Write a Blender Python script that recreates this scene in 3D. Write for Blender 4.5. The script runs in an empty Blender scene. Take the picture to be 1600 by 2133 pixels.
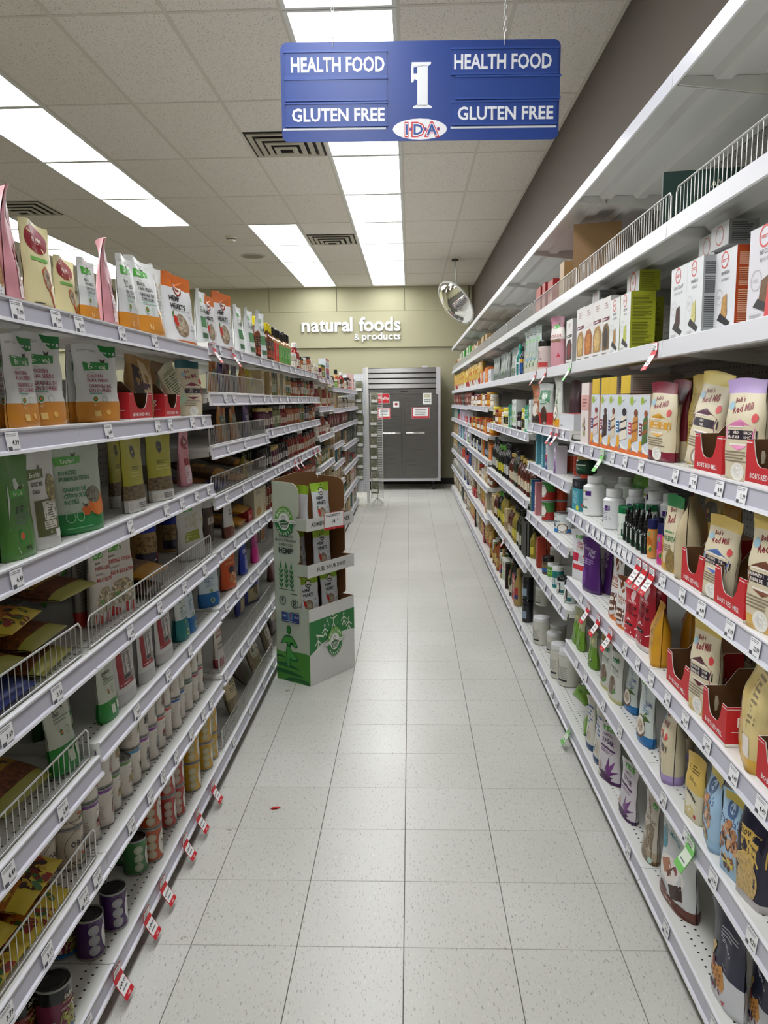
import bpy, math, random
import numpy as np
from mathutils import Matrix, Vector
from mathutils.geometry import tessellate_polygon

# ---------------------------------------------------------------- camera, world, exposure
SC = bpy.context.scene
COL = SC.collection
cam = bpy.data.cameras.new('camera')
cam.sensor_fit = 'HORIZONTAL'; cam.sensor_width = 36.0; cam.lens = 36.0*1611.4/1600.0
cam.clip_start = 0.05; cam.clip_end = 60
CAM = bpy.data.objects.new('camera', cam); COL.objects.link(CAM)
CAM_H = 1.5348
_p, _y, _r = 0.14257469, 0.03478929, -0.01110977
_fw = Vector((-math.sin(_y)*math.cos(_p), math.cos(_y)*math.cos(_p), -math.sin(_p)))
_rt = Vector((math.cos(_y), math.sin(_y), 0)); _up = _rt.cross(_fw)
_r2 = _rt*math.cos(_r)+_up*math.sin(_r); _u2 = _up*math.cos(_r)-_rt*math.sin(_r)
_m = Matrix((_r2, _u2, -_fw)).transposed().to_4x4(); _m.translation = (0, 0, CAM_H)
CAM.matrix_world = _m
SC.camera = CAM
SC.view_settings.view_transform = 'Standard'; SC.view_settings.look = 'None'
SC.view_settings.gamma = 1; SC.view_settings.use_curve_mapping = False
SC.view_settings.exposure = 0.0
LIGHT = 8.2            # radiance of the ceiling light diffusers
wd = bpy.data.worlds.new('world'); SC.world = wd; wd.use_nodes = True
wd.node_tree.nodes['Background'].inputs[0].default_value = (0.9, 0.95, 1, 1)
wd.node_tree.nodes['Background'].inputs[1].default_value = 0.05

# ---------------------------------------------------------------- helpers
PI = math.pi
def lin(c):
    c = c.lstrip('#')
    if len(c) == 3: c = ''.join(a*2 for a in c)
    o = []
    for i in (0, 2, 4):
        v = int(c[i:i+2], 16)/255.0
        o.append(v/12.92 if v <= .04045 else ((v+.055)/1.055)**2.4)
    return tuple(o)
MATS = {}
def mat(name, col='888888', rough=.5, metal=0.0, spec=.5, coat=0.0, emit=0.0, alpha=1.0, trans=0.0):
    if name in MATS: return MATS[name]
    m = bpy.data.materials.new(name); m.use_nodes = True
    b = m.node_tree.nodes['Principled BSDF']
    b.inputs['Base Color'].default_value = (*lin(col), 1)
    b.inputs['Roughness'].default_value = rough; b.inputs['Metallic'].default_value = metal
    b.inputs['Specular IOR Level'].default_value = spec; b.inputs['Coat Weight'].default_value = coat
    b.inputs['Transmission Weight'].default_value = trans; b.inputs['Alpha'].default_value = alpha
    if emit:
        b.inputs['Emission Color'].default_value = (*lin(col), 1); b.inputs['Emission Strength'].default_value = emit
    MATS[name] = m
    return m
def nd(m, kind, **kw):
    n = m.node_tree.nodes.new(kind)
    for k, v in kw.items(): setattr(n, k, v)
    return n
def lk(m, a, b): m.node_tree.links.new(a, b)
def mixc(m, fac, a, b):
    n = nd(m, 'ShaderNodeMix', data_type='RGBA')
    for s, v in ((n.inputs[0], fac), (n.inputs[6], a), (n.inputs[7], b)):
        if hasattr(v, 'links'): lk(m, v, s)
        else: s.default_value = v if isinstance(v, (int, float)) else (*v, 1)
    return n.outputs[2]
def maprange(m, v, a, b, c=0.0, d=1.0):
    n = nd(m, 'ShaderNodeMapRange'); lk(m, v, n.inputs[0])
    for i, x in enumerate((a, b, c, d)): n.inputs[i+1].default_value = x
    return n.outputs[0]
def math_(m, op, a, b=None):
    n = nd(m, 'ShaderNodeMath', operation=op)
    for i, v in enumerate((a, b)):
        if v is None: continue
        if hasattr(v, 'links'): lk(m, v, n.inputs[i])
        else: n.inputs[i].default_value = v
    return n.outputs[0]

def print_mat(name, rough, spec=.5, coat=0.0, metal=0.0):
    """packaging: the printed colour comes from a per-face colour attribute; its alpha says how grainy (seeds, beans) the print is"""
    m = mat(name, 'ffffff', rough, metal, spec, coat)
    b = m.node_tree.nodes['Principled BSDF']
    at = nd(m, 'ShaderNodeAttribute', attribute_name='Col')
    tc = nd(m, 'ShaderNodeTexCoord')
    vo = nd(m, 'ShaderNodeTexVoronoi'); vo.inputs['Scale'].default_value = 150
    lk(m, tc.outputs['Object'], vo.inputs['Vector'])
    sp = nd(m, 'ShaderNodeSeparateColor'); lk(m, vo.outputs['Color'], sp.inputs[0])
    dk = maprange(m, sp.outputs[0], 0, 1, .25, 1.25)
    dk = math_(m, 'MULTIPLY', dk, maprange(m, vo.outputs['Distance'], .0, .006, 1.1, .75))
    f = math_(m, 'ADD', math_(m, 'MULTIPLY', math_(m, 'SUBTRACT', dk, 1.0), at.outputs['Alpha']), 1.0)
    vm = nd(m, 'ShaderNodeVectorMath', operation='SCALE'); lk(m, at.outputs['Color'], vm.inputs[0]); lk(m, f, vm.inputs[3])
    lk(m, vm.outputs[0], b.inputs['Base Color'])
    return m
FILM = print_mat('printed_film', .34, .5)
CARD = print_mat('printed_card', .5, .4)
GLOSS = print_mat('glossy_print', .16, .5)
TIN = print_mat('tin', .3, .6, metal=.75)

class MB:
    """collects faces with one flat colour each and links them as ONE mesh object"""
    def __init__(s): s.v = []; s.f = []; s.c = []; s.sm = []
    def add(s, vs, fs, col, spk=0.0, smooth=False):
        o = len(s.v); s.v.extend(map(tuple, vs)); c = (*(lin(col) if isinstance(col, str) else col), spk)
        for f in fs: s.f.append([i+o for i in f]); s.c.append(c); s.sm.append(smooth)
    def quad(s, a, b, c, d, col, spk=0.0): s.add([a, b, c, d], [(0, 1, 2, 3)], col, spk)
    def box(s, x0, y0, z0, x1, y1, z1, col='ffffff', skip=''):
        v = [(x0,y0,z0),(x1,y0,z0),(x1,y1,z0),(x0,y1,z0),(x0,y0,z1),(x1,y0,z1),(x1,y1,z1),(x0,y1,z1)]
        F = {'b':(0,3,2,1),'t':(4,5,6,7),'f':(0,1,5,4),'k':(2,3,7,6),'l':(3,0,4,7),'r':(1,2,6,5)}
        s.add(v, [F[k] for k in F if k not in skip], col)
    def tube(s, p, q, r, col='ffffff', n=6, r2=None, caps=True):
        p = Vector(p); q = Vector(q); d = (q-p).normalized()
        a = d.cross(Vector((0, 0, 1)) if abs(d.z) < .9 else Vector((1, 0, 0))).normalized(); b = d.cross(a)
        r2 = r if r2 is None else r2; vs = []
        for c, rr in ((p, r), (q, r2)):
            for i in range(n):
                t = 2*PI*i/n; vs.append(c+a*(rr*math.cos(t))+b*(rr*math.sin(t)))
        fs = [(i, (i+1) % n, n+(i+1) % n, n+i) for i in range(n)]
        s.add(vs, fs, col, smooth=True)
        if caps: s.add(vs, [tuple(range(n))[::-1], tuple(range(n, 2*n))], col)
    def path(s, pts, r, col='ffffff', n=6):
        for a, b in zip(pts, pts[1:]): s.tube(a, b, r, col, n)
    def lathe(s, prof, n=16, c=(0, 0, 0), smooth=True):
        """prof: (r, z, colour of the band up to the next point)"""
        rows = []
        for i in range(len(prof)-1):
            (r0, z0, col), (r1, z1, _) = prof[i], prof[i+1]
            vs = []
            for r, z in ((r0, z0), (r1, z1)):
                for k in range(n):
                    t = 2*PI*k/n; vs.append((c[0]+r*math.sin(t), c[1]-r*math.cos(t), c[2]+z))
            s.add(vs, [(k, (k+1) % n, n+(k+1) % n, n+k) for k in range(n)], col, smooth=smooth)
    def mesh(s, name):
        me = bpy.data.meshes.new(name); me.from_pydata(s.v, [], s.f)
        at = me.attributes.new('Col', 'FLOAT_COLOR', 'FACE')
        at.data.foreach_set('color', np.array(s.c, dtype=np.float32).ravel())
        me.polygons.foreach_set('use_smooth', np.array(s.sm, dtype=bool))
        return me
    def obj(s, name, m, parent=None, **props):
        return link(name, s.mesh(name), m, parent, **props)
def link(name, me, m, parent=None, **props):
    o = bpy.data.objects.new(name, me); COL.objects.link(o)
    if m is not None and not me.materials: me.materials.append(m)
    if parent is not None: o.parent = parent
    for k, v in props.items(): o[k] = v
    return o
def empty(name, label, cat, loc=(0, 0, 0), rz=0.0, group=None):
    o = bpy.data.objects.new(name, None); COL.objects.link(o); o.empty_display_size = .05
    o.location = loc; o.rotation_euler = (0, 0, rz); o['label'] = label; o['category'] = cat
    if group: o['group'] = group
    return o

_TX = {}
def text2d(body, bold=0.0, res=2):
    """flat triangulated lettering: points (N,2) with cap height 1 and its left edge at 0, faces"""
    k = (body, bold, res)
    if k not in _TX:
        cu = bpy.data.curves.new('lettering', 'FONT'); cu.body = body; cu.size = 1/.729; cu.resolution_u = res
        cu.offset = bold
        ob = bpy.data.objects.new('lettering', cu); me = bpy.data.meshes.new_from_object(ob)
        co = np.empty(len(me.vertices)*3, dtype=np.float32); me.vertices.foreach_get('co', co)
        co = co.reshape(-1, 3)[:, :2].astype(float)
        fs = [tuple(p.vertices) for p in me.polygons]
        if len(co): co[:, 0] -= co[:, 0].min()
        bpy.data.objects.remove(ob); bpy.data.curves.remove(cu); bpy.data.meshes.remove(me)
        _TX[k] = (co, fs)
    return _TX[k]

def draw(mb, S, w, h, art, rnd=None, base=.0005, step=.00012):
    """prints a list of art commands on the surface S(x, z, off) -> points; x in [-w/2, w/2], z in [0, h]; coordinates in the list are 0..1"""
    rnd = rnd or random.Random(5)
    nmax = .022
    def put(pts, fs, col, off, spk=0.0):
        pts = np.asarray(pts, dtype=float)
        mb.add(S((pts[:, 0]-.5)*w, pts[:, 1]*h, off), fs, col, spk, True)
    def grid(x0, y0, x1, y1):
        nx = max(1, min(14, int(abs(x1-x0)*w/nmax+.6))); ny = max(1, min(18, int(abs(y1-y0)*h/nmax+.6)))
        pts = [(x0+(x1-x0)*i/nx, y0+(y1-y0)*j/ny) for j in range(ny+1) for i in range(nx+1)]
        fs = [(j*(nx+1)+i, j*(nx+1)+i+1, (j+1)*(nx+1)+i+1, (j+1)*(nx+1)+i) for j in range(ny) for i in range(nx)]
        return pts, fs
    for k, a in enumerate(art):
        off = base+step*k; op = a[0]
        if op == 'R':
            put(*grid(*a[1:5]), a[5], off, a[6] if len(a) > 6 else 0.0)
        elif op == 'E':
            cx, cy, rx, ry = a[1:5]; ry = ry*w/h; n = 20; rings = 2 if rx*w > .012 else 1
            pts = [(cx, cy)]; fs = []
            for r in range(1, rings+1):
                for i in range(n):
                    t = 2*PI*i/n; pts.append((cx+rx*r/rings*math.cos(t), cy+ry*r/rings*math.sin(t)))
            for i in range(n):
                fs.append((0, 1+i, 1+(i+1) % n))
                for r in range(rings-1):
                    b = 1+r*n; fs.append((b+i, b+n+i, b+n+(i+1) % n, b+(i+1) % n))
            put(pts, fs, a[5], off, a[6] if len(a) > 6 else 0.0)
        elif op == 'O':                                           # ring: cx, cy, r, thickness (fractions of the width)
            cx, cy, r, th = a[1:5]; q = w/h; n = 20; pts = []
            for i in range(n):
                t = 2*PI*i/n
                for rr in (r-th, r): pts.append((cx+rr*math.cos(t), cy+rr*q*math.sin(t)))
            put(pts, [(2*i, 2*i+1, (2*i+3) % (2*n), (2*i+2) % (2*n)) for i in range(n)], a[5], off)
        elif op == 'P':
            pts = a[1]; A = [(p[0], p[1]*h/w) for p in pts]; np_ = len(pts)
            cr = [(A[(i+1) % np_][0]-A[i][0])*(A[(i+2) % np_][1]-A[(i+1) % np_][1])-(A[(i+1) % np_][1]-A[i][1])*(A[(i+2) % np_][0]-A[(i+1) % np_][0]) for i in range(np_)]
            if min(cr) < -1e-7 and max(cr) > 1e-7 and np_ > 6:            # concave outline
                put(pts, tessellate_polygon([[Vector((x, y, 0)) for x, y in A]]), a[2], off, a[3] if len(a) > 3 else 0.0); continue
            c = (sum(p[0] for p in pts)/len(pts), sum(p[1] for p in pts)/len(pts))
            dens = []
            for i, p in enumerate(pts):
                q = pts[(i+1) % len(pts)]; m = max(1, int(math.hypot((q[0]-p[0])*w, (q[1]-p[1])*h)/nmax))
                dens += [(p[0]+(q[0]-p[0])*j/m, p[1]+(q[1]-p[1])*j/m) for j in range(m)]
            n = len(dens); mid = [((p[0]+c[0])/2, (p[1]+c[1])/2) for p in dens]
            vs = [c]+mid+dens
            fs = [(0, 1+i, 1+(i+1) % n) for i in range(n)]+[(1+i, 1+n+i, 1+n+(i+1) % n, 1+(i+1) % n) for i in range(n)]
            put(vs, fs, a[2], off, a[3] if len(a) > 3 else 0.0)
        elif op == 'T':                                           # text, cx, cy, cap height / h, max width / w, colour, [align, bold, degrees]
            co, fs = text2d(a[1], a[8] if len(a) > 8 else .012, 1 if a[4]*h < .03 else 2)
            if not len(co): continue
            sc = a[4]*h; tw = co[:, 0].max()*sc; sx = sc
            if tw > a[5]*w: sx = sc*a[5]*w/tw; tw = a[5]*w
            al = a[7] if len(a) > 7 else 'c'
            px = co[:, 0]*sx-(tw/2 if al == 'c' else tw if al == 'r' else 0); py = (co[:, 1]-.5)*sc
            if len(a) > 9:
                t = math.radians(a[9]); px, py = px*math.cos(t)-py*math.sin(t), px*math.sin(t)+py*math.cos(t)
            put(np.stack([px/w+a[2], py/h+a[3]], 1), fs, a[6], off)
        elif op == 'L':                                           # n lines of unreadable small print
            x0, y0, x1, y1, n, col = a[1:7]; dy = (y1-y0)/n
            pts = []; fs = []
            for i in range(n):
                xe = x0+(x1-x0)*rnd.uniform(.6, 1); ya = y0+dy*i+dy*.25; yb = ya+dy*.45; m = max(1, int((xe-x0)*w/nmax))
                o = len(pts)
                for j in range(m+1):
                    xx = x0+(xe-x0)*j/m; pts += [(xx, ya), (xx, yb)]
                fs += [(o+2*j, o+2*j+2, o+2*j+3, o+2*j+1) for j in range(m)]
            put(pts, fs, col, off)
        elif op == 'D':                                           # seeds: cx, cy, rx, ry (of w), n, colours, size (of w)
            cx, cy, rx, ry, n, cols, sz = a[1:8]; q = w/h
            for i in range(n):
                t = rnd.uniform(0, 2*PI); r = math.sqrt(rnd.random()); e = rnd.uniform(.55, 1); an = rnd.uniform(0, PI)
                x = cx+rx*r*math.cos(t); y = cy+ry*q*r*math.sin(t); pts = []
                for j in range(6):
                    u = 2*PI*j/6; p_ = sz*math.cos(u); q_ = sz*e*.7*math.sin(u)
                    pts.append((x+p_*math.cos(an)-q_*math.sin(an), y+(p_*math.sin(an)+q_*math.cos(an))*q))
                put(pts, [(0, 1, 2, 3, 4, 5)], cols[i % len(cols)], off+.00004*(i % 3))

# ---------------------------------------------------------------- structure: floor
T = .3048; FX0 = -.02678; FY0 = 1.99680; BACK = 14.33; WR = 1.15; CEIL = 3.5624; WL = -9.6; FRONT = -3.4
def floor_material():
    m = mat('vinyl_tile', 'c9c7be', .36, spec=.5, coat=.25); b = m.node_tree.nodes['Principled BSDF']
    b.inputs['Coat Roughness'].default_value = .22
    g = nd(m, 'ShaderNodeNewGeometry'); oi = nd(m, 'ShaderNodeObjectInfo')
    def chips(scale, rot, seed, lo, hi):
        mp = nd(m, 'ShaderNodeMapping'); lk(m, g.outputs['Position'], mp.inputs[0])
        mp.inputs['Rotation'].default_value = (0, 0, rot); mp.inputs['Scale'].default_value = (scale, scale*.3, 1)
        mp.inputs['Location'].default_value = (seed, seed*1.7, 0)
        n = nd(m, 'ShaderNodeTexNoise'); n.inputs['Scale'].default_value = 1; n.inputs['Detail'].default_value = 1.5
        lk(m, mp.outputs[0], n.inputs['Vector'])
        return maprange(m, n.outputs[0], lo, hi)
    c1 = chips(165, .5, 1.3, .645, .69); c2 = chips(190, 2.0, 7.7, .655, .7); c3 = chips(140, 1.2, 4.1, .66, .70)
    no = nd(m, 'ShaderNodeTexNoise'); no.inputs['Scale'].default_value = 1.3; no.inputs['Detail'].default_value = 4
    lk(m, g.outputs['Position'], no.inputs['Vector'])
    base = mixc(m, maprange(m, no.outputs[0], .35, .68), lin('d0cfc7'), lin('dcdbd4'))
    base = mixc(m, maprange(m, oi.outputs['Random'], 0, 1, 0, .35), base, lin('c9c7bc'))
    c = mixc(m, math_(m, 'MULTIPLY', c1, .75), base, lin('96948b'))
    c = mixc(m, math_(m, 'MULTIPLY', c2, .7), c, lin('a09a8c'))
    c = mixc(m, math_(m, 'MULTIPLY', c3, .6), c, lin('e6e5df'))
    # scuffs and rust marks along the kick plate of the left shelving
    s = nd(m, 'ShaderNodeSeparateXYZ'); lk(m, g.outputs['Position'], s.inputs[0])
    near = maprange(m, math_(m, 'ABSOLUTE', math_(m, 'ADD', s.outputs[0], .665)), .0, .075, 1, 0)
    n2 = nd(m, 'ShaderNodeTexNoise'); n2.inputs['Scale'].default_value = 17; n2.inputs['Detail'].default_value = 5; n2.inputs['Roughness'].default_value = .75
    lk(m, g.outputs['Position'], n2.inputs['Vector'])
    st = math_(m, 'MULTIPLY', maprange(m, math_(m, 'ADD', n2.outputs[0], math_(m, 'MULTIPLY', near, .13)), .72, .77), .8)
    st = math_(m, 'MULTIPLY', st, near)
    c = mixc(m, st, c, lin('86683f'))
    lk(m, c, b.inputs['Base Color'])
    lk(m, maprange(m, no.outputs[0], .3, .7, .3, .44), b.inputs['Roughness'])
    return m
VT = floor_material()
mb = MB(); mb.box(WL, FRONT, -.12, WR+.1, BACK+.15, -.0036, '57544c')
FLOOR = mb.obj('floor', mat('floor_joint', '4a473f', .8), kind='structure')
def tile_mesh(w, d, b=.0009):
    mb = MB(); t = .0035; x0, y0, x1, y1 = b, b, w-b, d-b; e = .0011
    v = [(x0,y0,-t),(x1,y0,-t),(x1,y1,-t),(x0,y1,-t),(x0,y0,-e),(x1,y0,-e),(x1,y1,-e),(x0,y1,-e),(x0+e,y0+e,0),(x1-e,y0+e,0),(x1-e,y1-e,0),(x0+e,y1-e,0)]
    mb.add(v, [(0,1,5,4),(1,2,6,5),(2,3,7,6),(3,0,4,7),(4,5,9,8),(5,6,10,9),(6,7,11,10),(7,4,8,11),(8,9,10,11)], 'ffffff')
    return mb
tm = tile_mesh(T, T).mesh('floor_tile')
far = MB()
for i in range(-4, 4):
    for j in range(-9, 42):
        x, y = FX0+i*T, FY0+j*T
        if y > BACK: continue
        if i in (-4, 3) and False: continue
        if -3 <= i <= 2 and j <= 26 and j >= -7:
            o = link('floor_tile', tm, VT, FLOOR); o.location = (x, y, 0)
        else:
            q = tile_mesh(T, T); far.add([(a+x, b_+y, c) for a, b_, c in q.v], q.f, 'ffffff')
far.obj('far_tile_field', VT, FLOOR, kind='stuff')

# ---------------------------------------------------------------- walls
def wall_material(name, col):
    m = mat(name, col, .75, spec=.25); b = m.node_tree.nodes['Principled BSDF']
    n = nd(m, 'ShaderNodeTexNoise'); n.inputs['Scale'].default_value = 90; n.inputs['Detail'].default_value = 3
    bp = nd(m, 'ShaderNodeBump'); bp.inputs['Strength'].default_value = .06; bp.inputs['Distance'].default_value = .002
    lk(m, n.outputs[0], bp.inputs['Height']); lk(m, bp.outputs[0], b.inputs['Normal'])
    return m
TAUPE = wall_material('taupe_paint', '645c55'); BEIGE = wall_material('khaki_paint', 'b4b092')
mb = MB(); mb.box(WR, FRONT, 0, WR+.12, BACK+.12, CEIL+.05); mb.obj('wall_right', TAUPE, kind='structure')
mb = MB(); mb.box(WL-.12, FRONT, 0, WL, BACK+.12, CEIL+.05); mb.obj('wall_left', BEIGE, kind='structure')
mb = MB(); mb.box(WL, FRONT-.12, 0, WR, FRONT, CEIL+.05); mb.obj('wall_front', BEIGE, kind='structure')
mb = MB(); mb.box(WL, BACK, 0, WR, BACK+.12, CEIL+.05)
WB = mb.obj('wall_back', BEIGE, kind='structure')
PX = [WL, -8.6, -7.4, -6.2, -5.0, -3.76, -2.53, -1.305, -.085, 1.06]
for a, b in zip(PX, PX[1:]):
    mb = MB(); mb.box(a+.004, BACK-.06, 3.14, b-.004, BACK-.0005, CEIL-.002); mb.obj('fascia_panel', BEIGE, WB)
mb = MB(); mb.box(WL, BACK-.058, 2.5, 1.06, BACK-.0005, 3.137); mb.obj('fascia_board', BEIGE, WB)
mb = MB(); mb.box(1.075, BACK-.06, 2.3, 1.115, BACK-.0005, CEIL-.002); mb.obj('corner_post', BEIGE, WB)
mb = MB(); mb.box(WL, BACK-.012, 0, WR, BACK, .11); mb.obj('baseboard_back', mat('black_vinyl', '1c1b19', .5), kind='structure')

# ---------------------------------------------------------------- ceiling
CX0 = -.05169; CY0 = 4.34428; CT = .6096; CL = 1.2192
def ceil_material():
    m = mat('ceiling_board', 'd0cabf', .9, spec=.1); b = m.node_tree.nodes['Principled BSDF']
    g = nd(m, 'ShaderNodeNewGeometry'); oi = nd(m, 'ShaderNodeObjectInfo')
    def n(scale, lo, hi, rot):
        mp = nd(m, 'ShaderNodeMapping'); lk(m, g.outputs['Position'], mp.inputs[0]); mp.inputs['Rotation'].default_value = (0, 0, rot); mp.inputs['Scale'].default_value = (1, .45, 1)
        t = nd(m, 'ShaderNodeTexNoise'); t.inputs['Scale'].default_value = scale; t.inputs['Detail'].default_value = 2
        lk(m, mp.outputs[0], t.inputs['Vector']); return maprange(m, t.outputs[0], lo, hi)
    pits = math_(m, 'MAXIMUM', n(150, .60, .68, .6), n(190, .62, .69, 2.1))
    base = mixc(m, oi.outputs['Random'], lin('ece5da'), lin('f1ece3'))
    lk(m, mixc(m, math_(m, 'MULTIPLY', pits, .6), base, lin('9d968a')), b.inputs['Base Color'])
    return m
CB = ceil_material()
GRID = mat('ceiling_grid_paint', 'd8d2c5', .6)
DIFF = mat('light_diffuser', 'fbfdff', .5, emit=LIGHT)
mb = MB(); mb.box(WL, FRONT, CEIL+.012, WR, BACK, CEIL+.1); CEILING = mb.obj('ceiling', mat('ceiling_void', '6d6860', .9), kind='structure')
mb = MB(); mb.box(.001, .001, .0, CT-.001, CL-.001, .012); ctm = mb.mesh('ceiling_tile')
mb = MB(); mb.box(.001, .001, .0, 1.15-.5579-.001, CL-.001, .012); ctn = mb.mesh('ceiling_tile')
mb = MB(); mb.box(.001, .001, .0, CT-.001, CT-.001, .012); cth = mb.mesh('ceiling_tile')
LIGHTS = [(-1, j) for j in range(-6, 8)]+[(-5, j) for j in range(-6, 4)]+[(-3, j) for j in range(4, 8)]+[(-8, j) for j in range(-6, 7)]+[(-11, j) for j in range(-6, 8)]+[(-14, j) for j in range(-6, 4)]  # outer left strips and second strip's near panels: added out of view, brighten the ceiling
VENTS = {(-2, 1): 1, (-2, 4): 1, (-7, 3): 0}
for i in range(-16, 2):
    for j in range(-6, 9):
        x, y = CX0+i*CT, CY0+j*CL
        if (i, j) in LIGHTS or x < WL-.3 or y < FRONT-1.2: continue
        if (i, j) in VENTS:
            o = link('ceiling_tile', cth, CB, CEILING); o.location = (x, y+(0 if VENTS[(i, j)] else CT), CEIL); continue
        me = ctn if i == 1 else ctm
        if j == 8:
            mb = MB(); mb.box(.001, .001, 0, (CT if i < 1 else .592)-.001, BACK-y-.06, .012); me = mb.mesh('ceiling_tile')
        o = link('ceiling_tile', me, CB, CEILING); o.location = (x, y, CEIL)
for i in range(-16, 2):
    x = CX0+i*CT
    mb = MB(); mb.box(x-.012, FRONT, CEIL-.0025, x+.012, BACK-.061, CEIL-.0002); mb.obj('main_runner', GRID, CEILING)
for j in range(-6, 9):
    y = CY0+j*CL
    mb = MB(); mb.box(WL, y-.012, CEIL-.0022, WR, y+.012, CEIL-.0001); mb.obj('cross_runner', GRID, CEILING)
mb = MB(); mb.box(WR-.022, FRONT, CEIL-.004, WR-.0005, BACK, CEIL-.0005); mb.obj('wall_angle', GRID, CEILING)
ORD = ['first', 'second', 'third', 'fourth', 'fifth', 'sixth', 'seventh', 'eighth', 'ninth', 'tenth', 'eleventh', 'twelfth', 'thirteenth', 'fourteenth', 'fifteenth', 'sixteenth', 'seventeenth', 'eighteenth', 'nineteenth', 'twentieth', 'twenty-first', 'twenty-second', 'twenty-third', 'twenty-fourth', 'twenty-fifth', 'twenty-sixth', 'twenty-seventh', 'twenty-eighth', 'twenty-ninth', 'thirtieth']
fr = MB(); a, b = CT-.006, CL-.006
for q in ((.006, .006, .03, b), (a-.024, .006, a, b), (.03, .006, a-.024, .026), (.03, b-.02, a-.024, b)):
    fr.box(q[0], q[1], -.008, q[2], q[3], .008)
frm = fr.mesh('frame'); mb = MB(); mb.box(.03, .026, -.002, a-.024, b-.02, .006); dfm = mb.mesh('diffuser')
STRIP = {-1: 'strip over the aisle', -5: 'long strip over the left shelving', -3: 'short strip near the back wall', -8: 'second strip beyond the left shelving', -11: 'third strip beyond the left shelving', -14: 'fourth strip beyond the left shelving'}
for i, j in LIGHTS:
    y = CY0+j*CL
    if y < -2.2 and j % 2: pass
    n = j-4 if i == -3 else j+6
    t = empty('ceiling_light', f'glowing ceiling light panel, {ORD[n]} along the {STRIP[i]}', 'ceiling light', (CX0+i*CT, y, CEIL), 0, 'ceiling light panels')
    link('frame', frm, mat('white_enamel', 'e4e4e0', .4), t); link('diffuser', dfm, DIFF, t)
def vent(x, y, label):
    t = empty('ceiling_vent', label, 'vent', (x, y, CEIL), 0, 'ceiling air vents')
    g = mat('vent_paint', 'b9b3a2', .5)
    mb = MB(); s = CT
    mb.box(.012, .012, -.004, s-.012, s-.012, .004); mb.obj('backing', mat('vent_dark', '2a2823', .8), t)
    for k in range(4):
        o = .03+k*.062; mb = MB(); wdt = .038; z0 = -.012-.014*k
        for q in ((o, o, s-o, o+wdt), (o, s-o-wdt, s-o, s-o), (o, o+wdt, o+wdt, s-o-wdt), (s-o-wdt, o+wdt, s-o, s-o-wdt)):
            mb.box(q[0], q[1], z0, q[2], q[3], z0+.008)
        mb.obj('louver', g, t)
vent(CX0-2*CT, CY0+CL*1+CT, 'square ceiling air vent beside the hanging blue aisle sign')
vent(CX0-2*CT, CY0+CL*4+CT, 'square ceiling air vent beside the light strip near the back wall')
vent(CX0-7*CT, CY0+CL*3, 'square ceiling air vent above the cream chia pouches, far left')
t = empty('smoke_detector', 'small white round smoke detector on a ceiling tile', 'smoke detector', (-2.19, 9.84, CEIL))
mb = MB(); mb.lathe([(.075, 0, 'ddd8c8'), (.075, -.02, 'ddd8c8'), (.06, -.03, 'ddd8c8')], 20); mb.obj('base', CARD, t)
mb = MB(); mb.lathe([(.055, -.028, '6a675c'), (.055, -.045, 'd8d3c2'), (.05, -.065, 'd8d3c2'), (.0, -.075, 'd8d3c2')], 20); mb.obj('sensor_head', CARD, t)
t = empty('ceiling_speaker', 'flat round grey ceiling speaker grille', 'speaker', (-2.18, 11.15, CEIL))
mb = MB(); mb.lathe([(.17, 0, 'c9c4b6'), (.17, -.008, 'c9c4b6'), (.145, -.012, 'c9c4b6')], 24); mb.obj('rim', CARD, t)
mb = MB(); mb.lathe([(.145, -.010, '8d897d'), (.0, -.013, '8d897d')], 24); mb.obj('grille', CARD, t)
# ---------------------------------------------------------------- shelving (each bay is a thing: > shelf > price_rail, price_tag; back_panel, upright, kick_plate)
WHITE = mat('shelf_enamel', 'dcdcd8', .42)
def holes(name, col, pitch, rows, r=.0034, both=False):
    m = mat(name, col, .45); b = m.node_tree.nodes['Principled BSDF']
    tc = nd(m, 'ShaderNodeTexCoord'); s = nd(m, 'ShaderNodeSeparateXYZ'); lk(m, tc.outputs['Object'], s.inputs[0])
    if rows:                                    # rows of slots parallel to the front edge, on the top face only
        d = None
        for i, y in enumerate(rows):
            fx = math_(m, 'SUBTRACT', math_(m, 'FRACT', math_(m, 'ADD', math_(m, 'DIVIDE', s.outputs[0], pitch), .5*(i % 2))), .5)
            fx = math_(m, 'MULTIPLY', fx, pitch); dy = math_(m, 'SUBTRACT', s.outputs[1], y)
            e = math_(m, 'SQRT', math_(m, 'ADD', math_(m, 'POWER', fx, 2), math_(m, 'POWER', dy, 2)))
            d = e if d is None else math_(m, 'MINIMUM', d, e)
        g = nd(m, 'ShaderNodeNewGeometry'); sn = nd(m, 'ShaderNodeSeparateXYZ'); lk(m, g.outputs['Normal'], sn.inputs[0])
        f = math_(m, 'MULTIPLY', math_(m, 'LESS_THAN', d, r), math_(m, 'GREATER_THAN', sn.outputs[2], .5))
    else:                                       # pegboard
        fx = math_(m, 'MULTIPLY', math_(m, 'SUBTRACT', math_(m, 'FRACT', math_(m, 'DIVIDE', s.outputs[0], pitch)), .5), pitch)
        fz = math_(m, 'MULTIPLY', math_(m, 'SUBTRACT', math_(m, 'FRACT', math_(m, 'DIVIDE', s.outputs[2], pitch)), .5), pitch)
        f = math_(m, 'LESS_THAN', math_(m, 'SQRT', math_(m, 'ADD', math_(m, 'POWER', fx, 2), math_(m, 'POWER', fz, 2))), r)
    lk(m, mixc(m, f, lin(col), lin('161616')), b.inputs['Base Color'])
    return m
BOARD = holes('perforated_shelf', 'dfdfdb', .0254, (.034, .058))
PEG = holes('pegboard', '96948e', .0254, None, .0036)
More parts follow.
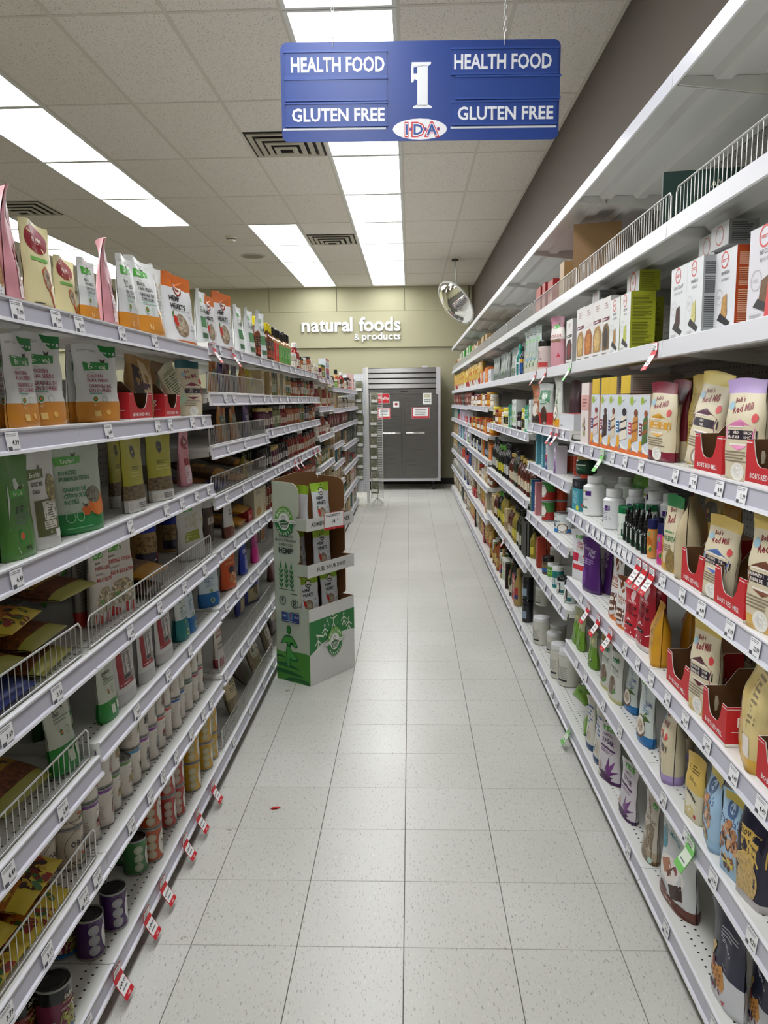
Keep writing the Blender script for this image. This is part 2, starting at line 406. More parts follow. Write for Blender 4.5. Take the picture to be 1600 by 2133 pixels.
PEGW = holes('white_pegboard', 'd8dade', .0254, None, .0042)
RAILM = mat('rail_plastic', 'ffffff', .3)
RAILM = print_mat('price_rail_plastic', .3)
DEP = .42
def shelf_mesh(L, deck=False):
    mb = MB(); e = .0015
    mb.box(e, .004, -.016, L-e, DEP, 0)                                     # plate
    mb.box(e, .0, -.03, L-e, .004, .002)                                    # front lip
    for y in (.12, .26):                                                    # hat-shaped stiffeners under the plate
        z0, z1 = -.016, -.034
        v = [(.03, y-.035, z0), (.03, y-.02, z1), (.03, y+.02, z1), (.03, y+.035, z0)]
        v += [(L-.03, a, b) for _, a, b in v]
        mb.add(v, [(0, 1, 5, 4), (1, 2, 6, 5), (2, 3, 7, 6), (0, 3, 2, 1), (4, 5, 6, 7)], 'ffffff')
    return mb.mesh('shelf')
_brk = {}
def bracket_mesh():
    mb = MB(); x = .008
    for s in (.002, x):
        mb.add([(s, .01, -.017), (s, .01, -.035), (s, DEP, -.085), (s, DEP, -.017)], [(0, 1, 2, 3)], 'ffffff')
    mb.add([(.002, .01, -.035), (x, .01, -.035), (x, DEP, -.085), (.002, DEP, -.085)], [(0, 1, 2, 3)], 'ffffff')
    return mb.mesh('bracket')
def rail_mesh(L, plain=False):
    mb = MB(); a, b = .002, L-.002
    if plain:
        pr = [(-.001, .004, 'e4e5ea'), (-.004, .002, 'dcdce2'), (-.006, -.042, 'e4e5ea'), (-.002, -.045, 'b0b0b6'), (0, -.04, 'e')]
    else:
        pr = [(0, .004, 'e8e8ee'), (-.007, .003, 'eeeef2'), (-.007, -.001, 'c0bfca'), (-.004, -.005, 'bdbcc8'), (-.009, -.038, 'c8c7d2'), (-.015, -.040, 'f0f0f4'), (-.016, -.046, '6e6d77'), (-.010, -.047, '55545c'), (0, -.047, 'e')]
    for (y0, z0, c), (y1, z1, _) in zip(pr, pr[1:]):
        mb.add([(a, y0, z0), (b, y0, z0), (b, y1, z1), (a, y1, z1)], [(0, 1, 2, 3)], c)
    for x in (a, b): mb.add([(x, p[0], p[1]) for p in pr], [tuple(range(len(pr)))], 'e2e2e2')
    return mb.mesh('price_rail')
_tag = {}
def tag_mesh(price):
    if price not in _tag:
        mb = MB(); w, h = .046, .040
        S = lambda x, z, off: np.stack([x, np.full_like(x, -off), z], 1)
        mb.box(-w/2, -.0003, 0, w/2, .0003, h, 'f2f2f4')
        art = [('L', .06, .78, .9, .95, 2, '8d8d96'), ('R', .06, .1, .36, .3, '55555c'), ('L', .45, .08, .9, .2, 1, '9a9aa2')]
        if price: art.append(('T', price, .68, .5, .26, .55, '1c1c20', 'c', .02))
        draw(mb, S, w, h, art)
        _tag[price] = mb.mesh('price_tag')
    return _tag[price]
RTAG = ['3.99', '4.49', '6.49', '5.99', '7.99', '3.49', '8.99', '2.99']
def side_frame(side, Y0, L, rail_x): return ((rail_x, Y0, 0), PI/2) if side == 'L' else ((rail_x, Y0+L, 0), -PI/2)
def bay(side, k, Y0, L, levels, plain=(), tags=None):
    rx = -.78 if side == 'L' else .71
    loc, rz = side_frame(side, Y0, L, rx)
    nm = 'left' if side == 'L' else 'right'
    t = empty('gondola_shelving', f'white metal gondola shelving, {ORD[k-1]} bay from the camera on the {nm} of the aisle', 'shelving', loc, rz, f'{nm} shelving bays')
    top = 1.62 if side == 'L' else 2.40
    mb = MB(); mb.box(.001, DEP-.003, .09, L-.001, DEP+.012, top); mb.obj('back_panel', PEG, t)
    for x in (.0, L-.026):
        mb = MB(); mb.box(x, DEP+.0125, 0.001, x+.026, DEP+.02, top); mb.obj('upright', WHITE, t)
    mb = MB(); mb.box(.0, .025, .001, L, .03, .066); mb.obj('kick_plate', mat('kick_paint', '4a4946', .5), t)
    sm = shelf_mesh(L); bm = bracket_mesh(); rm = {p: rail_mesh(L, p) for p in (True, False)}
    rnd = random.Random(k*7+(3 if side == 'R' else 0))
    for i, z in enumerate(levels):
        s = link('shelf', sm, BOARD, t); s.location = (0, 0, z)
        if z > .2:
            for x in (.001, L-.011):
                b = link('bracket', bm, WHITE, s); b.location = (x, 0, 0)
        pl = i in plain
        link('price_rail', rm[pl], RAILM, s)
        if pl: continue
        want = (tags or {}).get(i)
        if want is None:
            n = rnd.randint(3, 6); want = [((q+rnd.uniform(.2, .8))/n*L, rnd.choice(RTAG) if Y0 < 4 else '') for q in range(n)]
            if side == 'R': want = [(Y0+L-x-Y0, p) for x, p in want]
        else: want = [((y-Y0) if side == 'L' else (Y0+L-y), p) for y, p in want]
        if Y0 < 5.6:
            for x, p in want:
                if not .03 < x < L-.03: continue
                g = link('price_tag', tag_mesh(p), CARD, s); g.location = (x, -.0136, -.0425); g.rotation_euler = (-.13, 0, rnd.uniform(-.04, .04))
        else:
            mb = MB()
            for x, p in want: mb.box(x-.022, -.0135, -.042, x+.022, -.013, -.004, 'eeeef2')
            mb.obj('price_tag', CARD, s, kind='stuff')
    return t

bay('L', 1, 0.57, 1.22, [0.1, 0.41, 0.67, 0.935, 1.22, 1.486, 1.74], (), {6: [(1.535, '7.99'), (1.705, '7.99')], 5: [(1.478, '4.99')], 4: [(1.453, '4.49')], 3: [(1.37, '3.69'), (1.582, '3.13')], 2: [(1.337, '4.49'), (1.57, '2.89')], 1: [(1.289, '3.79'), (1.455, '3.19'), (1.638, '3.59'), (1.718, '3.59')], 0: [(1.614, '3.99')]})
bay('L', 2, 1.79, 1.22, [0.1, 0.41, 0.7, 0.935, 1.22, 1.486, 1.74], (), {6: [(1.824, '8.99'), (2.096, '8.99'), (2.364, '8.49')], 5: [(1.804, '5.79'), (1.96, '6.49'), (2.35, '5.29'), (2.476, '4.29'), (2.732, '6.49'), (2.882, '6.99')], 4: [(1.809, '7.49'), (2.075, '6.99'), (2.394, '7.29'), (2.564, '5.99'), (2.741, '5.99'), (2.913, '8.49')], 3: [(1.813, '7.63'), (2.029, '6.98'), (2.281, '5.49'), (2.541, '5.49'), (2.806, '5.99')], 2: [(1.804, '3.99'), (2.042, '7.99'), (2.329, '8.99'), (2.574, '7.29')], 1: [(1.798, '3.49'), (1.952, '3.49'), (2.108, '3.49'), (2.229, '3.49'), (2.363, '3.49'), (2.541, '3.49'), (2.702, '3.49'), (2.814, '4.29')], 0: [(3.025, '')]})
bay('L', 3, 3.01, 1.22, [0.1, 0.43, 0.71, 0.94, 1.16, 1.36, 1.57, 1.765], (), None)
bay('L', 4, 4.23, 1.22, [0.1, 0.43, 0.7, 0.93, 1.16, 1.385, 1.57, 1.765], (), None)
bay('L', 5, 5.45, 1.22, [0.1, 0.43, 0.7, 0.93, 1.16, 1.385, 1.57, 1.765], (), None)
bay('L', 6, 6.67, 1.22, [0.1, 0.43, 0.7, 0.97, 1.235, 1.49, 1.745], (), None)
bay('L', 7, 7.89, 1.22, [0.1, 0.4, 0.65, 0.88, 1.09, 1.27, 1.46, 1.68], (), None)
bay('L', 8, 9.11, 1.22, [0.1, 0.42, 0.72, 1.0, 1.27, 1.46, 1.68], (), None)
bay('L', 9, 10.33, 1.22, [0.1, 0.42, 0.72, 1.0, 1.27, 1.46, 1.68], (), None)
bay('R', 1, 1.01, 1.22, [0.1, 0.445, 0.74, 1.05, 1.35, 1.69, 2.01, 2.395], (5, 6, 7), {4: [(2.213, '5.49'), (2.062, '7.49'), (1.931, '7.49'), (1.768, '8.49'), (1.648, '5.99')], 3: [(2.13, '5.99'), (1.973, '4.49'), (1.84, '4.49'), (1.671, '8.99'), (1.545, '22.99')], 2: [(2.195, '6.99'), (2.049, '7.49'), (1.91, '3.99'), (1.764, '5.99'), (1.611, '6.49'), (1.476, '4.49')], 1: [(2.046, '8.99'), (1.864, '7.99'), (1.688, '11.99'), (1.483, '4.29')], 0: [(1.981, '7.99'), (1.637, '10.99')]})
bay('R', 2, 2.23, 1.22, [0.1, 0.445, 0.74, 1.05, 1.35, 1.69, 2.01, 2.395], (5, 6, 7), {4: [(3.362, ''), (3.192, ''), (3.017, '8.99'), (2.702, '8.99'), (2.546, '8.99'), (2.368, '9.49')], 3: [(3.317, ''), (3.178, ''), (3.051, ''), (2.955, ''), (2.873, ''), (2.797, ''), (2.715, ''), (2.646, ''), (2.58, ''), (2.518, ''), (2.459, '')], 2: [(3.131, ''), (2.473, '7.99'), (2.33, '6.49')], 1: [(3.442, ''), (3.183, ''), (3.015, ''), (2.725, '6.99'), (2.499, '7.99'), (2.196, '11.99')], 0: [(2.357, '6.99')]})
bay('R', 3, 3.45, 1.22, [0.1, 0.58, 0.87, 1.165, 1.395, 1.69, 2.01, 2.395], (5, 6, 7), None)
bay('R', 4, 4.67, 1.22, [0.1, 0.525, 0.925, 1.33, 1.69, 2.01, 2.395], (4, 5, 6), None)
bay('R', 5, 5.89, 1.22, [0.1, 0.525, 0.925, 1.33, 1.69, 2.01, 2.395], (4, 5, 6), None)
bay('R', 6, 7.11, 1.22, [0.1, 0.43, 0.73, 0.98, 1.21, 1.47, 1.69, 2.01, 2.395], (6, 7, 8), None)
bay('R', 7, 8.33, 1.22, [0.1, 0.43, 0.73, 0.98, 1.21, 1.47, 1.69, 2.01, 2.395], (6, 7, 8), None)
bay('R', 8, 9.55, 1.22, [0.1, 0.45, 0.73, 1.0, 1.25, 1.46, 1.69, 2.01, 2.395], (6, 7, 8), None)
bay('R', 9, 10.77, 1.22, [0.1, 0.45, 0.73, 1.0, 1.25, 1.46, 1.69, 2.01, 2.395], (6, 7, 8), None)
bay('R', 10, 11.99, 1.22, [0.1, 0.45, 0.73, 1.0, 1.25, 1.46, 1.69, 2.01, 2.395], (6, 7, 8), None)


# ---------------------------------------------------------------- wire fences along the shelf edges
CHROME = mat('wire_chrome', 'd6d6d4', .28, metal=.85)
def fence(side, Y0, L, z, label, h=.082, sp=.0254, inset=.012):
    rx = -.78-inset if side == 'L' else .71+inset
    loc, rz = side_frame(side, Y0, L, rx)
    t = empty('wire_fence', label, 'wire fence', (loc[0], loc[1], z), rz, 'wire fences on the shelf edges')
    a, b = .012, L-.012; mb = MB(); c = .012
    mb.path([(a, 0, .004), (a, 0, h-c), (a+c, 0, h), (b-c, 0, h), (b, 0, h-c), (b, 0, .004), (a, 0, .004)], .0028)
    mb.path([(a, .0, .004), (a, .12, .004)], .002); mb.path([(b, .0, .004), (b, .12, .004)], .002)
    mb.obj('frame', CHROME, t)
    mb = MB(); n = int((b-a)/sp)
    for i in range(1, n):
        x = a+(b-a)*i/n; mb.tube((x, .002, .004), (x, .002, h), .0013, n=4, caps=False)
    mb.obj('wire', CHROME, t, kind='stuff')

fence('L', 0.58, 1.2, 0.937, 'wire fence before the bean packs and fallen popcorn bag, first left bay')
fence('L', 1.8, 1.2, 0.937, 'wire fence before the popcorn bags and blue-lidded jars, second left bay')
fence('L', 0.58, 1.2, 0.672, 'wire fence before the greens pouches, first left bay')
fence('L', 0.58, 1.2, 0.412, 'wire fence before the mixed-bean packs and cream soup cans, first left bay')
fence('L', 3.02, 1.2, 1.572, 'wire fence before the yellow chip bags, third left bay')
fence('L', 3.02, 1.2, 1.362, 'wire fence before the orange and purple seed pouches, third left bay')
fence('L', 3.02, 1.2, 1.162, 'wire fence before the gold nut packs, third left bay')
fence('L', 3.02, 1.2, 0.432, 'wire fence on the nearly empty shelf beside the display stand')
fence('L', 3.02, 1.2, 0.10200000000000001, 'wire fence before the rice bags on the lowest shelf, third left bay')
fence('R', 1.02, 1.2, 2.0119999999999996, 'wire fence along the high shelf, first right bay')
fence('R', 2.24, 1.2, 2.0119999999999996, 'wire fence along the high shelf, second right bay')
fence('R', 3.46, 1.2, 2.0119999999999996, 'wire fence along the high shelf, third right bay')
fence('R', 4.68, 1.2, 2.0119999999999996, 'wire fence along the high shelf, fourth right bay')
fence('R', 5.9, 1.2, 2.0119999999999996, 'wire fence along the high shelf, fifth right bay')
fence('R', 7.12, 1.2, 2.0119999999999996, 'wire fence along the high shelf, sixth right bay')
fence('R', 8.34, 1.2, 2.0119999999999996, 'wire fence along the high shelf, seventh right bay')
fence('R', 9.56, 1.2, 2.0119999999999996, 'wire fence along the high shelf, eighth right bay')
fence('R', 10.78, 1.2, 2.0119999999999996, 'wire fence along the high shelf, ninth right bay')
fence('R', 12.0, 1.2, 2.0119999999999996, 'wire fence along the high shelf, tenth right bay')
fence('R', 10.78, 1.2, 0.452, 'wire fence on the second shelf up, ninth right bay')
fence('R', 10.78, 1.2, 0.732, 'wire fence on the third shelf up, ninth right bay')
fence('R', 12.0, 1.2, 0.452, 'wire fence on the second shelf up, tenth right bay')
fence('R', 12.0, 1.2, 0.732, 'wire fence on the third shelf up, tenth right bay')


# ---------------------------------------------------------------- red and green sale tags hanging from the rails
_sale = {}
def sale_mesh(txt, red, kind):
    k = (txt, red, kind)
    if k in _sale: return _sale[k]
    w, h = .05, .088; mb = MB()
    # upper third lies on the rail, the rest swings out towards the aisle
    def S(x, z, off):
        d = (h-z); y = np.where(d < .03, 0, -(d-.03)*.55); zz = np.where(d < .03, -d, -.03-(d-.03)*.83)
        return np.stack([x, y-off-.001, zz], 1)
    edge = 'd2202c' if red else '58b947'
    draw(mb, S, w, h, [('R', 0, 0, 1, 1, edge if red else '7fce6b'), ('R', .035, .16 if red else .2, .965, .98, 'f6f6f6' if red else 'e9f5e2'), ('L', .12, .8, .85, .94, 3, '75757c'), ('R', .15, .70, .6, .78, '4b4b52'), ('T', txt, .5, .46, .13, .8, '1c1c20', 'c', .03), ('L', .2, .24, .8, .34, 1, '85858c'), ('T', 'SALE' if red else '', .5, .08, .06, .5, 'ffffff')])
    n = len(mb.f)
    S2 = lambda x, z, off: S(x, z, -.0008)
    draw(mb, S2, w, h, [('R', 0, 0, 1, 1, edge)])
    _sale[k] = mb.mesh('sale_tag'); return _sale[k]
def sale(side, Y, z, txt, label, red=True, yaw=0.0, plain=False):
    q = .0062 if plain else .0155
    rx = -.78+q if side == 'L' else .71-q
    o = link('sale_tag', sale_mesh(txt, red, 0), CARD); o.location = (rx, Y, z+.002); o.rotation_euler = (0, 0, (PI/2 if side == 'L' else -PI/2)+yaw)
    o['label'] = label; o['category'] = 'price tag'; o['group'] = 'sale tags on the shelf rails'

sale('L', 1.78, 0.1, '2/$4.00', 'red-edged two-for-four-dollars sale tag, first along the lowest left rail', True, 0, False)
sale('L', 2.005, 0.1, '2/$4.00', 'red-edged two-for-four-dollars sale tag, second along the lowest left rail', True, 0, False)
sale('L', 2.151, 0.1, '2/$4.00', 'red-edged two-for-four-dollars sale tag, third along the lowest left rail', True, 0, False)
sale('L', 2.385, 0.1, '2/$4.00', 'red-edged two-for-four-dollars sale tag, fourth along the lowest left rail', True, 0, False)
sale('L', 2.549, 0.1, '2/$4.00', 'red-edged two-for-four-dollars sale tag, fifth along the lowest left rail', True, 0, False)
sale('L', 2.756, 0.1, '2/$4.00', 'red-edged two-for-four-dollars sale tag, sixth along the lowest left rail', True, 0, False)
sale('L', 3.055, 1.765, '5.99', 'red-edged sale tag below the first small hemp pouch, third left bay', True, 0, False)
sale('L', 3.391, 1.765, '5.99', 'red-edged sale tag farther along the top rail, third left bay', True, 0, False)
sale('L', 6.524, 1.765, '', 'thin sale tag on the top rail, first along fifth left bay', True, 0, False)
sale('L', 6.771, 1.765, '', 'thin sale tag on the top rail, second along fifth left bay', True, 0, False)
sale('L', 7.179, 1.765, '', 'thin sale tag on the top rail, third along fifth left bay', True, 0, False)
sale('L', 5.109, 1.16, '', 'sale tag hanging over dark jam jars, first along fourth left bay', True, 0, False)
sale('L', 5.322, 1.16, '', 'sale tag hanging over dark jam jars, second along fourth left bay', True, 0, False)
sale('L', 6.124, 1.16, '', 'sale tag hanging over red sauce bottles, first along fifth left bay', True, 0, False)
sale('L', 6.385, 1.16, '', 'sale tag hanging over red sauce bottles, second along fifth left bay', True, 0, False)
sale('R', 2.333, 1.05, '5.49', 'red-edged 5.49 sale tag, first of three above the sweetener pouches', True, 0, False)
sale('R', 2.269, 1.05, '5.49', 'red-edged 5.49 sale tag, second of three above the sweetener pouches', True, 0, False)
sale('R', 2.203, 1.05, '5.49', 'red-edged 5.49 sale tag, third of three above the sweetener pouches', True, 0, False)
sale('R', 2.97, 0.74, '6.49', 'red-edged sale tag, first of three above the green snack bags', True, 0, False)
sale('R', 2.806, 0.74, '6.49', 'red-edged sale tag, second of three above the green snack bags', True, 0, False)
sale('R', 2.633, 0.74, '6.49', 'red-edged sale tag, third of three above the green snack bags', True, 0, False)
sale('R', 2.288, 1.69, '', 'pale pink sale flag curling from the rail under the biscuit boxes', True, 0, True)
sale('R', 3.479, 1.69, '', 'green-edged tag hanging under the white mix boxes', False, 0, True)
sale('R', 2.822, 1.35, '', 'green tag hanging above the white sweetener tubs', False, 0, False)
sale('R', 3.83, 1.395, '', 'white sale tag hanging under the coconut pouches, third right bay', True, 0, False)
sale('R', 3.7, 1.395, '', 'second sale tag hanging under the coconut pouches, third right bay', True, 0, False)
sale('R', 4.424, 1.69, '', 'white tag under the silver flour pouches, nearer of two', True, 0, True)
sale('R', 4.096, 1.69, '', 'white tag under the black-lidded tub, third right bay', True, 0, True)
sale('R', 5.688, 0.525, '', 'sale tag over the amber bottles, fourth right bay', True, 0, False)
sale('R', 3.274, 0.1, '', 'yellow-green tag by the green snack bags on the floor shelf', False, 0, False)
sale('R', 1.815, 0.445, '', 'bright green tag stuck over the perfect mix pouch', False, 0, False)


# ---------------------------------------------------------------- aisle sign
def planar(x0=0, y0=0): return lambda x, z, off: np.stack([x+x0, np.full_like(x, y0)-off, z], 1)
def rounded(w, h, r, n=5):
    pts = []
    for cx, cy, a0 in ((w-r, r, -90), (w-r, h-r, 0), (r, h-r, 90), (r, r, 180)):
        for i in range(n+1):
            t = math.radians(a0+90*i/n); pts.append((cx+r*math.cos(t), cy+r*math.sin(t)))
    return pts
def slab(pts, y0, y1, col):
    mb = MB(); n = len(pts); v = [(x, y0, z) for x, z in pts]+[(x, y1, z) for x, z in pts]
    mb.add(v, [tuple(range(n)), tuple(range(n, 2*n))[::-1]]+[(i, n+i, n+(i+1) % n, (i+1) % n) for i in range(n)], col); return mb
SIGNB = print_mat('sign_plastic', .32)
t = empty('aisle_sign', 'blue hanging aisle sign with a large white number one', 'sign', (.052, 3.625, 2.877), .0)
t.rotation_euler = (.02, -.006+.012, .015)
sw, sh = 1.22, .408
slab([(x-sw/2, z-sh/2) for x, z in rounded(sw, sh, .03)], -.002, .002, '2b4793').obj('board', SIGNB, t)
def strip(x, z, w, h, txt, tx):
    mb = MB(); mb.box(x, -.0065, z, x+w, -.0022, z+h, '2c4a97'); c = '3c5cab'
    o = mb.obj('insert_strip', SIGNB, t)
    for zz in (z-.008, z+h):
        r = MB(); r.box(x-.004, -.0095, zz, x+w+.004, -.0022, zz+.008, '3554a3'); r.obj('strip_holder', SIGNB, t)
    if txt:
        q = MB(); draw(q, planar(tx, -.0066), w, h, [('T', txt, .5, 0, .64, .92, 'f2f4fb', 'c', .034)], base=.0006)
        q.v = [(a, b, c_+z+h/2) for a, b, c_ in q.v]; q.obj('lettering', SIGNB, o)
strip(-.59, .065, .445, .095, 'HEALTH FOOD', -.59+.2225+.008); strip(-.59, -.03, .445, .08, '', 0); strip(-.59, -.135, .445, .085, 'GLUTEN FREE', -.3675+.008)
strip(.14, .07, .46, .095, 'HEALTH FOOD', .36); strip(.16, -.03, .45, .082, '', 0); strip(.145, -.135, .455, .085, 'GLUTEN FREE', .375)
mb = MB()
for q in ([(-.012, .105), (.034, .105), (.034, -.062), (-.012, -.062)], [(-.03, -.07), (.052, -.07), (.052, -.062), (.034, -.055), (-.012, -.055), (-.03, -.062)], [(-.036, .118), (.048, .118), (.048, .11), (.034, .1), (-.012, .1), (-.028, .096), (-.036, .096)], [(-.038, .105), (-.028, .105), (-.028, .072), (-.012, .072), (-.012, .045), (-.024, .05), (-.03, .036), (-.038, .036)]):
    draw(mb, planar(0, -.0022), 1, 1, [('P', [(x+.5, z) for x, z in q], 'f2f4fb')])
mb.obj('number', SIGNB, t)
for a, b in ((-.605, -.15), (.135, .6)):
    mb = MB(); mb.box(a, -.0030, -.155, b, -.0022, -.147, 'eef0f8'); mb.obj('stripe', SIGNB, t)
mb = MB(); draw(mb, planar(0, -.0022), .24, .088, [('E', .5, -1.77, .5, .183, 'f4f4fa')], base=.0006)
for q, (ch, xx, hh) in enumerate((('I', .255, .5), ('.', .335, .13), ('D', .47, .5), ('.', .60, .13), ('A', .72, .5), ('.', .84, .13))):
    yy = -1.77
    if ch == '.': draw(mb, planar(0, -.0022), .24, .088, [('E', xx, yy, .03, .03, 'd5333c'), ('E', xx, yy, .02, .02, '2b55a0')], base=.0010)
    else: draw(mb, planar(0, -.0022), .24, .088, [('T', ch, xx, yy, hh+.16, .3, 'd5333c', 'c', .085), ('T', ch, xx, yy, hh+.07, .28, 'f4f4fa', 'c', .055), ('T', ch, xx, yy, hh, .26, '2b55a0', 'c', .035)], base=.0010)
mb.obj('oval_logo', SIGNB, t)
for x, z0 in ((-.379, .193), (.367, .193)):
    mb = MB(); z = z0-.012
    mb.path([(x, -.004, z), (x, -.006, z+.02), (x, .0, z+.034)], .0013, n=5); z += .03; i = 0
    while z < .69:
        a = (.006, 0) if i % 2 else (0, .006)
        pts = [(x+a[0]*math.sin(u), a[1]*math.sin(u), z+.013-.014*math.cos(u)) for u in [2*PI*j/8 for j in range(9)]]
        mb.path(pts, .0012, n=4); z += .0225; i += 1
    mb.obj('chain', CHROME, t)

# ---------------------------------------------------------------- wall lettering
LETW = mat('letter_white', 'e9eaec', .5)
def wall_text(parent, s, x0, x1, z, cap, depth, bold):
    pens = []; x = 0
    for i, ch in enumerate(s):
        if ch == ' ': x += .36; continue
        a, _ = text2d('n'+ch+'n', bold, 3); b, _ = text2d('nn', bold, 3); c, f = text2d(ch, bold, 3)
        adv = a[:, 0].max()-b[:, 0].max(); pens.append((ch, x)); x += adv
    k = (x1-x0)/(x-.06)
    for ch, px in pens:
        co, fs = text2d(ch, bold, 3); mb = MB(); n = len(co)
        v = [(x0+(px+a)*k, -depth, z+b*cap) for a, b in co]+[(x0+(px+a)*k, 0, z+b*cap) for a, b in co]
        cnt = {}
        for f in fs:
            for i in range(len(f)): e = (f[i], f[(i+1) % len(f)]); cnt[frozenset(e)] = cnt.get(frozenset(e), [])+[e]
        side = [(e[0][0], e[0][1], e[0][1]+n, e[0][0]+n) for e in cnt.values() if len(e) == 1]
        mb.add(v, list(fs)+side, 'ffffff'); mb.obj('letter', LETW, parent)
t = empty('wall_lettering', 'raised white lettering reading natural foods and products on the khaki wall', 'sign', (0, BACK-.065, 0))
wall_text(t, 'natural foods', -1.945, -.165, 2.79, .245, .035, .035)
wall_text(t, 'products', -.86, -.165, 2.635, .125, .03, .03)
wall_text(t, '&', -1.0, -.91, 2.635, .105, .03, .02)

# ---------------------------------------------------------------- stainless fridge
def steel():
    m = mat('brushed_steel', '757371', .3, metal=1.0); b = m.node_tree.nodes['Principled BSDF']
    tc = nd(m, 'ShaderNodeTexCoord'); mp = nd(m, 'ShaderNodeMapping'); lk(m, tc.outputs['Object'], mp.inputs[0]); mp.inputs['Scale'].default_value = (2, 2, 300)
    n = nd(m, 'ShaderNodeTexNoise'); n.inputs['Scale'].default_value = 1; n.inputs['Detail'].default_value = 3; lk(m, mp.outputs[0], n.inputs['Vector'])
    lk(m, maprange(m, n.outputs[0], .3, .7, .24, .42), b.inputs['Roughness'])
    return m
STEEL = steel(); STEEL2 = mat('pale_steel', 'c9c8cc', .45, metal=.35)
fx0, fx1, fy, fz0, fz1 = -.80, .52, 13.35, .155, 2.095
t = empty('refrigerator', 'tall stainless steel two-door refrigerator against the back wall', 'refrigerator', ((fx0+fx1)/2, fy, 0))
W = (fx1-fx0)/2
mb = MB(); mb.box(-W, .06, fz0, W, .80, fz1-.002); mb.obj('cabinet', STEEL2, t)
for x0, x1 in ((-W, -W+.075), (W-.075, W)):
    mb = MB(); mb.box(x0, .0, fz0, x1, .058, fz1); mb.obj('side_frame', STEEL2, t)
for i in range(4):
    z = 2.085-.0875*(i+1); mb = MB()
    mb.add([(-W+.078, .02, z), (W-.078, .02, z), (W-.078, -.012, z+.012), (-W+.078, -.012, z+.012), (-W+.078, .01, z+.083), (W-.078, .01, z+.083)], [(0, 1, 2, 3), (3, 2, 5, 4)], 'ffffff'); mb.obj('louver', STEEL, t)
mb = MB(); mb.box(-W+.078, .03, 1.72, W-.078, .055, 2.09); mb.obj('louver_recess', mat('dark_gap', '1d1d1d', .7), t)
mb = MB(); mb.box(-W+.078, .0, 1.648, W-.078, .03, 1.728); hp = mb.obj('header_panel', STEEL, t)
mb = MB(); mb.box(-.02, -.004, 1.682, .10, -.0003, 1.70, '2c2c2c'); mb.obj('name_plate', CARD, hp)
for s, x0, x1 in ((-1, -W+.06, -.008), (1, .045, W-.045)):
    mb = MB(); mb.box(x0, -.02, .21, x1, .045, 1.64); d = mb.obj('door', STEEL, t)
    hx0, hx1 = (x1-.33, x1-.02) if s < 0 else (x0+.03, x0+.34)
    mb = MB(); n = 10
    pts = [(hx0+(hx1-hx0)*i/n, -.03-.022*math.sin(PI*min(1, (i if s > 0 else n-i)/n*1.4)), .985) for i in range(n+1)]
    for a, b in zip(pts, pts[1:]): mb.tube(a, b, .014, n=8)
    mb.obj('handle', mat('chrome', 'eeeeee', .12, metal=1.0), d)
mb = MB(); mb.box(-.006, -.012, .21, .043, .05, 1.64); mb.obj('door_mullion', STEEL, t)
mb = MB(); mb.box(-W+.078, .0, fz0, W-.078, .045, .205); mb.obj('bottom_rail', STEEL2, t)
for x in (-W+.1, W-.12):
    for y in (.1, .7):
        mb = MB(); mb.tube((x, y, .155), (x, y, .105), .02, '333333', 8); mb.tube((x-.018, y, .055), (x+.018, y, .055), .054, '262626', 14); mb.obj('caster', mat('rubber', '222222', .6), t)
mb = MB(); mb.box(.35, .1, fz1-.002, .44, .2, fz1+.03); mb.obj('vent_cap', STEEL2, t)
def note(name, x0, z0, x1, z1, art, label, bg='f3f2ee'):
    # sheet taped to the fridge doors
    w, h = x1-x0, z1-z0; mb = MB(); mb.box(-w/2, -.0015, 0, w/2, 0, h, bg); draw(mb, planar(0, -.0016), w, h, art, base=.0012, step=.0006)
    o = mb.obj(name, CARD, None, label=label, category='notice'); o.location = ((x0+x1)/2, fy-.0215, z0)
note('notice', -.62, 1.495, -.35, 1.66, [('R', .02, .03, .98, .97, 'c8202e'), ('T', 'Vitality', .62, .55, .3, .75, 'ffffff')], 'red notice with white writing taped high on the fridge door', 'e8d9d5')
note('notice', -.285, 1.425, -.185, 1.525, [('P', [(.5, .2), (.78, .52), (.72, .72), (.56, .74), (.5, .64), (.44, .74), (.28, .72), (.22, .52)], '8f1a25')], 'small white card with a dark red heart on the fridge')
note('notice', .22, 1.47, .365, 1.66, [('R', .08, .6, .92, .92, 'e4e2c6'), ('L', .12, .62, .9, .9, 3, 'a8a890')]+[('R', .12+.28*i, .2+.16*j, .33+.28*i, .3+.16*j, '6f8f80') for i in range(3) for j in range(2)], 'cream leaflet with green squares taped high on the fridge')
for k, (a, b, tx) in enumerate(((-.55, -.335, 'beside the wire rack'), (.03, .33, 'under the cream leaflet'))):
    note('notice', a, 1.235, b, 1.42, [('R', .01, .01, .99, .99, 'c3303e'), ('R', .07, .2, .93, .93, 'f4f3f1'), ('L', .2, .3, .85, .85, 4, '85858c')], f'white notice in a red border on the fridge, {tx}')

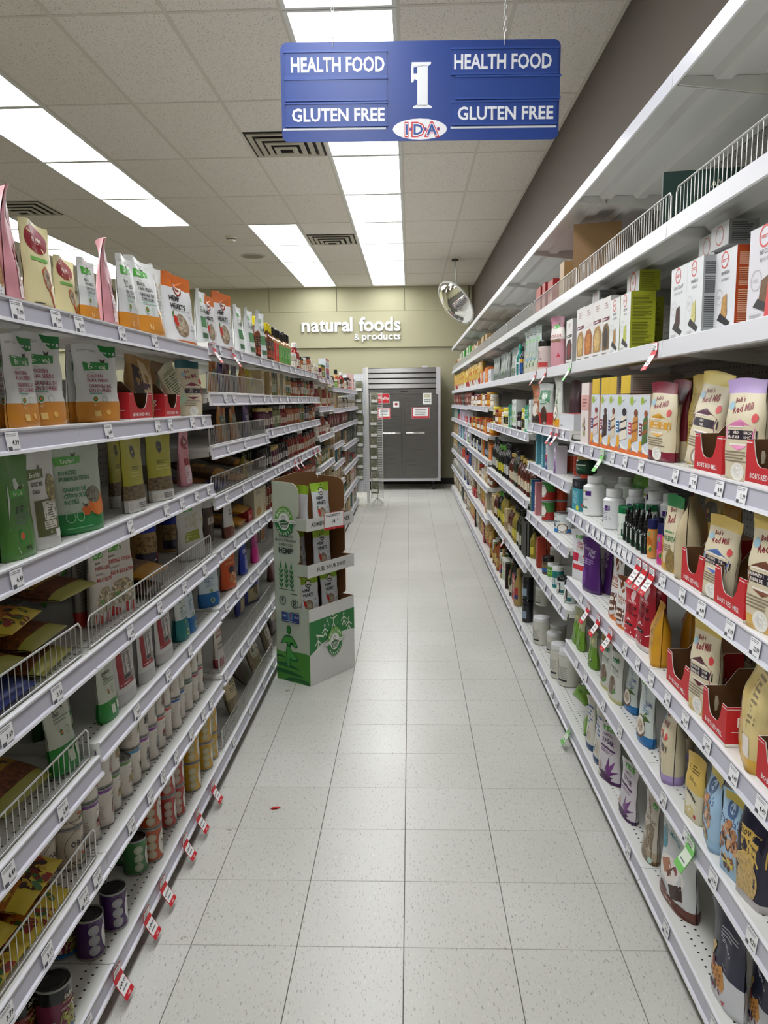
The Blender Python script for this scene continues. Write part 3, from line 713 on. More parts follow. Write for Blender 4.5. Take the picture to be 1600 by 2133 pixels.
# ---------------------------------------------------------------- convex mirror
n_ = Vector((-.72, -.40, -.57)).normalized(); c_ = Vector((.677, 11.60, 2.935)); R_ = .355
t = empty('convex_mirror', 'round convex security mirror hanging from the ceiling on a thin pole', 'mirror', c_)
up = Vector((0, 0, 1)); ax = n_.cross(up).normalized(); ay = ax.cross(n_)
def dish(prof, nseg=28):
    mb = MB()
    for (r0, d0), (r1, d1) in zip(prof, prof[1:]):
        vs = []
        for r, d in ((r0, d0), (r1, d1)):
            for k in range(nseg):
                a = 2*PI*k/nseg; vs.append(ax*(r*math.cos(a))+ay*(r*math.sin(a))+n_*d)
        mb.add(vs, [(k, (k+1) % nseg, nseg+(k+1) % nseg, nseg+k) for k in range(nseg)], 'ffffff', smooth=True)
    return mb
sag = .15; cap = [(R_*.97*i/9, sag*(1-(i/9)**2)) for i in range(9, -1, -1)]; cap[-1] = (.0005, sag)
dish(cap).obj('reflective_dome', mat('mirror_silver', 'f0f0ee', .03, metal=1.0), t)
dish([(R_*.95, .012), (R_, .006), (R_, -.012), (R_*.9, -.02), (.001, -.03)]).obj('rim', mat('rim_grey', 'c8c8c2', .5), t)
mb = MB(); e0 = -n_*.03; e1 = Vector((.668, 11.68, 3.559))-c_; mb.tube(e0, e0+Vector((0, 0, .08)), .012); mb.tube(e0+Vector((0, 0, .08)), e1, .010); mb.obj('pole', mat('pole_paint', 'd0d0cc', .4), t)
mb = MB(); mb.tube(e1, e1-Vector((0, 0, .02)), .05, n=12); mb.obj('mount_plate', mat('mount_dark', '4b4943', .6), t)

# ---------------------------------------------------------------- pegboard end panel and wire rack with packets
t = empty('pegboard_panel', 'white pegboard end panel beyond the far end of left shelving', 'pegboard', (-.82, 11.6, 0))
mb = MB(); mb.box(-.18, 0, .17, .165, .02, 1.93); mb.obj('board', PEGW, t)
mb = MB(); mb.box(.165, -.01, .012, .205, .03, 2.03); mb.obj('post', WHITE, t)
mb = MB(); mb.box(.165, -.2, 0, .2, .03, .012); mb.obj('foot_bar', WHITE, t)
t = empty('wire_rack', 'slim white wire spinner rack standing before the fridge', 'rack', (-.49, 11.36, 0))
WW = mat('white_wire', 'dcdcd8', .4)
mb = MB(); mb.tube((0, .02, .03), (0, .02, 1.66), .008); mb.obj('post', WW, t)
for a in (0, 1, 2, 3):
    u = PI/4+PI/2*a; mb = MB(); mb.path([(0, .02, .12), (.1*math.cos(u), .02+.1*math.sin(u), .03), (.115*math.cos(u), .02+.115*math.sin(u), .008)], .008); mb.obj('leg', WW, t)
mb = MB()
for i in range(62):
    z = .12+i*.025; mb.path([(-.085, -.03, z), (-.085, .07, z), (.085, .07, z), (.085, -.03, z), (-.085, -.03, z)], .0022, n=4)
mb.obj('wire_tier', WW, t, kind='stuff')
for x, y in ((-.085, -.03), (-.085, .07), (.085, .07), (.085, -.03)):
    mb = MB(); mb.tube((x, y, .1), (x, y, 1.65), .004, n=5); mb.obj('corner_wire', WW, t)
rr = random.Random(4)
pk = {}
def packet(x, y, z, label, grp):
    v = rr.randint(0, 3)
    if v not in pk:
        mb = MB(); r2 = random.Random(v); S = planar(0, -.014)
        pts = lambda y_: [(-.055, y_*.3, 0), (.055, y_*.3, 0), (.05, y_, .05), (-.05, y_, .05), (.052, y_*.6, .12), (-.052, y_*.6, .12), (.05, 0, .165), (-.05, 0, .165)]
        for y_ in (-.014, .012): mb.add(pts(y_), [(0, 1, 2, 3), (3, 2, 4, 5), (5, 4, 6, 7)], ['8b8b74', '93907c', '7d8268', '8d8a70'][v], .6)
        draw(mb, S, .1, .16, [('D', .5, .4, .45, .5, 40, ['5e6a47', '777c5c', 'b3ae96', '4a5238'], .09)], r2, base=.001)
        mb2 = MB(); mb2.box(-.045, -.019, .02, .045, -.0165, .062, 'e6e6e2')
        pk[v] = (mb.mesh('packet'), mb2.mesh('label_card'))
    t = empty('herb_packet', label, 'packet', (x, y, z), rr.uniform(-.25, .25), grp)
    link('packet', pk[v][0], FILM, t); link('label_card', pk[v][1], CARD, t)
for i in range(9):
    packet(-.755+rr.uniform(-.015, .015), 11.578, .36+.163*i, f'{ORD[8-i]} dried-herb packet from the top of the pegboard column', 'herb packets on the pegboard')
    packet(-.52+rr.uniform(-.02, .02), 11.30, .19+.163*i, f'{ORD[8-i]} dried-herb packet from the top of the wire rack', 'herb packets on the wire rack')

# ---------------------------------------------------------------- scrap on the floor
mb = MB(); n = 10
top = [(.019*math.cos(2*PI*i/n), .008*math.sin(2*PI*i/n), .0015+.003*abs(math.sin(2*PI*i/n))) for i in range(n)]
mb.add([(0, 0, .004)]+top, [(0, 1+i, 1+(i+1) % n) for i in range(n)], 'd0392b', smooth=True); mb.add([(x, y, .0004) for x, y, z in top], [tuple(range(n))[::-1]], 'b52d22')
o = mb.obj('red_scrap', CARD, None, label='small red paper scrap lying on the pale floor tiles', category='litter'); o.location = (-.522, 2.746, 0); o.rotation_euler = (0, 0, .3)
# ---------------------------------------------------------------- packaging shapes
def bag(kind, w, h, d, bands, art, seed, crumple=1.0):
    r = random.Random(seed*31+7); p = [r.uniform(0, 6.28) for _ in range(6)]
    bend = r.uniform(-.01, .05)*h*crumple; d = d*.9; wave = r.uniform(.4, 1.0)*.02*crumple; tw = r.uniform(-.012, .012)*crumple; am = d*.055*crumple
    def prof(u, v):
        u = np.abs(u)
        if kind == 'pouch':
            t = np.clip(1-v/.9, 0, 1)**.75*np.clip(.85+v*4, 0, 1); e = (1-u**2.6)**.6
        elif kind == 'gusset':
            t = np.where(v < .55, .94+.06*np.sin(v*6), np.clip(1-(v-.55)/.36, 0, 1)**.85); e = (1-u**7)**.5
        else:
            t = np.clip(1-np.abs(2*v-1)**3.2, 0, 1)**.6; e = (1-u**2.6)**.55
        return t*e*d/2
    def S(x, z, off, side=1):
        x = np.asarray(x, float); z = np.asarray(z, float)
        u = np.clip(x/(w/2), -1, 1); v = np.clip(z/h, 0, 1)
        wob = am*(np.sin(4.7*u+6*v+p[0])*np.sin(8*v-2.6*u+p[1])+.5*np.sin(11*u+5*v+p[2]))*(1-u*u)*np.clip(v*6, 0, 1)*np.clip((1-v)*6, 0, 1)
        y = -side*(prof(u, v)+.0012)+wob*side*(.6 if side > 0 else .3)-side*off
        y = y+bend*v*v+wave*np.sin(2.7*u+p[3])*np.clip((v-.62)/.38, 0, 1)**2
        nar = {'pouch': .05*np.sin(PI*np.clip(v*1.05, 0, 1)), 'gusset': -.025*np.clip((v-.55)/.4, 0, 1)+.012*np.sin(9*v), 'pillow': .03*np.sin(PI*v)}[kind]
        xx = x*(1-nar)+tw*(v-.3)+.0025*crumple*np.sin(17*v+p[4])*u
        zz = v*h+.004*crumple*np.sin(3*u+p[5])*np.clip((v-.8)/.2, 0, 1)
        return np.stack([xx, y, zz], -1)
    mb = MB(); nu, nv = 12, 15
    vs = sorted(set([round(i/nv, 4) for i in range(nv+1)]+[b[0] for b in bands if 0 < b[0] < 1]))
    us = [-1, -.985]+[-1+2*i/nu for i in range(1, nu)]+[.985, 1]
    U, V = np.meshgrid(us, vs); n = len(us)
    for side in (1, -1):
        P = S(U*w/2, V*h, 0.0, side).reshape(-1, 3)
        for j in range(len(vs)-1):
            vm = (vs[j]+vs[j+1])/2; bd = next(b for b in bands if vm <= b[0])
            mb.add(P[j*n:(j+2)*n], [(i, i+1, n+i+1, n+i) if side > 0 else (i+1, i, n+i, n+i+1) for i in range(n-1)], bd[1], bd[2] if len(bd) > 2 else 0.0, True)
    a = S(np.array(us)*w/2, np.zeros(n), 0.0, 1); b = S(np.array(us)*w/2, np.zeros(n), 0.0, -1)
    mb.add(np.concatenate([a, b]), [(i+1, i, n+i, n+i+1) for i in range(n-1)], bands[0][1])
    weld(mb)
    pr = MB(); draw(pr, S, w, h, art, random.Random(seed+1), base=.0007)
    return [('body', mb.mesh('body'), FILM)]+([('label_print', pr.mesh('label_print'), FILM)] if art else [])
def weld(mb):
    seen = {}; idx = []; nv = []
    for v in mb.v:
        k = (round(v[0], 6), round(v[1], 6), round(v[2], 6))
        if k not in seen: seen[k] = len(nv); nv.append(v)
        idx.append(seen[k])
    mb.v = nv; f2, c2, s2 = [], [], []
    for f, c, s in zip(mb.f, mb.c, mb.sm):
        g = []
        for i in f:
            if idx[i] not in g: g.append(idx[i])
        if len(g) > 2: f2.append(g); c2.append(c); s2.append(s)
    mb.f, mb.c, mb.sm = f2, c2, s2
def carton(w, h, d, cols, art, sart, seed):
    """cols: front, side, top"""
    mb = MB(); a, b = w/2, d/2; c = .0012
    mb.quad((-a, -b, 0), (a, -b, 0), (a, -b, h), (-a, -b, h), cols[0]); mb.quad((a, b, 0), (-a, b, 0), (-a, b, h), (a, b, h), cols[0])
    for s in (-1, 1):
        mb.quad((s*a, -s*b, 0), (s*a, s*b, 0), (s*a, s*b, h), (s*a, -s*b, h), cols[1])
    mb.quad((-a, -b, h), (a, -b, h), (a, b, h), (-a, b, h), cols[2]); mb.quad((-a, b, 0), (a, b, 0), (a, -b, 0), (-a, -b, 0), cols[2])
    mb.quad((-a, -b-.0006, h-.0006), (a, -b-.0006, h-.0006), (a, -b+.012, h+.0008), (-a, -b+.012, h+.0008), cols[2])
    pr = MB(); draw(pr, planar(0, -b), w, h, art, random.Random(seed))
    out = [('body', mb.mesh('body'), CARD)]+([('label_print', pr.mesh('label_print'), CARD)] if len(pr.v) else [])
    return out+side_prints(a, d, h, sart, seed)
def side_prints(a, d, h, sart, seed=0):
    out = []
    for s in (-1, 1) if sart else ():
        sp = MB(); draw(sp, lambda x, z, off: np.stack([np.full_like(x, s*(a+off)), x*s, z], 1), d, h, sart, random.Random(seed)); out.append(('side_print', sp.mesh('side_print'), CARD))
    return out
def lathe_item(prof, lid, r, h0, h1, art, seed, bm=None, lidname='lid', n=16, lm=None):
    """prof and lid: lists (r, z, colour); the art wraps round radius r between h0 and h1 (x 0..1 = the visible half turn)"""
    out = []; mb = MB(); mb.lathe(prof, n); out.append(('body', mb.mesh('body'), bm or GLOSS))
    if lid: mb = MB(); mb.lathe(lid, n); out.append((lidname, mb.mesh(lidname), lm or GLOSS))
    if art:
        zs = [p[1] for p in prof]; rs = [p[0] for p in prof]
        def S(x, z, off):
            rr = np.interp(z+h0, zs, rs) if all(a <= b for a, b in zip(zs, zs[1:])) else np.full_like(x, r)
            t = x/r; rr = rr/np.cos(PI/n)*.99+off+.0003; return np.stack([rr*np.sin(t), -rr*np.cos(t), z+h0], 1)
        pr = MB(); draw(pr, S, PI*r, h1-h0, art, random.Random(seed)); out.append(('label_print', pr.mesh('label_print'), GLOSS))
    return out
def can(r, h, bands, art, seed, top='9a9a98', spec=None):
    pr = [(r-.003, 0, '8d8d8c'), (r, .0015, '8d8d8c'), (r, .0045, '8d8d8c'), (r-.001, .006, bands[0][1])]
    for i, (v, c) in enumerate(bands):
        z = .006+v*(h-.012); pr.append((r-.001, z, bands[i+1][1] if i+1 < len(bands) else '8d8d8c'))
    pr += [(r, h-.0045, '9d9d9b'), (r, h-.001, '9d9d9b'), (r-.002, h, '9d9d9b'), (r-.003, h-.004, top), (r*.72, h-.004, top), (r*.68, h-.0025, top), (r*.5, h-.0025, top), (r*.47, h-.004, top), (0, h-.004, top)]
    body = pr[:-9]; lid = pr[-10:]
    return lathe_item(body, lid, r, .006, h-.006, art, seed, n=20)
def tray(w, h, d, txt, kind='scoop', torn=False):
    """open shelf-ready carton: red outside, kraft inside, front cut out in a scoop"""
    mb = MB(); a, b = w/2, d/2; K = '6b4a30'; RED = 'c4242c'; n = 16
    def prof(x):
        u = abs(x)/(a*.62)
        return h if u >= 1 else h*(.42+.58*u**4)
    xs = [-a+2*a*i/n for i in range(n+1)]
    for y, c, s in ((-b, RED, 1), (-b+.0018, K, -1)):
        vs = [(x, y, 0) for x in xs]+[(x, y, prof(x)) for x in xs]
        mb.add(vs, [((i, i+1, n+2+i, n+1+i) if s > 0 else (i+1, i, n+1+i, n+2+i)) for i in range(n)], c)
    vs = [(x, -b, prof(x)) for x in xs]+[(x, -b+.0018, prof(x)) for x in xs]
    mb.add(vs, [(i, i+1, n+2+i, n+1+i) for i in range(n)], 'e9e4de')
    for s in (-1, 1):
        hb = h*1.45
        for off, c in ((0, RED), (-.0018, K)):
            mb.add([(s*(a+off), -b, 0), (s*(a+off), b, 0), (s*(a+off), b, hb), (s*(a+off), .3*b, hb), (s*(a+off), -.2*b, h), (s*(a+off), -b, h)], [(0, 1, 2, 3, 4, 5)], c)
        mb.add([(s*a, -b, h), (s*a, -.2*b, h), (s*a-s*.0018, -.2*b, h), (s*a-s*.0018, -b, h), (s*a, .3*b, hb), (s*a, b, hb), (s*a-s*.0018, b, hb), (s*a-s*.0018, .3*b, hb)], [(0, 1, 2, 3), (4, 5, 6, 7), (1, 4, 7, 2)], 'e9e4de')
    mb.box(-a, b-.0018, 0, a, b, h*1.45, K); mb.box(-a, -b, 0, a, b, .0015, K)
    pr = MB()
    art = [('R', 0, 0, 1, .07, 'efeeea'), ('T', txt, .5, .22, .12, .86, 'f3eeea', 'c', .02), ('R', .0, .93, .17, .95, 'f3eeea'), ('R', .83, .93, 1, .95, 'f3eeea')]
    draw(pr, planar(0, -b), w, h, art)
    sa = [('R', 0, 0, 1, .07, 'efeeea'), ('T', txt.split()[0], .5, .62, .26, .6, 'f3eeea', 'c', .02), ('R', .1, .36, .9, .375, 'f3eeea'), ('R', 0, .93, .38, .945, 'f3eeea')]
    return [('body', mb.mesh('body'), CARD), ('label_print', pr.mesh('label_print'), CARD)]+side_prints(a, d, h, sa)

# ---------------------------------------------------------------- printed artwork
def everland(cx, cy, s, c='4fa83d', t='e8f2e2'):
    return [('P', [(cx-.30*s, cy-.055*s), (cx+.28*s, cy-.035*s), (cx+.32*s, cy+.05*s), (cx-.32*s, cy+.06*s)], c), ('T', 'Everland', cx, cy, .055*s, .5*s, t, 'c', .02), ('P', [(cx+.12*s, cy+.05*s), (cx+.2*s, cy+.05*s), (cx+.24*s, cy+.1*s), (cx+.16*s, cy+.075*s), (cx+.1*s, cy+.095*s)], '3b2c22')]
def seals(cx, cy, s=1):
    return [('E', cx, cy, .085*s, .085*s, 'd9dfd0'), ('E', cx, cy, .06*s, .06*s, '3f8a3f'), ('E', cx, cy, .03*s, .03*s, 'd8643a'), ('O', cx+.24*s, cy, .07*s, .012*s, '9fb998')]
def flax(): return [('P', [(.62, 1), (1, 1), (1, .86), (.82, .84), (.68, .9)], '23803a')]+everland(.5, .72, 1.0, '2f8b3f')+[('L', .1, .9, .55, .93, 2, '9a9a96'), ('T', 'ORGANIC', .36, .645, .018, .3, '93a08a'), ('T', 'GOLDEN', .24, .60, .042, .6, 'a3324c', 'l', .02), ('T', 'FLAX SEEDS', .24, .545, .042, .62, 'a3324c', 'l', .02), ('T', 'GRAINES DE', .24, .47, .045, .66, '8e3348', 'l', .02), ('T', 'LIN DOREES', .24, .415, .045, .66, '8e3348', 'l', .02), ('L', .24, .36, .7, .39, 1, '67a392')]+seals(.36, .3, .9)+[('T', 'K/', .33, .225, .03, .2, 'f3d9a4', 'l', .02), ('R', .3, .08, .44, .15, 'e9c477'), ('E', .62, .13, .05, .05, 'e7b65c')]
def chia(): return everland(.45, .80, .95)+[('L', .1, .9, .9, .93, 2, 'c6c9c4'), ('T', 'ORGANIC', .3, .715, .02, .3, '9fb493', 'l'), ('T', 'BLACK', .25, .665, .045, .5, '3a3a3a', 'l', .02), ('T', 'CHIA SEEDS', .25, .605, .045, .6, '3a3a3a', 'l', .02), ('T', 'GRAINES DE', .25, .53, .045, .62, '3a3a3a', 'l', .02), ('T', 'CHIA NOIR', .25, .47, .045, .6, '3a3a3a', 'l', .02), ('L', .25, .4, .8, .44, 2, '9fc1ad')]+seals(.34, .33, .85)+[('T', 'K/', .3, .11, .07, .3, 'f6d9a0', 'l', .02), ('E', .8, .3, .07, .07, 'e8b65c')]
def quin(): return everland(.5, .9, .8)+[('T', 'QUINOA', .2, .76, .06, .6, '2e2b28', 'l', .03), ('T', 'GRAIN', .22, .69, .045, .5, '4a3a34', 'l', .02), ('L', .22, .58, .85, .66, 2, '8ba389')]+seals(.36, .47, 1)+[('T', 'K/', .3, .28, .06, .3, '7cc274', 'l', .02), ('R', .38, .1, .58, .24, 'd9e3cf'), ('R', .66, .12, .86, .26, 'd9e3cf')]
def prana(c, pink=False):
    a = [('E', .5, .80, .40, .22, '8e1c26'), ('T', 'PRANA', .5, .80, .055, .66, 'f6ece4', 'c', .03), ('L', .3, .745, .7, .765, 1, 'd8a8a4'), ('E', .42, .965, .035, .035, '6b665a')]
    if pink: return a+[('R', .2, .38, .62, .5, '9c1f2c'), ('R', .2, .05, .66, .37, 'f3dfe3'), ('L', .26, .15, .6, .36, 5, 'b5707e'), ('T', '200 g', .42, .1, .05, .4, 'a92a36', 'c', .03), ('R', .6, .52, .9, .56, '6aa84f'), ('P', [(.66, .5), (.95, .45), (1, .15), (.8, .2)], '8a6450', .9)]
    return a+[('T', 'chia', .42, .67, .06, .4, 'a3622f', 'c', .02), ('R', .2, .555, .78, .595, '72b352'), ('P', [(.50, .46), (.62, .51), (.74, .44), (.74, .3), (.66, .22), (.56, .26), (.5, .36)], 'b65735'), ('P', [(.53, .455), (.62, .49), (.71, .43), (.71, .31), (.65, .24), (.57, .28), (.53, .37)], 'c9b9a2', .8), ('P', [(.62, .24), (.7, .22), (.82, .02), (.74, .02)], 'b04a2c'), ('L', .12, .02, .6, .08, 2, '3c3c38')]
def granola(): return [('E', .6, .8, .38, .2, '8e1c26'), ('T', 'PRANA', .6, .8, .055, .66, 'f6ece4', 'c', .03), ('E', .55, .42, .42, .5, 'b5523a', .9), ('E', .6, .36, .3, .36, 'd6a66a', .9), ('R', .1, .06, .8, .16, 'dfe3e6'), ('L', .15, .07, .7, .15, 2, '33343c')]
def hemp(c, dk): return [('P', [(0, 1), (1, 1), (1, .74), (.8, .79), (.5, .815), (.2, .79), (0, .74)], c), ('E', .5, .965, .022, .022, '1a1a18'), ('E', .5, .80, .145, .145, dk), ('E', .5, .80, .11, .11, 'e8e4da'), ('P', [(.41, .785), (.5, .8), (.59, .785), (.56, .755), (.44, .755)], dk), ('R', .33, .79, .67, .815, 'e8e4da'), ('L', .36, .795, .64, .812, 1, dk), ('T', 'HEMP', .19, .645, .075, .5, '232321', 'l', .045), ('T', 'HEARTS', .19, .535, .075, .64, '232321', 'l', .045), ('L', .19, .47, .84, .49, 1, 'b0b4b4'), ('E', .42, .26, .21, .21, 'b49a7c', .8), ('E', .42, .275, .17, .15, 'd2c3a8', .9), ('P', [(.2, .4), (.3, .37), (.33, .27), (.27, .22), (.19, .3)], 'c2342a'), ('P', [(.22, .41), (.18, .36), (.17, .44), (.24, .46)], '5d7f3a'), ('T', '10g', .75, .40, .035, .18, '4a4f4c', 'c', .02), ('T', '12g', .75, .27, .035, .18, '4c6f3f', 'c', .02), ('L', .66, .2, .85, .23, 1, 'a9adad')]
def hemp_o(): return hemp('d8702a', '8e2b22')+[('R', .2, 0, .9, .035, 'd8702a')]
def wgreen(): return everland(.5, .8, .7)+[('T', 'HEMP', .3, .68, .04, .5, '66736a', 'l', .02), ('L', .3, .58, .8, .65, 2, '8b978f'), ('R', .22, .30, .8, .50, '4c8a55'), ('R', .24, .20, .78, .30, 'dfe6e0'), ('R', .22, .1, .8, .19, '3c6b46'), ('P', [(.62, .62), (.75, .56), (.85, .63), (.75, .66), (.72, .74)], '3d6e49')]
def split(): return everland(.25, .76, 1.0, '5c6f37')+[('T', 'SPLIT PEA', .1, .665, .045, .5, '2f2e2a', 'l', .03), ('T', 'CASSE', .1, .59, .04, .3, '2f2e2a', 'l', .03), ('E', .74, .6, .2, .2, 'a79c66', .9), ('D', .74, .6, .18, .18, 50, ['b7ab6c', '8d8c4c', 'c8bd86'], .025), ('R', .1, .13, .84, .5, '55592f'), ('R', .32, .29, .82, .48, 'd5d4c8'), ('L', .35, .3, .8, .47, 7, '5b5a52'), ('R', .28, .2, .7, .28, 'cfcdbd'), ('L', .3, .205, .68, .275, 3, '77766b'), ('T', 'K/', .44, .165, .03, .2, 'dfe0d0', 'l', .02), ('R', .62, .1, .84, .18, 'e4e4e0')]
def pumpkin(): return everland(.3, .83, .9)+[('T', 'ROASTED', .08, .70, .05, .5, '3c7d55', 'l', .03), ('T', 'PUMPKIN SEEDS', .08, .63, .05, .62, '3c7d55', 'l', .03), ('T', 'GRAINES DE', .1, .51, .05, .5, '34895a', 'l', .03), ('T', 'CITROUILLE', .1, .44, .05, .5, '34895a', 'l', .03), ('T', 'ROTIES', .1, .37, .05, .34, '34895a', 'l', .03), ('E', .78, .31, .21, .17, 'c96a22'), ('E', .78, .31, .11, .17, 'd97a2a'), ('E', .72, .42, .17, .12, '8d8b78', .9), ('E', .50, .25, .1, .07, 'c25d1e'), ('P', [(.42, .35), (.47, .32), (.56, .33), (.5, .28)], '4d3a2a'), ('O', .18, .2, .08, .015, '8cc69a'), ('O', .36, .2, .08, .015, '8cc69a'), ('L', .1, .06, .6, .09, 1, '5fb079')]
def eat(): return [('P', [(.38, .78), (.48, .71), (.6, .77), (.62, .87), (.5, .9), (.4, .86)], '2d3033'), ('T', 'eat', .5, .81, .03, .2, 'd9d65a', 'c', .03), ('L', .3, .56, .78, .62, 2, '5f641e'), ('L', .25, .47, .85, .55, 2, 'c9c771'), ('R', .08, .17, .92, .36, '7d6a48', .9), ('R', .05, .01, .95, .155, 'c4c3bd'), ('L', .4, .04, .85, .13, 3, '6a6a66')]
def pea(): return [('P', [(.25, .72), (.55, .78), (.75, .70), (.8, .45), (1, .2), (1, .06), (.3, .06), (.15, .3)], 'cfdad0'), ('P', [(.82, .5), (.95, .55), (1, .4), (.98, .22)], '9fb06a', .9)]+everland(.5, .63, .7)+[('T', 'SPLIT', .36, .48, .06, .5, '37413a', 'l', .03), ('L', .3, .33, .8, .44, 3, '5c7360'), ('E', .42, .22, .09, .09, '3f8a3f'), ('E', .42, .22, .05, .05, 'd8643a'), ('T', '454g', .56, .1, .045, .4, '2f3a32', 'c', .03)]
def popcorn(): return everland(.45, .86, .9)+[('T', 'ORGANIC', .2, .765, .025, .4, '5b4440', 'l', .02), ('T', 'POPPING CORN', .2, .70, .05, .7, 'c03a34', 'l', .03), ('T', 'BIOLOGIQUE', .2, .625, .022, .4, '5b4440', 'l', .02), ('T', 'MAIS A ECLATER', .2, .555, .05, .72, 'c03a34', 'l', .03), ('P', [(.2, .14), (.85, .14), (.9, .36), (.7, .46), (.35, .44), (.18, .32)], 'cbbd9d', .9), ('D', .53, .29, .34, .3, 60, ['e3d9bd', 'cdb98a', 'f0ead6'], .05), ('E', .4, .25, .1, .1, '7aa866'), ('R', .05, 0, .12, .13, 'c0302c'), ('R', .2, 0, .3, .13, 'c0302c'), ('R', .6, 0, .7, .13, 'c0302c'), ('R', .8, 0, .88, .13, 'c0302c'), ('E', .35, .05, .12, .1, 'c0302c')]
def rear(): return [('R', .12, .28, .88, .80, '8e8b88'), ('R', .12, .28, .34, .80, '9b2c33'), ('R', .36, .45, .86, .78, 'cfccc9'), ('L', .38, .46, .84, .77, 12, '6b6866'), ('R', .12, .28, .7, .36, '9b2c33'), ('L', .16, .3, .6, .34, 1, 'e3cfd0'), ('R', .36, .38, .62, .44, '3d3b3a'), ('E', .36, .92, .1, .07, '7a3a34')]
def bluep(c): return [('T', 'LA', .25, .88, .035, .3, '2f6f9f', 'l', .02), ('T', 'SESAME', .25, .82, .04, .6, '2f6f9f', 'l', .02), ('T', 'SEEDS', .25, .76, .04, .5, '2f6f9f', 'l', .02), ('T', 'GRAINES DE', .25, .64, .035, .6, c, 'l', .02), ('T', 'SESAME', .25, .58, .035, .6, c, 'l', .02), ('L', .25, .45, .8, .55, 3, '8fb0c2'), ('E', .5, .36, .07, .07, '7aa866'), ('E', .5, .15, .1, .1, 'b6c46a'), ('E', .5, .15, .06, .06, c), ('D', .85, .3, .12, .2, 16, ['f0f0f0'], .03)]
def bob(badge, t1, t2, pic='e9e6dc', top=None, btxt='f2e9df'):
    return [('T', "Bob's", .40, .80, .05, .3, '7d2430', 'c', .04, 6), ('T', 'Red Mill', .52, .72, .075, .74, '8a2634', 'c', .035, 8), ('E', .2, .74, .09, .07, '9fc0cf'), ('E', .87, .62, .07, .07, 'cf4a4a'),
            ('P', [(.1, .52), (.3, .57), (.5, .61), (.7, .57), (.92, .52), (.88, .44), (.92, .38), (.7, .34), (.5, .30), (.3, .34), (.1, .38), (.14, .45)], badge), ('R', .05, .41, .95, .50, '2c2430' if badge not in ('d9a23a', 'd9b52e') else badge), ('T', t1, .5, .478, .03, .84, btxt, 'c', .03), ('T', t2, .5, .434, .03, .84, btxt, 'c', .03), ('L', .2, .52, .8, .55, 1, btxt), ('L', .25, .34, .75, .38, 1, btxt), ('L', .12, .18, .88, .30, 4, '8a7d6a'), ('E', .5, .09, .2, .14, pic), ('E', .5, .095, .15, .1, 'f7f5ee', .4)]
def duink(t1, t2, pic, dark='2d2a2c'):
    return [('O', .45, .88, .17, .03, 'd9524e'), ('L', .34, .86, .58, .9, 2, 'd9524e'), ('T', t1, .5, .72, .05, .86, dark, 'c', .0), ('T', t2, .5, .64, .04, .8, '77757a', 'c', .0), ('O', .25, .44, .16, .012, 'bdb9bb'), ('L', .16, .42, .34, .46, 3, 'c3bfc1'), ('P', [(.42, .42), (.62, .46), (.66, .2), (.5, .12), (.36, .2)], pic, .4), ('P', [(.2, .16), (.7, .05), (.82, .1), (.34, .24)], dark), ('L', .1, .03, .5, .08, 2, 'b7b4b6')]
def sidetext(c): return [('L', .08, .76, .92, .92, 7, c), ('L', .08, .52, .92, .74, 9, c), ('R', .08, .46, .7, .475, c), ('L', .08, .08, .92, .45, 15, c)]
def cake(pic, tag, dark): return [('E', .25, .9, .16, .11, '9fb83a'), ('T', 'Kinnik', .55, .9, .04, .4, '7e9a2a', 'c', .01, 20), ('P', [(.08, .02), (.92, .02), (.92, .08), (.6, .12), (.3, .2), (.08, .16)], 'f0f0ee'), ('R', .02, .34, .28, .54, tag), ('L', .05, .36, .25, .52, 3, 'f0f0f0'), ('P', [(.3, .2), (.86, .26), (.84, .62), (.7, .7), (.42, .6)], pic), ('P', [(.32, .36), (.85, .42), (.85, .46), (.32, .4)], dark), ('P', [(.32, .5), (.84, .56), (.84, .59), (.34, .53)], dark), ('E', .66, .7, .16, .09, dark, .5), ('E', .2, .15, .14, .2, 'e8a92e'), ('P', [(0, 0), (1, 0), (1, .06), (0, .1)], 'd86a26'), ('E', .35, .09, .06, .06, '7d8a9a')]
def pboxart(tag, pic, pic2): return [('L', .3, .8, .75, .92, 3, 'b49a96'), ('R', .08, .6, .92, .66, tag), ('L', .15, .61, .85, .65, 1, 'e8e0e4'), ('P', [(.1, .1), (.9, .1), (.95, .42), (.7, .56), (.3, .54), (.06, .4)], pic, .8), ('E', .5, .3, .28, .26, pic2, .6), ('L', .1, .02, .8, .07, 1, '8b8580')]
def earths(stripe, beans, nm): return [('T', "earth's choice", .62, .80, .05, .5, '3a3330', 'c', .02), ('L', .45, .71, .8, .75, 1, '9a8f86'), ('D', .64, .46, .15, .16, 7, beans, .1), ('D', .62, .44, .08, .1, 5, beans, .1), ('T', nm, .62, .22, .05, .4, '3a3330', 'c', .02), ('L', .5, .12, .75, .17, 1, '8a8078'), ('L', .05, .2, .25, .6, 6, 'c0b8ac')]
def circ(panel, t1, t2, dots): return [('E', .68, .5, .3, .41, panel)]+everland(.68, .74, .5, '5f9a44')+[('T', t1, .68, .56, .085, .42, '2f2a30', 'c', .03), ('T', t2, .68, .44, .085, .42, '2f2a30', 'c', .03), ('L', .5, .3, .86, .36, 1, '8b7f8f'), ('E', .62, .2, .06, .06, '5a5560'), ('R', .7, .17, .84, .25, '5d4f80')]+[('E', .2, .2+.28*i, .12, .12, dots) for i in range(3)]+[('O', .2, .2+.28*i, .1, .015, '9aa08a') for i in range(3)]
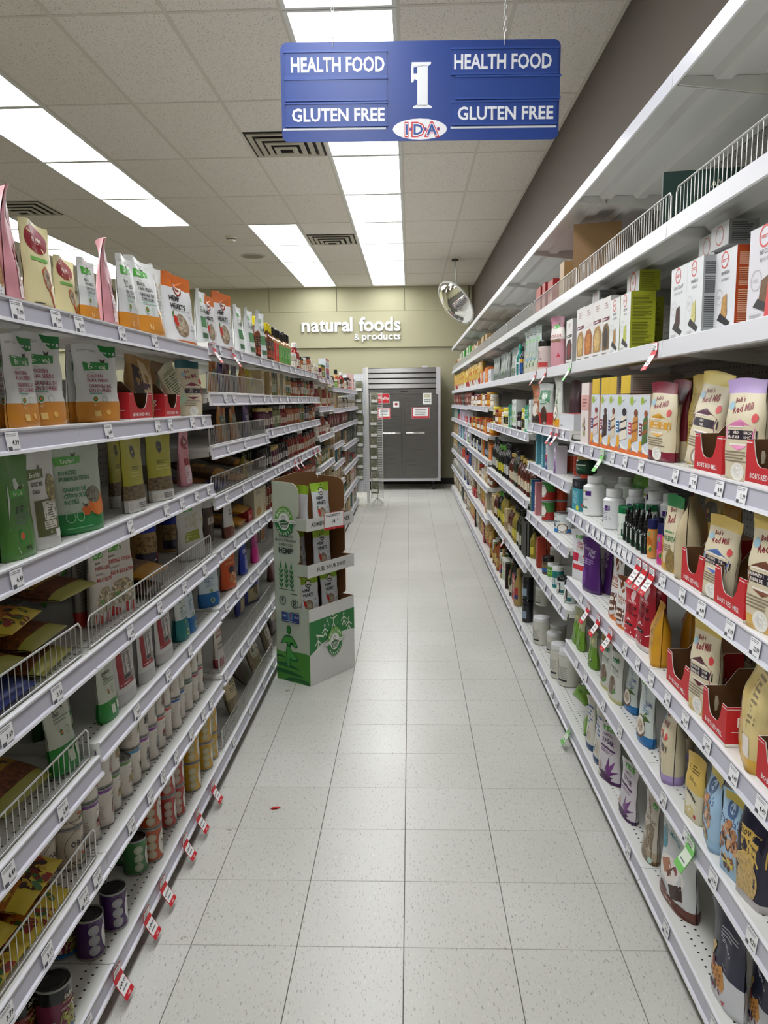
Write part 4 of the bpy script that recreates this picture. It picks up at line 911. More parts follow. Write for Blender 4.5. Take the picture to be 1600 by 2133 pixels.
def saff(c1, c2): return [('T', 'Saffara', .5, .80, .1, .5, 'e9e2d0', 'c', .02), ('T', 'BIOLOGIQUE', .5, .68, .055, .5, 'b9a957', 'c', .02), ('R', 0, .48, 1, .60, c1), ('T', 'LENTILLES VERTES', .5, .54, .05, .6, 'e6cfc6', 'c', .02), ('P', [(.22, .08), (.95, .08), (1, .46), (.3, .46)], c2, .8), ('D', .6, .27, .34, .25, 70, [c2, 'c9c46a', '9a9a45'], .035), ('R', 0, 0, 1, .07, '2a74b5'), ('R', .04, .12, .18, .3, 'd8d4cc')]
def swerve(): return [('T', 'Swerve', .5, .6, .12, .8, 'a8552c', 'c', .01), ('P', [(.1, 1), (.9, 1), (.8, .8), (.55, .88), (.4, .74), (.25, .9)], '7a4526'), ('P', [(.45, .72), (.6, .8), (.7, .74), (.55, .68)], '9a5a34'), ('L', .2, .46, .85, .53, 2, 'a36a4a'), ('P', [(.2, .36), (.8, .4), (.82, .16), (.3, .1)], '6e3d26', .5), ('P', [(.22, .3), (.8, .34), (.8, .29), (.24, .25)], 'efe6da'), ('P', [(.26, .19), (.78, .23), (.78, .19), (.28, .15)], 'efe6da'), ('P', [(0, .1), (.5, .05), (1, .14), (1, 0), (0, 0)], 'd97a34')]
def lakanto(): return [('E', .5, .80, .1, .14, 'e7c9c9'), ('T', 'LAKANTO', .5, .69, .05, .6, 'f3e6e4', 'c', .02), ('T', 'SWEETENER', .5, .60, .055, .8, '3a1418', 'c', .03), ('L', .2, .5, .8, .57, 2, '5a1a20'), ('T', 'EDULCORANT', .5, .47, .055, .8, '3a1418', 'c', .03), ('P', [(.05, .26), (.3, .32), (.42, .38), (.55, .34), (.95, .27), (.8, .22), (.5, .26), (.2, .2)], 'f2ece8'), ('R', .3, .24, .7, .285, '1d1a1c'), ('E', .3, .13, .03, .03, 'f2ece8'), ('E', .65, .13, .03, .03, 'f2ece8'), ('L', .2, .05, .85, .09, 1, 'e9bfc0')]
def frog(): return [('E', .3, .26, .09, .09, '23301c'), ('E', .3, .26, .05, .05, 'd9e0c8'), ('E', .7, .26, .09, .09, '23301c'), ('E', .7, .26, .05, .05, 'd9e0c8'), ('L', .25, .5, .75, .66, 4, '3f6a2a'), ('P', [(.35, .14), (.65, .14), (.6, .1), (.4, .1)], '44712a'), ('R', .3, .7, .7, .8, 'c9c48a')]
def sweetcane(): return everland(.42, .84, .8, '2f8050')+[('T', 'SWEETCANE', .44, .68, .055, .7, '4c6a4a', 'c', .03), ('L', .2, .56, .85, .65, 3, '9aa89a'), ('E', .45, .32, .32, .3, '8a6a4e', .9), ('P', [(.5, .2), (.75, .3), (.8, .22), (.55, .12)], '4f8a3f'), ('R', 0, 0, 1, .07, 'c9c48a')]
def coco(): return [('T', 'COCONUT', .5, .74, .05, .7, '3a5a9a', 'c', .03, -60), ('T', 'SUGAR', .72, .66, .06, .5, '2f4f95', 'c', .03), ('L', .3, .5, .85, .6, 3, '6a8ab5'), ('E', .45, .26, .34, .28, '6a4a33'), ('E', .45, .27, .29, .23, 'e9e2d6'), ('E', .45, .26, .2, .15, 'b9a58d'), ('P', [(.45, .42), (.75, .46), (.95, .4), (.7, .38)], '48622f'), ('P', [(.5, .42), (.72, .52), (.8, .5)], '5a7a3a'), ('L', .2, .05, .8, .09, 1, '6ab0e0')]+everland(.3, .9, .6)
def turb(): return everland(.5, .9, .75)+[('T', 'TURBINADO', .45, .80, .04, .7, '4a1f57', 'c', .02), ('T', 'SUGAR', .5, .70, .085, .7, '4a1f57', 'c', .04), ('R', .15, .56, .85, .60, '4a1f57'), ('L', .2, .48, .8, .54, 2, '7a5a88'), ('P', [(.5, .2), (.62, .45), (.7, .22)], '6b2a78'), ('P', [(.52, .2), (.88, .42), (.74, .18)], '7a3a88'), ('P', [(.52, .18), (.98, .25), (.7, .12)], '6b2a78'), ('P', [(0, 0), (1, 0), (1, .1), (.5, .16), (0, .12)], '4a1f57'), ('E', .22, .07, .1, .08, 'cfe0c0'), ('P', [(.02, .2), (.2, .3), (.3, .24), (.25, .14), (.04, .14)], 'd9b79a')]
def icing(): return everland(.45, .86, .7)+[('T', 'ICING', .5, .74, .05, .6, 'c5394c', 'c', .03), ('T', 'SUGAR', .5, .67, .05, .6, 'c5394c', 'c', .03), ('R', .05, .38, .45, .54, 'c02a48'), ('L', .3, .58, .7, .64, 2, 'b9c09a'), ('R', .2, .22, .8, .32, 'd03a44'), ('L', .5, .36, .9, .52, 5, 'a9a5aa'), ('P', [(.7, .5), (.78, .62), (.85, .5), (.95, .58), (.86, .42)], 'c02a48')]
def purple(): return [('T', 'Coconut', .45, .80, .09, .7, 'd9c9e6', 'c', .01, -8), ('T', 'Flour', .62, .70, .08, .5, 'd9c9e6', 'c', .01, -8), ('L', .2, .5, .8, .62, 3, 'a98cc0'), ('E', .25, .25, .2, .25, '6f4090')]
def mixp(): return [('T', 'Better', .45, .87, .035, .5, '6a3a44', 'c', .03), ('T', 'Perfect Mix', .1, .79, .06, .85, '3f8f98', 'l', .02, -6), ('T', 'Parfait Melange', .1, .70, .05, .85, '3f8f98', 'l', .02, -6), ('E', .17, .56, .12, .14, '2f8fa5'), ('L', .1, .54, .24, .58, 2, 'd5eef0'), ('E', .5, .33, .34, .2, 'efe9e4'), ('P', [(.2, .36), (.42, .44), (.55, .32), (.38, .24)], 'b5785a'), ('P', [(.5, .2), (.8, .3), (.85, .16), (.6, .1)], '3d2620'), ('P', [(.4, .3), (.6, .42), (.66, .36), (.46, .26)], '6d4030'), ('P', [(0, .2), (.3, .16), (.6, .08), (1, .12), (1, 0), (0, 0)], '6a3b2e'), ('L', .1, .04, .7, .12, 2, 'c9a08f'), ('E', .62, .38, .06, .06, '8a1c34')]
def brown_sugar(): return [('T', 'BROWN SUGAR', .5, .7, .06, .9, '6a4a38', 'c', .03, -55), ('P', [(.1, .06), (.9, .06), (.9, .56), (.7, .62), (.4, .5), (.1, .6)], '97866f', .5), ('O', .5, .34, .3, .012, 'c9bda8'), ('E', .85, .06, .08, .08, 'bfe0d0'), ('R', .05, .62, .95, .635, '6a4a38'), ('R', .05, .65, .95, .66, '6a4a38')]+everland(.7, .86, .6)
def waffle(): return [('L', .35, .72, .85, .82, 3, 'b9b9c6'), ('T', 'Signature', .55, .66, .05, .5, 'e2e2ea', 'c', .0, -30), ('P', [(0, .48), (.2, .56), (.5, .44), (.75, .36), (1, .36), (1, .0), (0, .0)], 'd4d5da'), ('P', [(.2, .3), (.5, .40), (.66, .24), (.62, .16), (.34, .16)], 'c98d43')]+[('P', [(.27+.1*i, .23+.05*j-.015*i), (.33+.1*i, .25+.05*j-.015*i), (.33+.1*i, .215+.05*j-.015*i), (.27+.1*i, .2+.05*j-.015*i)], '8d5423') for i in range(3) for j in range(3)]+[('D', .14, .34, .12, .3, 12, ['d8b26a', 'e5cf98', '7a2a3a'], .09), ('D', .36, .14, .2, .06, 10, ['33203a', '7a2a3a', '1f1c2a'], .05), ('P', [(.62, .08), (.72, .1), (.7, .05)], 'c03038')]
def pamela(): return [('R', .15, .88, .85, .98, 'c9b458'), ('E', .5, .80, .2, .2, '55709a'), ('E', .5, .81, .1, .12, 'b9cfe3'), ('T', "Pamela's", .5, .66, .1, .84, '2c3d66', 'c', .0, 6), ('D', .45, .36, .4, .5, 40, ['b97f54', '8d5636', 'd9a77a', '4a2e24'], .14), ('P', [(0, .2), (1, .2), (1, .08), (.5, .14), (0, .1)], 'd9c96a')]
def yellowcorn(): return [('P', [(.04, .66), (.96, .66), (.96, .42), (.5, .32), (.04, .42)], 'd6b35a'), ('T', 'YELLOW CORN', .5, .62, .05, .8, '2a2838', 'c', .03), ('T', 'FLOUR Farine de', .5, .55, .05, .8, '2a2838', 'c', .03), ('T', 'Mais Jaune', .5, .48, .05, .74, '2a2838', 'c', .03), ('E', .45, .22, .38, .36, 'd9b773', .5), ('L', .3, .78, .7, .9, 4, 'c5c5d2'), ('R', 0, 0, 1, .07, 'b9b3b5')]
def vanilla(): return [('L', .2, .72, .8, .84, 3, '6a5a2c'), ('T', 'Juliette', .55, .62, .06, .6, '4a4030', 'c', .0, -12), ('P', [(0, .5), (.5, .42), (1, .3), (1, .25), (.5, .37), (0, .45)], '2a2620'), ('P', [(0, .42), (.5, .34), (1, .24), (1, .06), (0, .1)], 'efe8d4'), ('E', .4, .14, .34, .2, 'd9c98a'), ('E', .75, .09, .07, .07, 'c02a34')]
def tubart(c1, c2): return [('E', .3, .58, .12, .2, c1), ('E', .28, .58, .07, .12, 'f3f1ec'), ('R', .12, .16, .42, .36, c2), ('L', .5, .2, .9, .7, 7, 'a9a9a6'), ('R', .55, .08, .85, .16, '33333a')]
def herbjar(t): return [('P', [(.3, .82), (.55, .86), (.7, .82), (.5, .78)], 'b5b23a'), ('R', .62, .66, .8, .84, '4d2c78'), ('T', t, .4, .6, .09, .5, '4d2c78', 'c', .03), ('L', .25, .42, .75, .54, 3, '8a8a90'), ('P', [(.25, .16), (.45, .3), (.6, .2), (.45, .1)], '3f7f48'), ('P', [(.5, .14), (.66, .24), (.72, .14)], '2f6a3a')]
def lab(bg, fg, a=.12, b=.7, x0=.12, x1=.88, t=None): return [('R', x0, a, x1, b, bg), ('R', x0, b-.08, x1, b, fg), ('L', x0+.08, a+.06, x1-.08, b-.14, 4, fg)]+([('T', t, .5, (a+b)/2+.05, .1, .6, fg, 'c', .03)] if t else [])
def tetra(c1, c2, c3): return [('R', 0, .0, 1, .3, c1), ('R', 0, .3, 1, .55, c2), ('E', .5, .34, .32, .32, c3), ('T', 'COCO', .5, .75, .1, .8, c1, 'c', .03), ('L', .2, .6, .8, .68, 2, c1), ('E', .3, .2, .2, .2, 'f0ebe0'), ('R', 0, .92, 1, 1, c2)]
def mixbeans(cols): return [('D', .5, .5, .5, .75, 90, cols, .075)]
def plainbag(c, t=None): return [('R', .1, .4, .9, .75, c), ('L', .2, .45, .8, .6, 3, '4a4a48')]+([('T', t, .5, .68, .06, .7, '2c2a28', 'c', .03)] if t else [])
# ---------------------------------------------------------------- the kinds of goods: key -> (object name, category, width, height, depth, builder(seed))
def _b(kind, w, h, d, bands, art, cr=1.0): return (w, h, d, lambda s: bag(kind, w, h, d, bands, art, s, cr))
def _p(w, h, d, bands, art, cr=1.0): return _b('pouch', w, h, d, bands, art, cr)
def _g(w, h, d, bands, art, cr=.8): return _b('gusset', w, h, d, bands, art, cr)
def _l(w, h, d, bands, art, cr=1.3): return _b('pillow', w, h, d, bands, art, cr)
def _c(w, h, d, cols, art, sart=None): return (w, h, d, lambda s: carton(w, h, d, cols, art, sart, s))
def _can(r, h, bands, art, top='9a9a98'): return (2*r, h, 2*r, lambda s: can(r, h, bands, art, s, top))
def jar(r, h, body, lid, art, neck=.85, lh=.18, bot=None, lm=None):
    """wide jar or tub: body colour, lid colour"""
    def f(s):
        z = h*(1-lh); pr = [(r*.9, 0, bot or body), (r, h*.03, bot or body), (r, h*.1, body), (r, z*.88, body), (r*neck, z*.97, body), (r*neck, z, body), (0, z, body)]
        q = min(r*1.0, r*neck*1.08); ld = [(q, z-.002, lid), (q*1.01, z+.004, lid), (q*1.01, h-.004, lid), (q*.95, h, lid), (0, h, lid)]
        return lathe_item(pr, ld, r, h*.1, z*.88, art, s, lidname='lid')
    return (2*r, h, 2*r, f)
def bottle(r, h, body, cap, art, sh=.62, nr=.32, ch=.12, bot=None, a0=.08):
    def f(s):
        z = h*(1-ch); pr = [(r*.92, 0, bot or body), (r, h*.02, bot or body), (r, h*sh*.98, body), (r*.92, h*sh*1.06, body), (r*.55, h*(sh+(1-ch-sh)*.55), body), (r*nr, h*(sh+(1-ch-sh)*.8), body), (r*nr, z, body)]
        ld = [(r*nr*1.15, z-.003, cap), (r*nr*1.25, z, cap), (r*nr*1.2, h-.003, cap), (r*nr*1.0, h, cap), (0, h, cap)]
        return lathe_item(pr, ld, r, h*a0, h*sh*.96, art, s, lidname='cap')
    return (2*r, h, 2*r, f)
def dropper():
    def f(s):
        pr = [(.014, 0, '1d2420'), (.0155, .002, '1d2420'), (.0155, .058, '1d2420'), (.007, .068, '1d2420'), (.007, .072, '1d2420')]
        ld = [(.0095, .068, '151515'), (.0095, .085, '151515'), (.0055, .087, '1b1b1b'), (.006, .105, '1b1b1b'), (.003, .113, '1b1b1b'), (0, .114, '1b1b1b')]
        return lathe_item(pr, ld, .0155, .008, .054, [('R', .1, 0, .9, 1, 'dfe4de'), ('R', .1, 0, .9, .3, '2d6a44'), ('L', .25, .4, .75, .85, 4, '4a5a50')], s, lidname='dropper_cap')
    return (.031, .114, .031, f)
W_ = 'dcdedd'; OR = 'd08a2c'; CR = 'd9cdb0'
def ecan(r, h, stripe, beans, nm): return _can(r, h, [(.09, 'd6d0c4'), (.92, 'd9d4ca'), (1, stripe)], earths(stripe, beans, nm))
RED3 = ['7a1f22', '96282a', '5e171b']; BRN = ['4a2a20', '6a3d2a', '382018']; GRN = ['9a9a52', '7f8a44', 'b3ad6a']; TAN = ['c7a86c', 'b8925a', 'd8c292']; BLK = ['2a2024', '3d2c30', '1e181c']
def bm(c, b, btxt1, btxt2, top=None, bot=None, side=None, w=.15, h=.235, d=.075, pic='e9e6dc'):
    return _g(w, h, d, [(.12, bot or CR), (.86, CR), (1, top or c)], bob(b, btxt1, btxt2, pic))
K = {
 'flax': ('seed_pouch', 'pouch', *_p(.165, .265, .075, [(.27, OR), (1, W_)], flax())),
 'chia': ('seed_pouch', 'pouch', *_p(.155, .215, .07, [(.25, OR), (.55, 'd4d8d8'), (1, 'e0e2e0')], chia())),
 'chiab': ('seed_pouch', 'pouch', *_p(.15, .205, .06, [(.2, 'd9cfc0'), (1, 'e2e3e0')], [('L', .2, .3, .8, .7, 9, 'b5b8b4'), ('D', .6, .75, .3, .2, 14, ['cfc39a'], .05)])),
 'prana': ('chia_pouch', 'pouch', *_p(.17, .235, .065, [(1, 'e3d9a6')], prana('e3d9a6'))),
 'granola': ('granola_pouch', 'pouch', *_p(.17, .235, .07, [(.12, 'd8d8d8'), (1, 'e3d9a6')], granola())),
 'prpink': ('chia_pouch', 'pouch', *_p(.165, .26, .08, [(1, 'dc9aa4')], prana('dc9aa4', True), 1.5)),
 'hempo': ('hemp_pouch', 'pouch', *_p(.185, .235, .065, [(.04, 'd8702a'), (.8, 'dfe0e2'), (1, 'd8702a')], hemp_o())),
 'hempg': ('hemp_pouch', 'pouch', *_p(.165, .235, .055, [(.8, 'd9dee2'), (1, '9cc53a')], hemp('9cc53a', '38403a'), .6)),
 'wgreen': ('seed_pouch', 'pouch', *_p(.15, .2, .06, [(1, 'dfe3e2')], wgreen())),
 'split': ('pea_pouch', 'pouch', *_p(.2, .27, .08, [(.12, 'c9cac6'), (1, 'd2d3cf')], split(), .6)),
 'pump': ('pumpkin_seed_pouch', 'pouch', *_p(.2, .25, .07, [(.24, '17803c'), (1, 'b5c4b4')], pumpkin(), .6)),
 'eat': ('snack_pouch', 'pouch', *_p(.13, .21, .055, [(.17, 'b9b8b2'), (.36, '8a7552', .8), (1, 'a9a632')], eat(), .5)),
 'pea': ('pea_pouch', 'pouch', *_p(.2, .28, .09, [(1, '4c8338')], pea())),
 'popc': ('popcorn_bag', 'bag', *_g(.16, .30, .075, [(.13, 'd9d6d0'), (1, 'd5d3ca')], popcorn())),
 'popcs': ('popcorn_bag', 'bag', *_g(.15, .29, .075, [(.2, 'b63430'), (1, '8c8a86')], [('L', .1, .3, .8, .9, 16, '5d5a57')])),
 'popb': ('popcorn_bag', 'bag', *_l(.19, .34, .07, [(.1, '4f9a36'), (.8, 'cfccc2'), (1, '4f9a36')], [('T', 'popcorn', .4, .58, .06, .6, '3b332e', 'c', .02), ('T', 'mais', .4, .5, .06, .5, '3b332e', 'c', .02), ('E', .5, .28, .36, .3, 'b79c80', .9), ('D', .5, .28, .34, .28, 50, ['cbb294', 'a98968', 'd8c6aa'], .045)])),
 'rear': ('flat_pouch', 'pouch', *_p(.19, .25, .07, [(.2, 'b9b9b9'), (1, 'd2d2d0')], rear(), .5)),
 'teal': ('sesame_pouch', 'pouch', *_p(.14, .22, .08, [(.42, '1d7f82'), (1, 'cfd6d0')], bluep('1d7f82'))),
 'blue': ('sesame_pouch', 'pouch', *_p(.14, .225, .08, [(.32, '1766a8'), (1, 'c6d5dc')], bluep('1766a8'))),
 'orangep': ('grain_pouch', 'pouch', *_p(.17, .245, .08, [(1, 'c4501f')], [('T', 'INSTANT', .5, .78, .07, .7, 'e8a27a', 'c', .03), ('T', 'OATMEAL', .5, .66, .07, .7, 'e8a27a', 'c', .03), ('E', .6, .48, .26, .12, '2a2036'), ('D', .6, .26, .26, .2, 50, ['d8b98a', 'b9905c'], .05)])),
 'bluei': ('grain_pouch', 'pouch', *_p(.16, .25, .08, [(1, '1f35a0')], [('T', 'SUSHI', .5, .62, .1, .8, 'e6eaf4', 'c', .03), ('R', .3, .84, .7, .88, '7db55a')]+[('P', [(.3+.13*i, .1), (.38+.13*i, .12), (.5+.12*i, .5), (.44+.12*i, .5)], 'c5cbe8') for i in range(3)])),
 'pinkp': ('grain_pouch', 'pouch', *_p(.16, .25, .08, [(.45, 'd02a8a'), (1, 'a8397c')], [('P', [(.4, .1), (.6, .1), (.66, .5), (.5, .55)], 'd96ab0'), ('L', .3, .6, .8, .8, 3, 'd58ab8')])),
 'brownp': ('bean_pouch', 'pouch', *_p(.15, .23, .08, [(.3, '6d3524'), (1, 'c9c9c4')], everland(.6, .86, .7)+[('T', 'PINTO', .55, .7, .06, .5, '33302e', 'c', .03), ('T', 'BEANS', .55, .62, .06, .5, '33302e', 'c', .03), ('E', .7, .3, .12, .12, 'd9d2a2')])),
 'whiteol': ('bean_pouch', 'pouch', *_p(.17, .25, .08, [(1, 'c8c9c2')], everland(.4, .84, .7)+[('P', [(.15, .3), (.7, .34), (.7, .5), (.2, .46)], '8f9a2f'), ('L', .2, .32, .6, .46, 3, 'c5c77a'), ('D', .55, .64, .35, .2, 20, ['b9b48e'], .05)])),
 'quin': ('quinoa_pouch', 'pouch', *_p(.165, .235, .085, [(.32, '2a8f3a'), (1, 'ccd3c4')], quin())),
 'darkg': ('greens_pouch', 'pouch', *_p(.17, .22, .08, [(.4, '3d6b2f'), (1, '4f6644')], plainbag('6a7a5c'))),
 'lent': ('bean_pack', 'pack', *_l(.2, .26, .06, [(.12, 'a8a850'), (.88, '8a4f2e', .9), (1, 'a8a850')], [('R', .1, .3, .9, .55, 'b08a3a', .3), ('L', .2, .34, .8, .5, 3, '4a3420')])),
 'mixb': ('bean_pack', 'pack', *_l(.2, .27, .065, [(.15, 'd6bf3a'), (.5, 'c9781f', .6), (.85, '8f3a24', .8), (1, '1d1a18')], mixbeans(['7a2a1f', '2f6a2a', 'c9a83a', '9c2f2a', '3b1d16']))),
 'navyb': ('bean_pack', 'pack', *_l(.2, .26, .06, [(.3, '1f2f7a'), (.8, '9a6a3a', .8), (1, '1f2f7a')], [('R', .1, .35, .9, .6, 'b9843f', .6)])),
 'goldp': ('nut_pack', 'pack', *_l(.2, .25, .06, [(.2, 'c08a2a'), (.85, '8d6a44', .9), (1, '3a2a1c')], [('R', .2, .4, .8, .6, 'd8a64a'), ('L', .25, .43, .75, .57, 3, '5a3a1c')])),
 'darkn': ('nut_pack', 'pack', *_l(.17, .26, .06, [(1, '4f3a30', .9)], [('R', .2, .5, .8, .68, 'b9b2a8'), ('L', .25, .52, .75, .66, 3, '4a4440')])),
 'orb': ('cereal_pouch', 'pouch', *_p(.17, .25, .08, [(1, 'b97522')], [('E', .5, .62, .38, .22, '3f5a3a'), ('E', .5, .3, .36, .3, 'a08a62', .8), ('L', .3, .58, .7, .66, 2, 'd5c9a2'), ('E', .5, .85, .3, .14, 'a8452a')])),
 'sun': ('seed_pouch', 'pouch', *_p(.17, .25, .08, [(1, '3d2a66')], [('T', 'Sun', .45, .66, .12, .5, 'd8d4e4', 'c', .02), ('T', 'Seeds', .55, .52, .12, .7, 'd8d4e4', 'c', .02), ('L', .3, .38, .8, .46, 2, 'b9b2cf'), ('D', .5, .2, .35, .2, 30, ['2f2a2c', '6a5a4a'], .06), ('E', .5, .86, .2, .14, '8a4a8a')])),
 'dred': ('fruit_pouch', 'pouch', *_p(.17, .25, .08, [(1, '5a1c20')], plainbag('7a2f2c'))),
 'greyb': ('grain_pouch', 'pouch', *_p(.17, .24, .08, [(1, '55555c')], plainbag('77767c'))),
 'yelb': ('chip_bag', 'bag', *_l(.18, .24, .08, [(1, 'b9a822')], [('P', [(.2, .3), (.8, .35), (.7, .7), (.3, .6)], '4c5a26'), ('E', .5, .75, .25, .14, 'd9cf5a')])),
 'rice': ('rice_bag', 'bag', *_l(.17, .27, .075, [(.1, 'c9bda6'), (.9, 'ab987c', .7), (1, 'c9bda6')], [('R', .14, .4, .86, .72, 'ddd6c2'), ('T', 'Rice', .45, .6, .13, .6, '33302a', 'c', .02), ('L', .2, .42, .8, .5, 3, '57524a')])),
 'ricey': ('rice_bag', 'bag', *_l(.17, .27, .075, [(.34, '9a8668', .8), (.9, 'c4b58c'), (1, 'c4b58c')], [('T', 'Rice', .5, .66, .14, .7, '2f2c26', 'c', .02), ('L', .15, .44, .85, .56, 3, '4a463c')])),
 'purpr': ('rice_bag', 'bag', *_l(.2, .26, .08, [(1, '3d3f8c')], [('T', 'Rice', .4, .7, .12, .6, '9a9acf', 'c', .02), ('R', .2, .1, .8, .5, 'c9b98a', .4), ('E', .66, .42, .2, .2, '8a7550', .6)])),
 'bulg': ('flour_bag', 'bag', *bm('1f5a63', '7d2a38', 'BULGUR', 'BOULGOUR', top='1f5a63')),
 'kasha': ('flour_bag', 'bag', *_g(.15, .25, .075, [(1, '9d7b45')], [('P', [(.1, .1), (.6, .1), (.5, .8), (.2, .85)], '2f1d16'), ('P', [(.5, .95), (.8, .9), (.95, .1), (.6, .15)], 'cdbb92'), ('R', .55, .3, .85, .4, '5d7fa5'), ('R', .5, .45, .8, .55, '5a3a50')])),
 'tanb': ('flour_bag', 'bag', *_g(.15, .24, .075, [(1, 'a5875a')], [('E', .5, .6, .34, .14, '6a7550'), ('T', 'Red Mill', .5, .8, .06, .7, '7d2430', 'c', .03)])),
 'cousc': ('couscous_bag', 'bag', *_g(.14, .24, .07, [(.2, 'a9c4a0'), (1, 'c5c2a4')], [('L', .1, .3, .9, .75, 8, '4f6a44'), ('T', 'COUSCOUS', .5, .82, .07, .8, '4f6a44', 'c', .03), ('R', .2, .22, .5, .28, '5a86b5')])),
 'orangee': ('flour_bag', 'bag', *_g(.13, .24, .07, [(1, 'b9772a')], plainbag('c9924a'))),
 'tray': ('display_tray', 'display tray', .15, .095, .13, lambda s: tray(.15, .095, .13, "BOB'S RED MILL")),
 'whitetray': ('display_tray', 'display tray', *_c(.24, .065, .12, ('d2d4d8', 'c9cbd0', 'b33a3a'), [('L', .05, .1, .3, .3, 1, '9a9a9e')])),
 'bbur': ('flour_bag', 'bag', *bm('7d2236', 'd9a23a', 'SUPERFINE FLOUR', 'FARINE AMANDE', top='7d2236', bot='7d2236')),
 'bbur2': ('flour_bag', 'bag', *_g(.13, .235, .075, [(.25, 'd2c3a0'), (1, '74202f')], [('R', .2, .35, .8, .7, 'd2c3a0'), ('E', .5, .3, .3, .2, 'cf9a3a')])),
 'byside': ('flour_bag', 'bag', *_g(.13, .25, .08, [(1, 'b9a04a')], [('R', .15, .3, .85, .8, 'a58f45'), ('L', .2, .34, .8, .78, 11, '6d5a24')])),
 'bgran': ('flour_bag', 'bag', *bm('d3bd60', '6d4a5c', 'GRAHAM', 'FARINE', top='d3bd60', pic='9d8a78')),
 'barrow': ('flour_bag', 'bag', *bm('b79fd0', 'e58ab8', 'ARROWROOT STARCH', 'FARINE ARROW-ROOT', top='b79fd0')),
 'bpol': ('flour_bag', 'bag', *_g(.13, .235, .07, [(.1, 'cfa23a'), (.85, CR), (1, '2f7d48')], [('T', "Bob's", .5, .82, .06, .5, '7d2430', 'c', .03, 6), ('T', 'Red', .5, .70, .11, .7, '8a2634', 'c', .03, 8), ('T', 'POLENTA', .5, .44, .07, .84, '3d7a48', 'c', .04), ('L', .2, .26, .85, .36, 4, '8a7d5a'), ('E', .6, .14, .3, .3, 'a58a52', .6), ('L', .2, .5, .8, .55, 1, '5c9a68')])),
 'bturn': ('flour_bag', 'bag', *_g(.14, .24, .08, [(1, 'cbbb98')], [('R', .3, .1, .75, .88, 'c2b18c'), ('L', .34, .12, .7, .6, 10, '7d6a4a'), ('P', [(.1, 1), (.35, 1), (.3, .84), (.1, .86)], 'd85a5a'), ('T', 'Red', .2, .6, .08, .3, '8a2634', 'c', .03)])),
 'bback': ('flour_bag', 'bag', *_g(.15, .23, .08, [(1, 'a98f48')], [('E', .45, .7, .36, .24, '4a4433'), ('T', 'Red Mill', .5, .66, .08, .7, '6d2430', 'c', .03), ('R', .1, .1, .8, .4, '8c7a4a')])),
 'bchick': ('flour_bag', 'bag', *bm('d8bc6a', '5a78b8', 'CHICKPEA FLOUR', 'FARINE DE POIS CHICHE', top='d8bc6a', w=.155, h=.24)),
 'bgarb': ('flour_bag', 'bag', *bm('d8bc6a', '7a4a36', 'GARBANZO FAVA FLOUR', 'FARINE DE FEVEROLE', top='d8bc6a', bot='dcb058')),
 'bbrice': ('flour_bag', 'bag', *bm('d8bc6a', '5c2a34', 'BROWN RICE FLOUR', 'FARINE DE RIZ BRUN', top='c9b060', bot='dcc078')),
 'bxan': ('flour_bag', 'bag', *_g(.15, .25, .09, [(.12, 'dcae46'), (1, 'd9c58c')], [('P', [(.0, .3), (.3, .34), (.3, .5), (0, .55)], '4a3560'), ('P', [(.3, .75), (.7, .8), (.8, .35), (.4, .3)], 'd0b874'), ('R', .55, .12, .9, .3, 'e9e0d8'), ('L', .6, .4, .95, .85, 10, '8a7a5a'), ('L', .05, .14, .3, .24, 4, '7a6a5a')], 1.6)),
 'byel': ('flour_bag', 'bag', *_g(.14, .25, .08, [(1, 'd9a02a')], [('R', .45, .3, .92, .85, 'cf9a3a'), ('L', .5, .34, .9, .82, 12, '8a5a24'), ('E', .2, .62, .08, .08, 'd8503a'), ('T', '9', .3, .25, .04, .2, '6a3a1c')])),
 'byel2': ('flour_bag', 'bag', *_g(.14, .25, .08, [(1, 'c98f24')], [('E', .4, .55, .1, .1, 'cf5a3a'), ('R', .3, .3, .5, .42, '2c2430')])),
 'blil': ('flour_bag', 'bag', *bm('9d84c0', 'c9573a', 'GLUTEN FREE', 'FARINE DE GRUAU', top='9d84c0', bot='b29ad2')),
 'teff': ('flour_bag', 'bag', *_g(.14, .23, .08, [(.14, 'b29ad2'), (1, 'b5a88c')], [('P', [(.1, .4), (.9, .42), (.9, .72), (.1, .7)], '2a1c1c'), ('R', .2, .74, .8, .8, 'b8543a'), ('L', .2, .24, .8, .36, 4, '6a5f4c')])),
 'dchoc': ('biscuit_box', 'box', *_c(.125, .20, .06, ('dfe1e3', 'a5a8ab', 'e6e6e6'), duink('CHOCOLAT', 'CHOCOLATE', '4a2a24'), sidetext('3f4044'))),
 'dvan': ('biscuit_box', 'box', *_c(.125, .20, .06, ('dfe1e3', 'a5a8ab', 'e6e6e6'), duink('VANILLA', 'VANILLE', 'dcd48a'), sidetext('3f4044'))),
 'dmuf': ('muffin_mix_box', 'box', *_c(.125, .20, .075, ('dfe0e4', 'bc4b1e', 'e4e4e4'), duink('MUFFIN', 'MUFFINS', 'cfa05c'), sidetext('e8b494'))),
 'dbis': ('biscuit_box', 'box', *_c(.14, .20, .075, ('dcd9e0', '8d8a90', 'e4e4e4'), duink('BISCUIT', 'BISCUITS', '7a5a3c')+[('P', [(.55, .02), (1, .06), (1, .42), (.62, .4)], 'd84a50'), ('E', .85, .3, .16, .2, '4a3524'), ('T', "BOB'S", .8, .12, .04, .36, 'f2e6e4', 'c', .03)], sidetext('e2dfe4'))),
 'dgin': ('biscuit_box', 'box', *_c(.13, .20, .085, ('dfe1df', '9aa022', 'e4e6e0'), duink('GINGER', 'GINGEMBRE', 'b98a4c'), sidetext('5d6312'))),
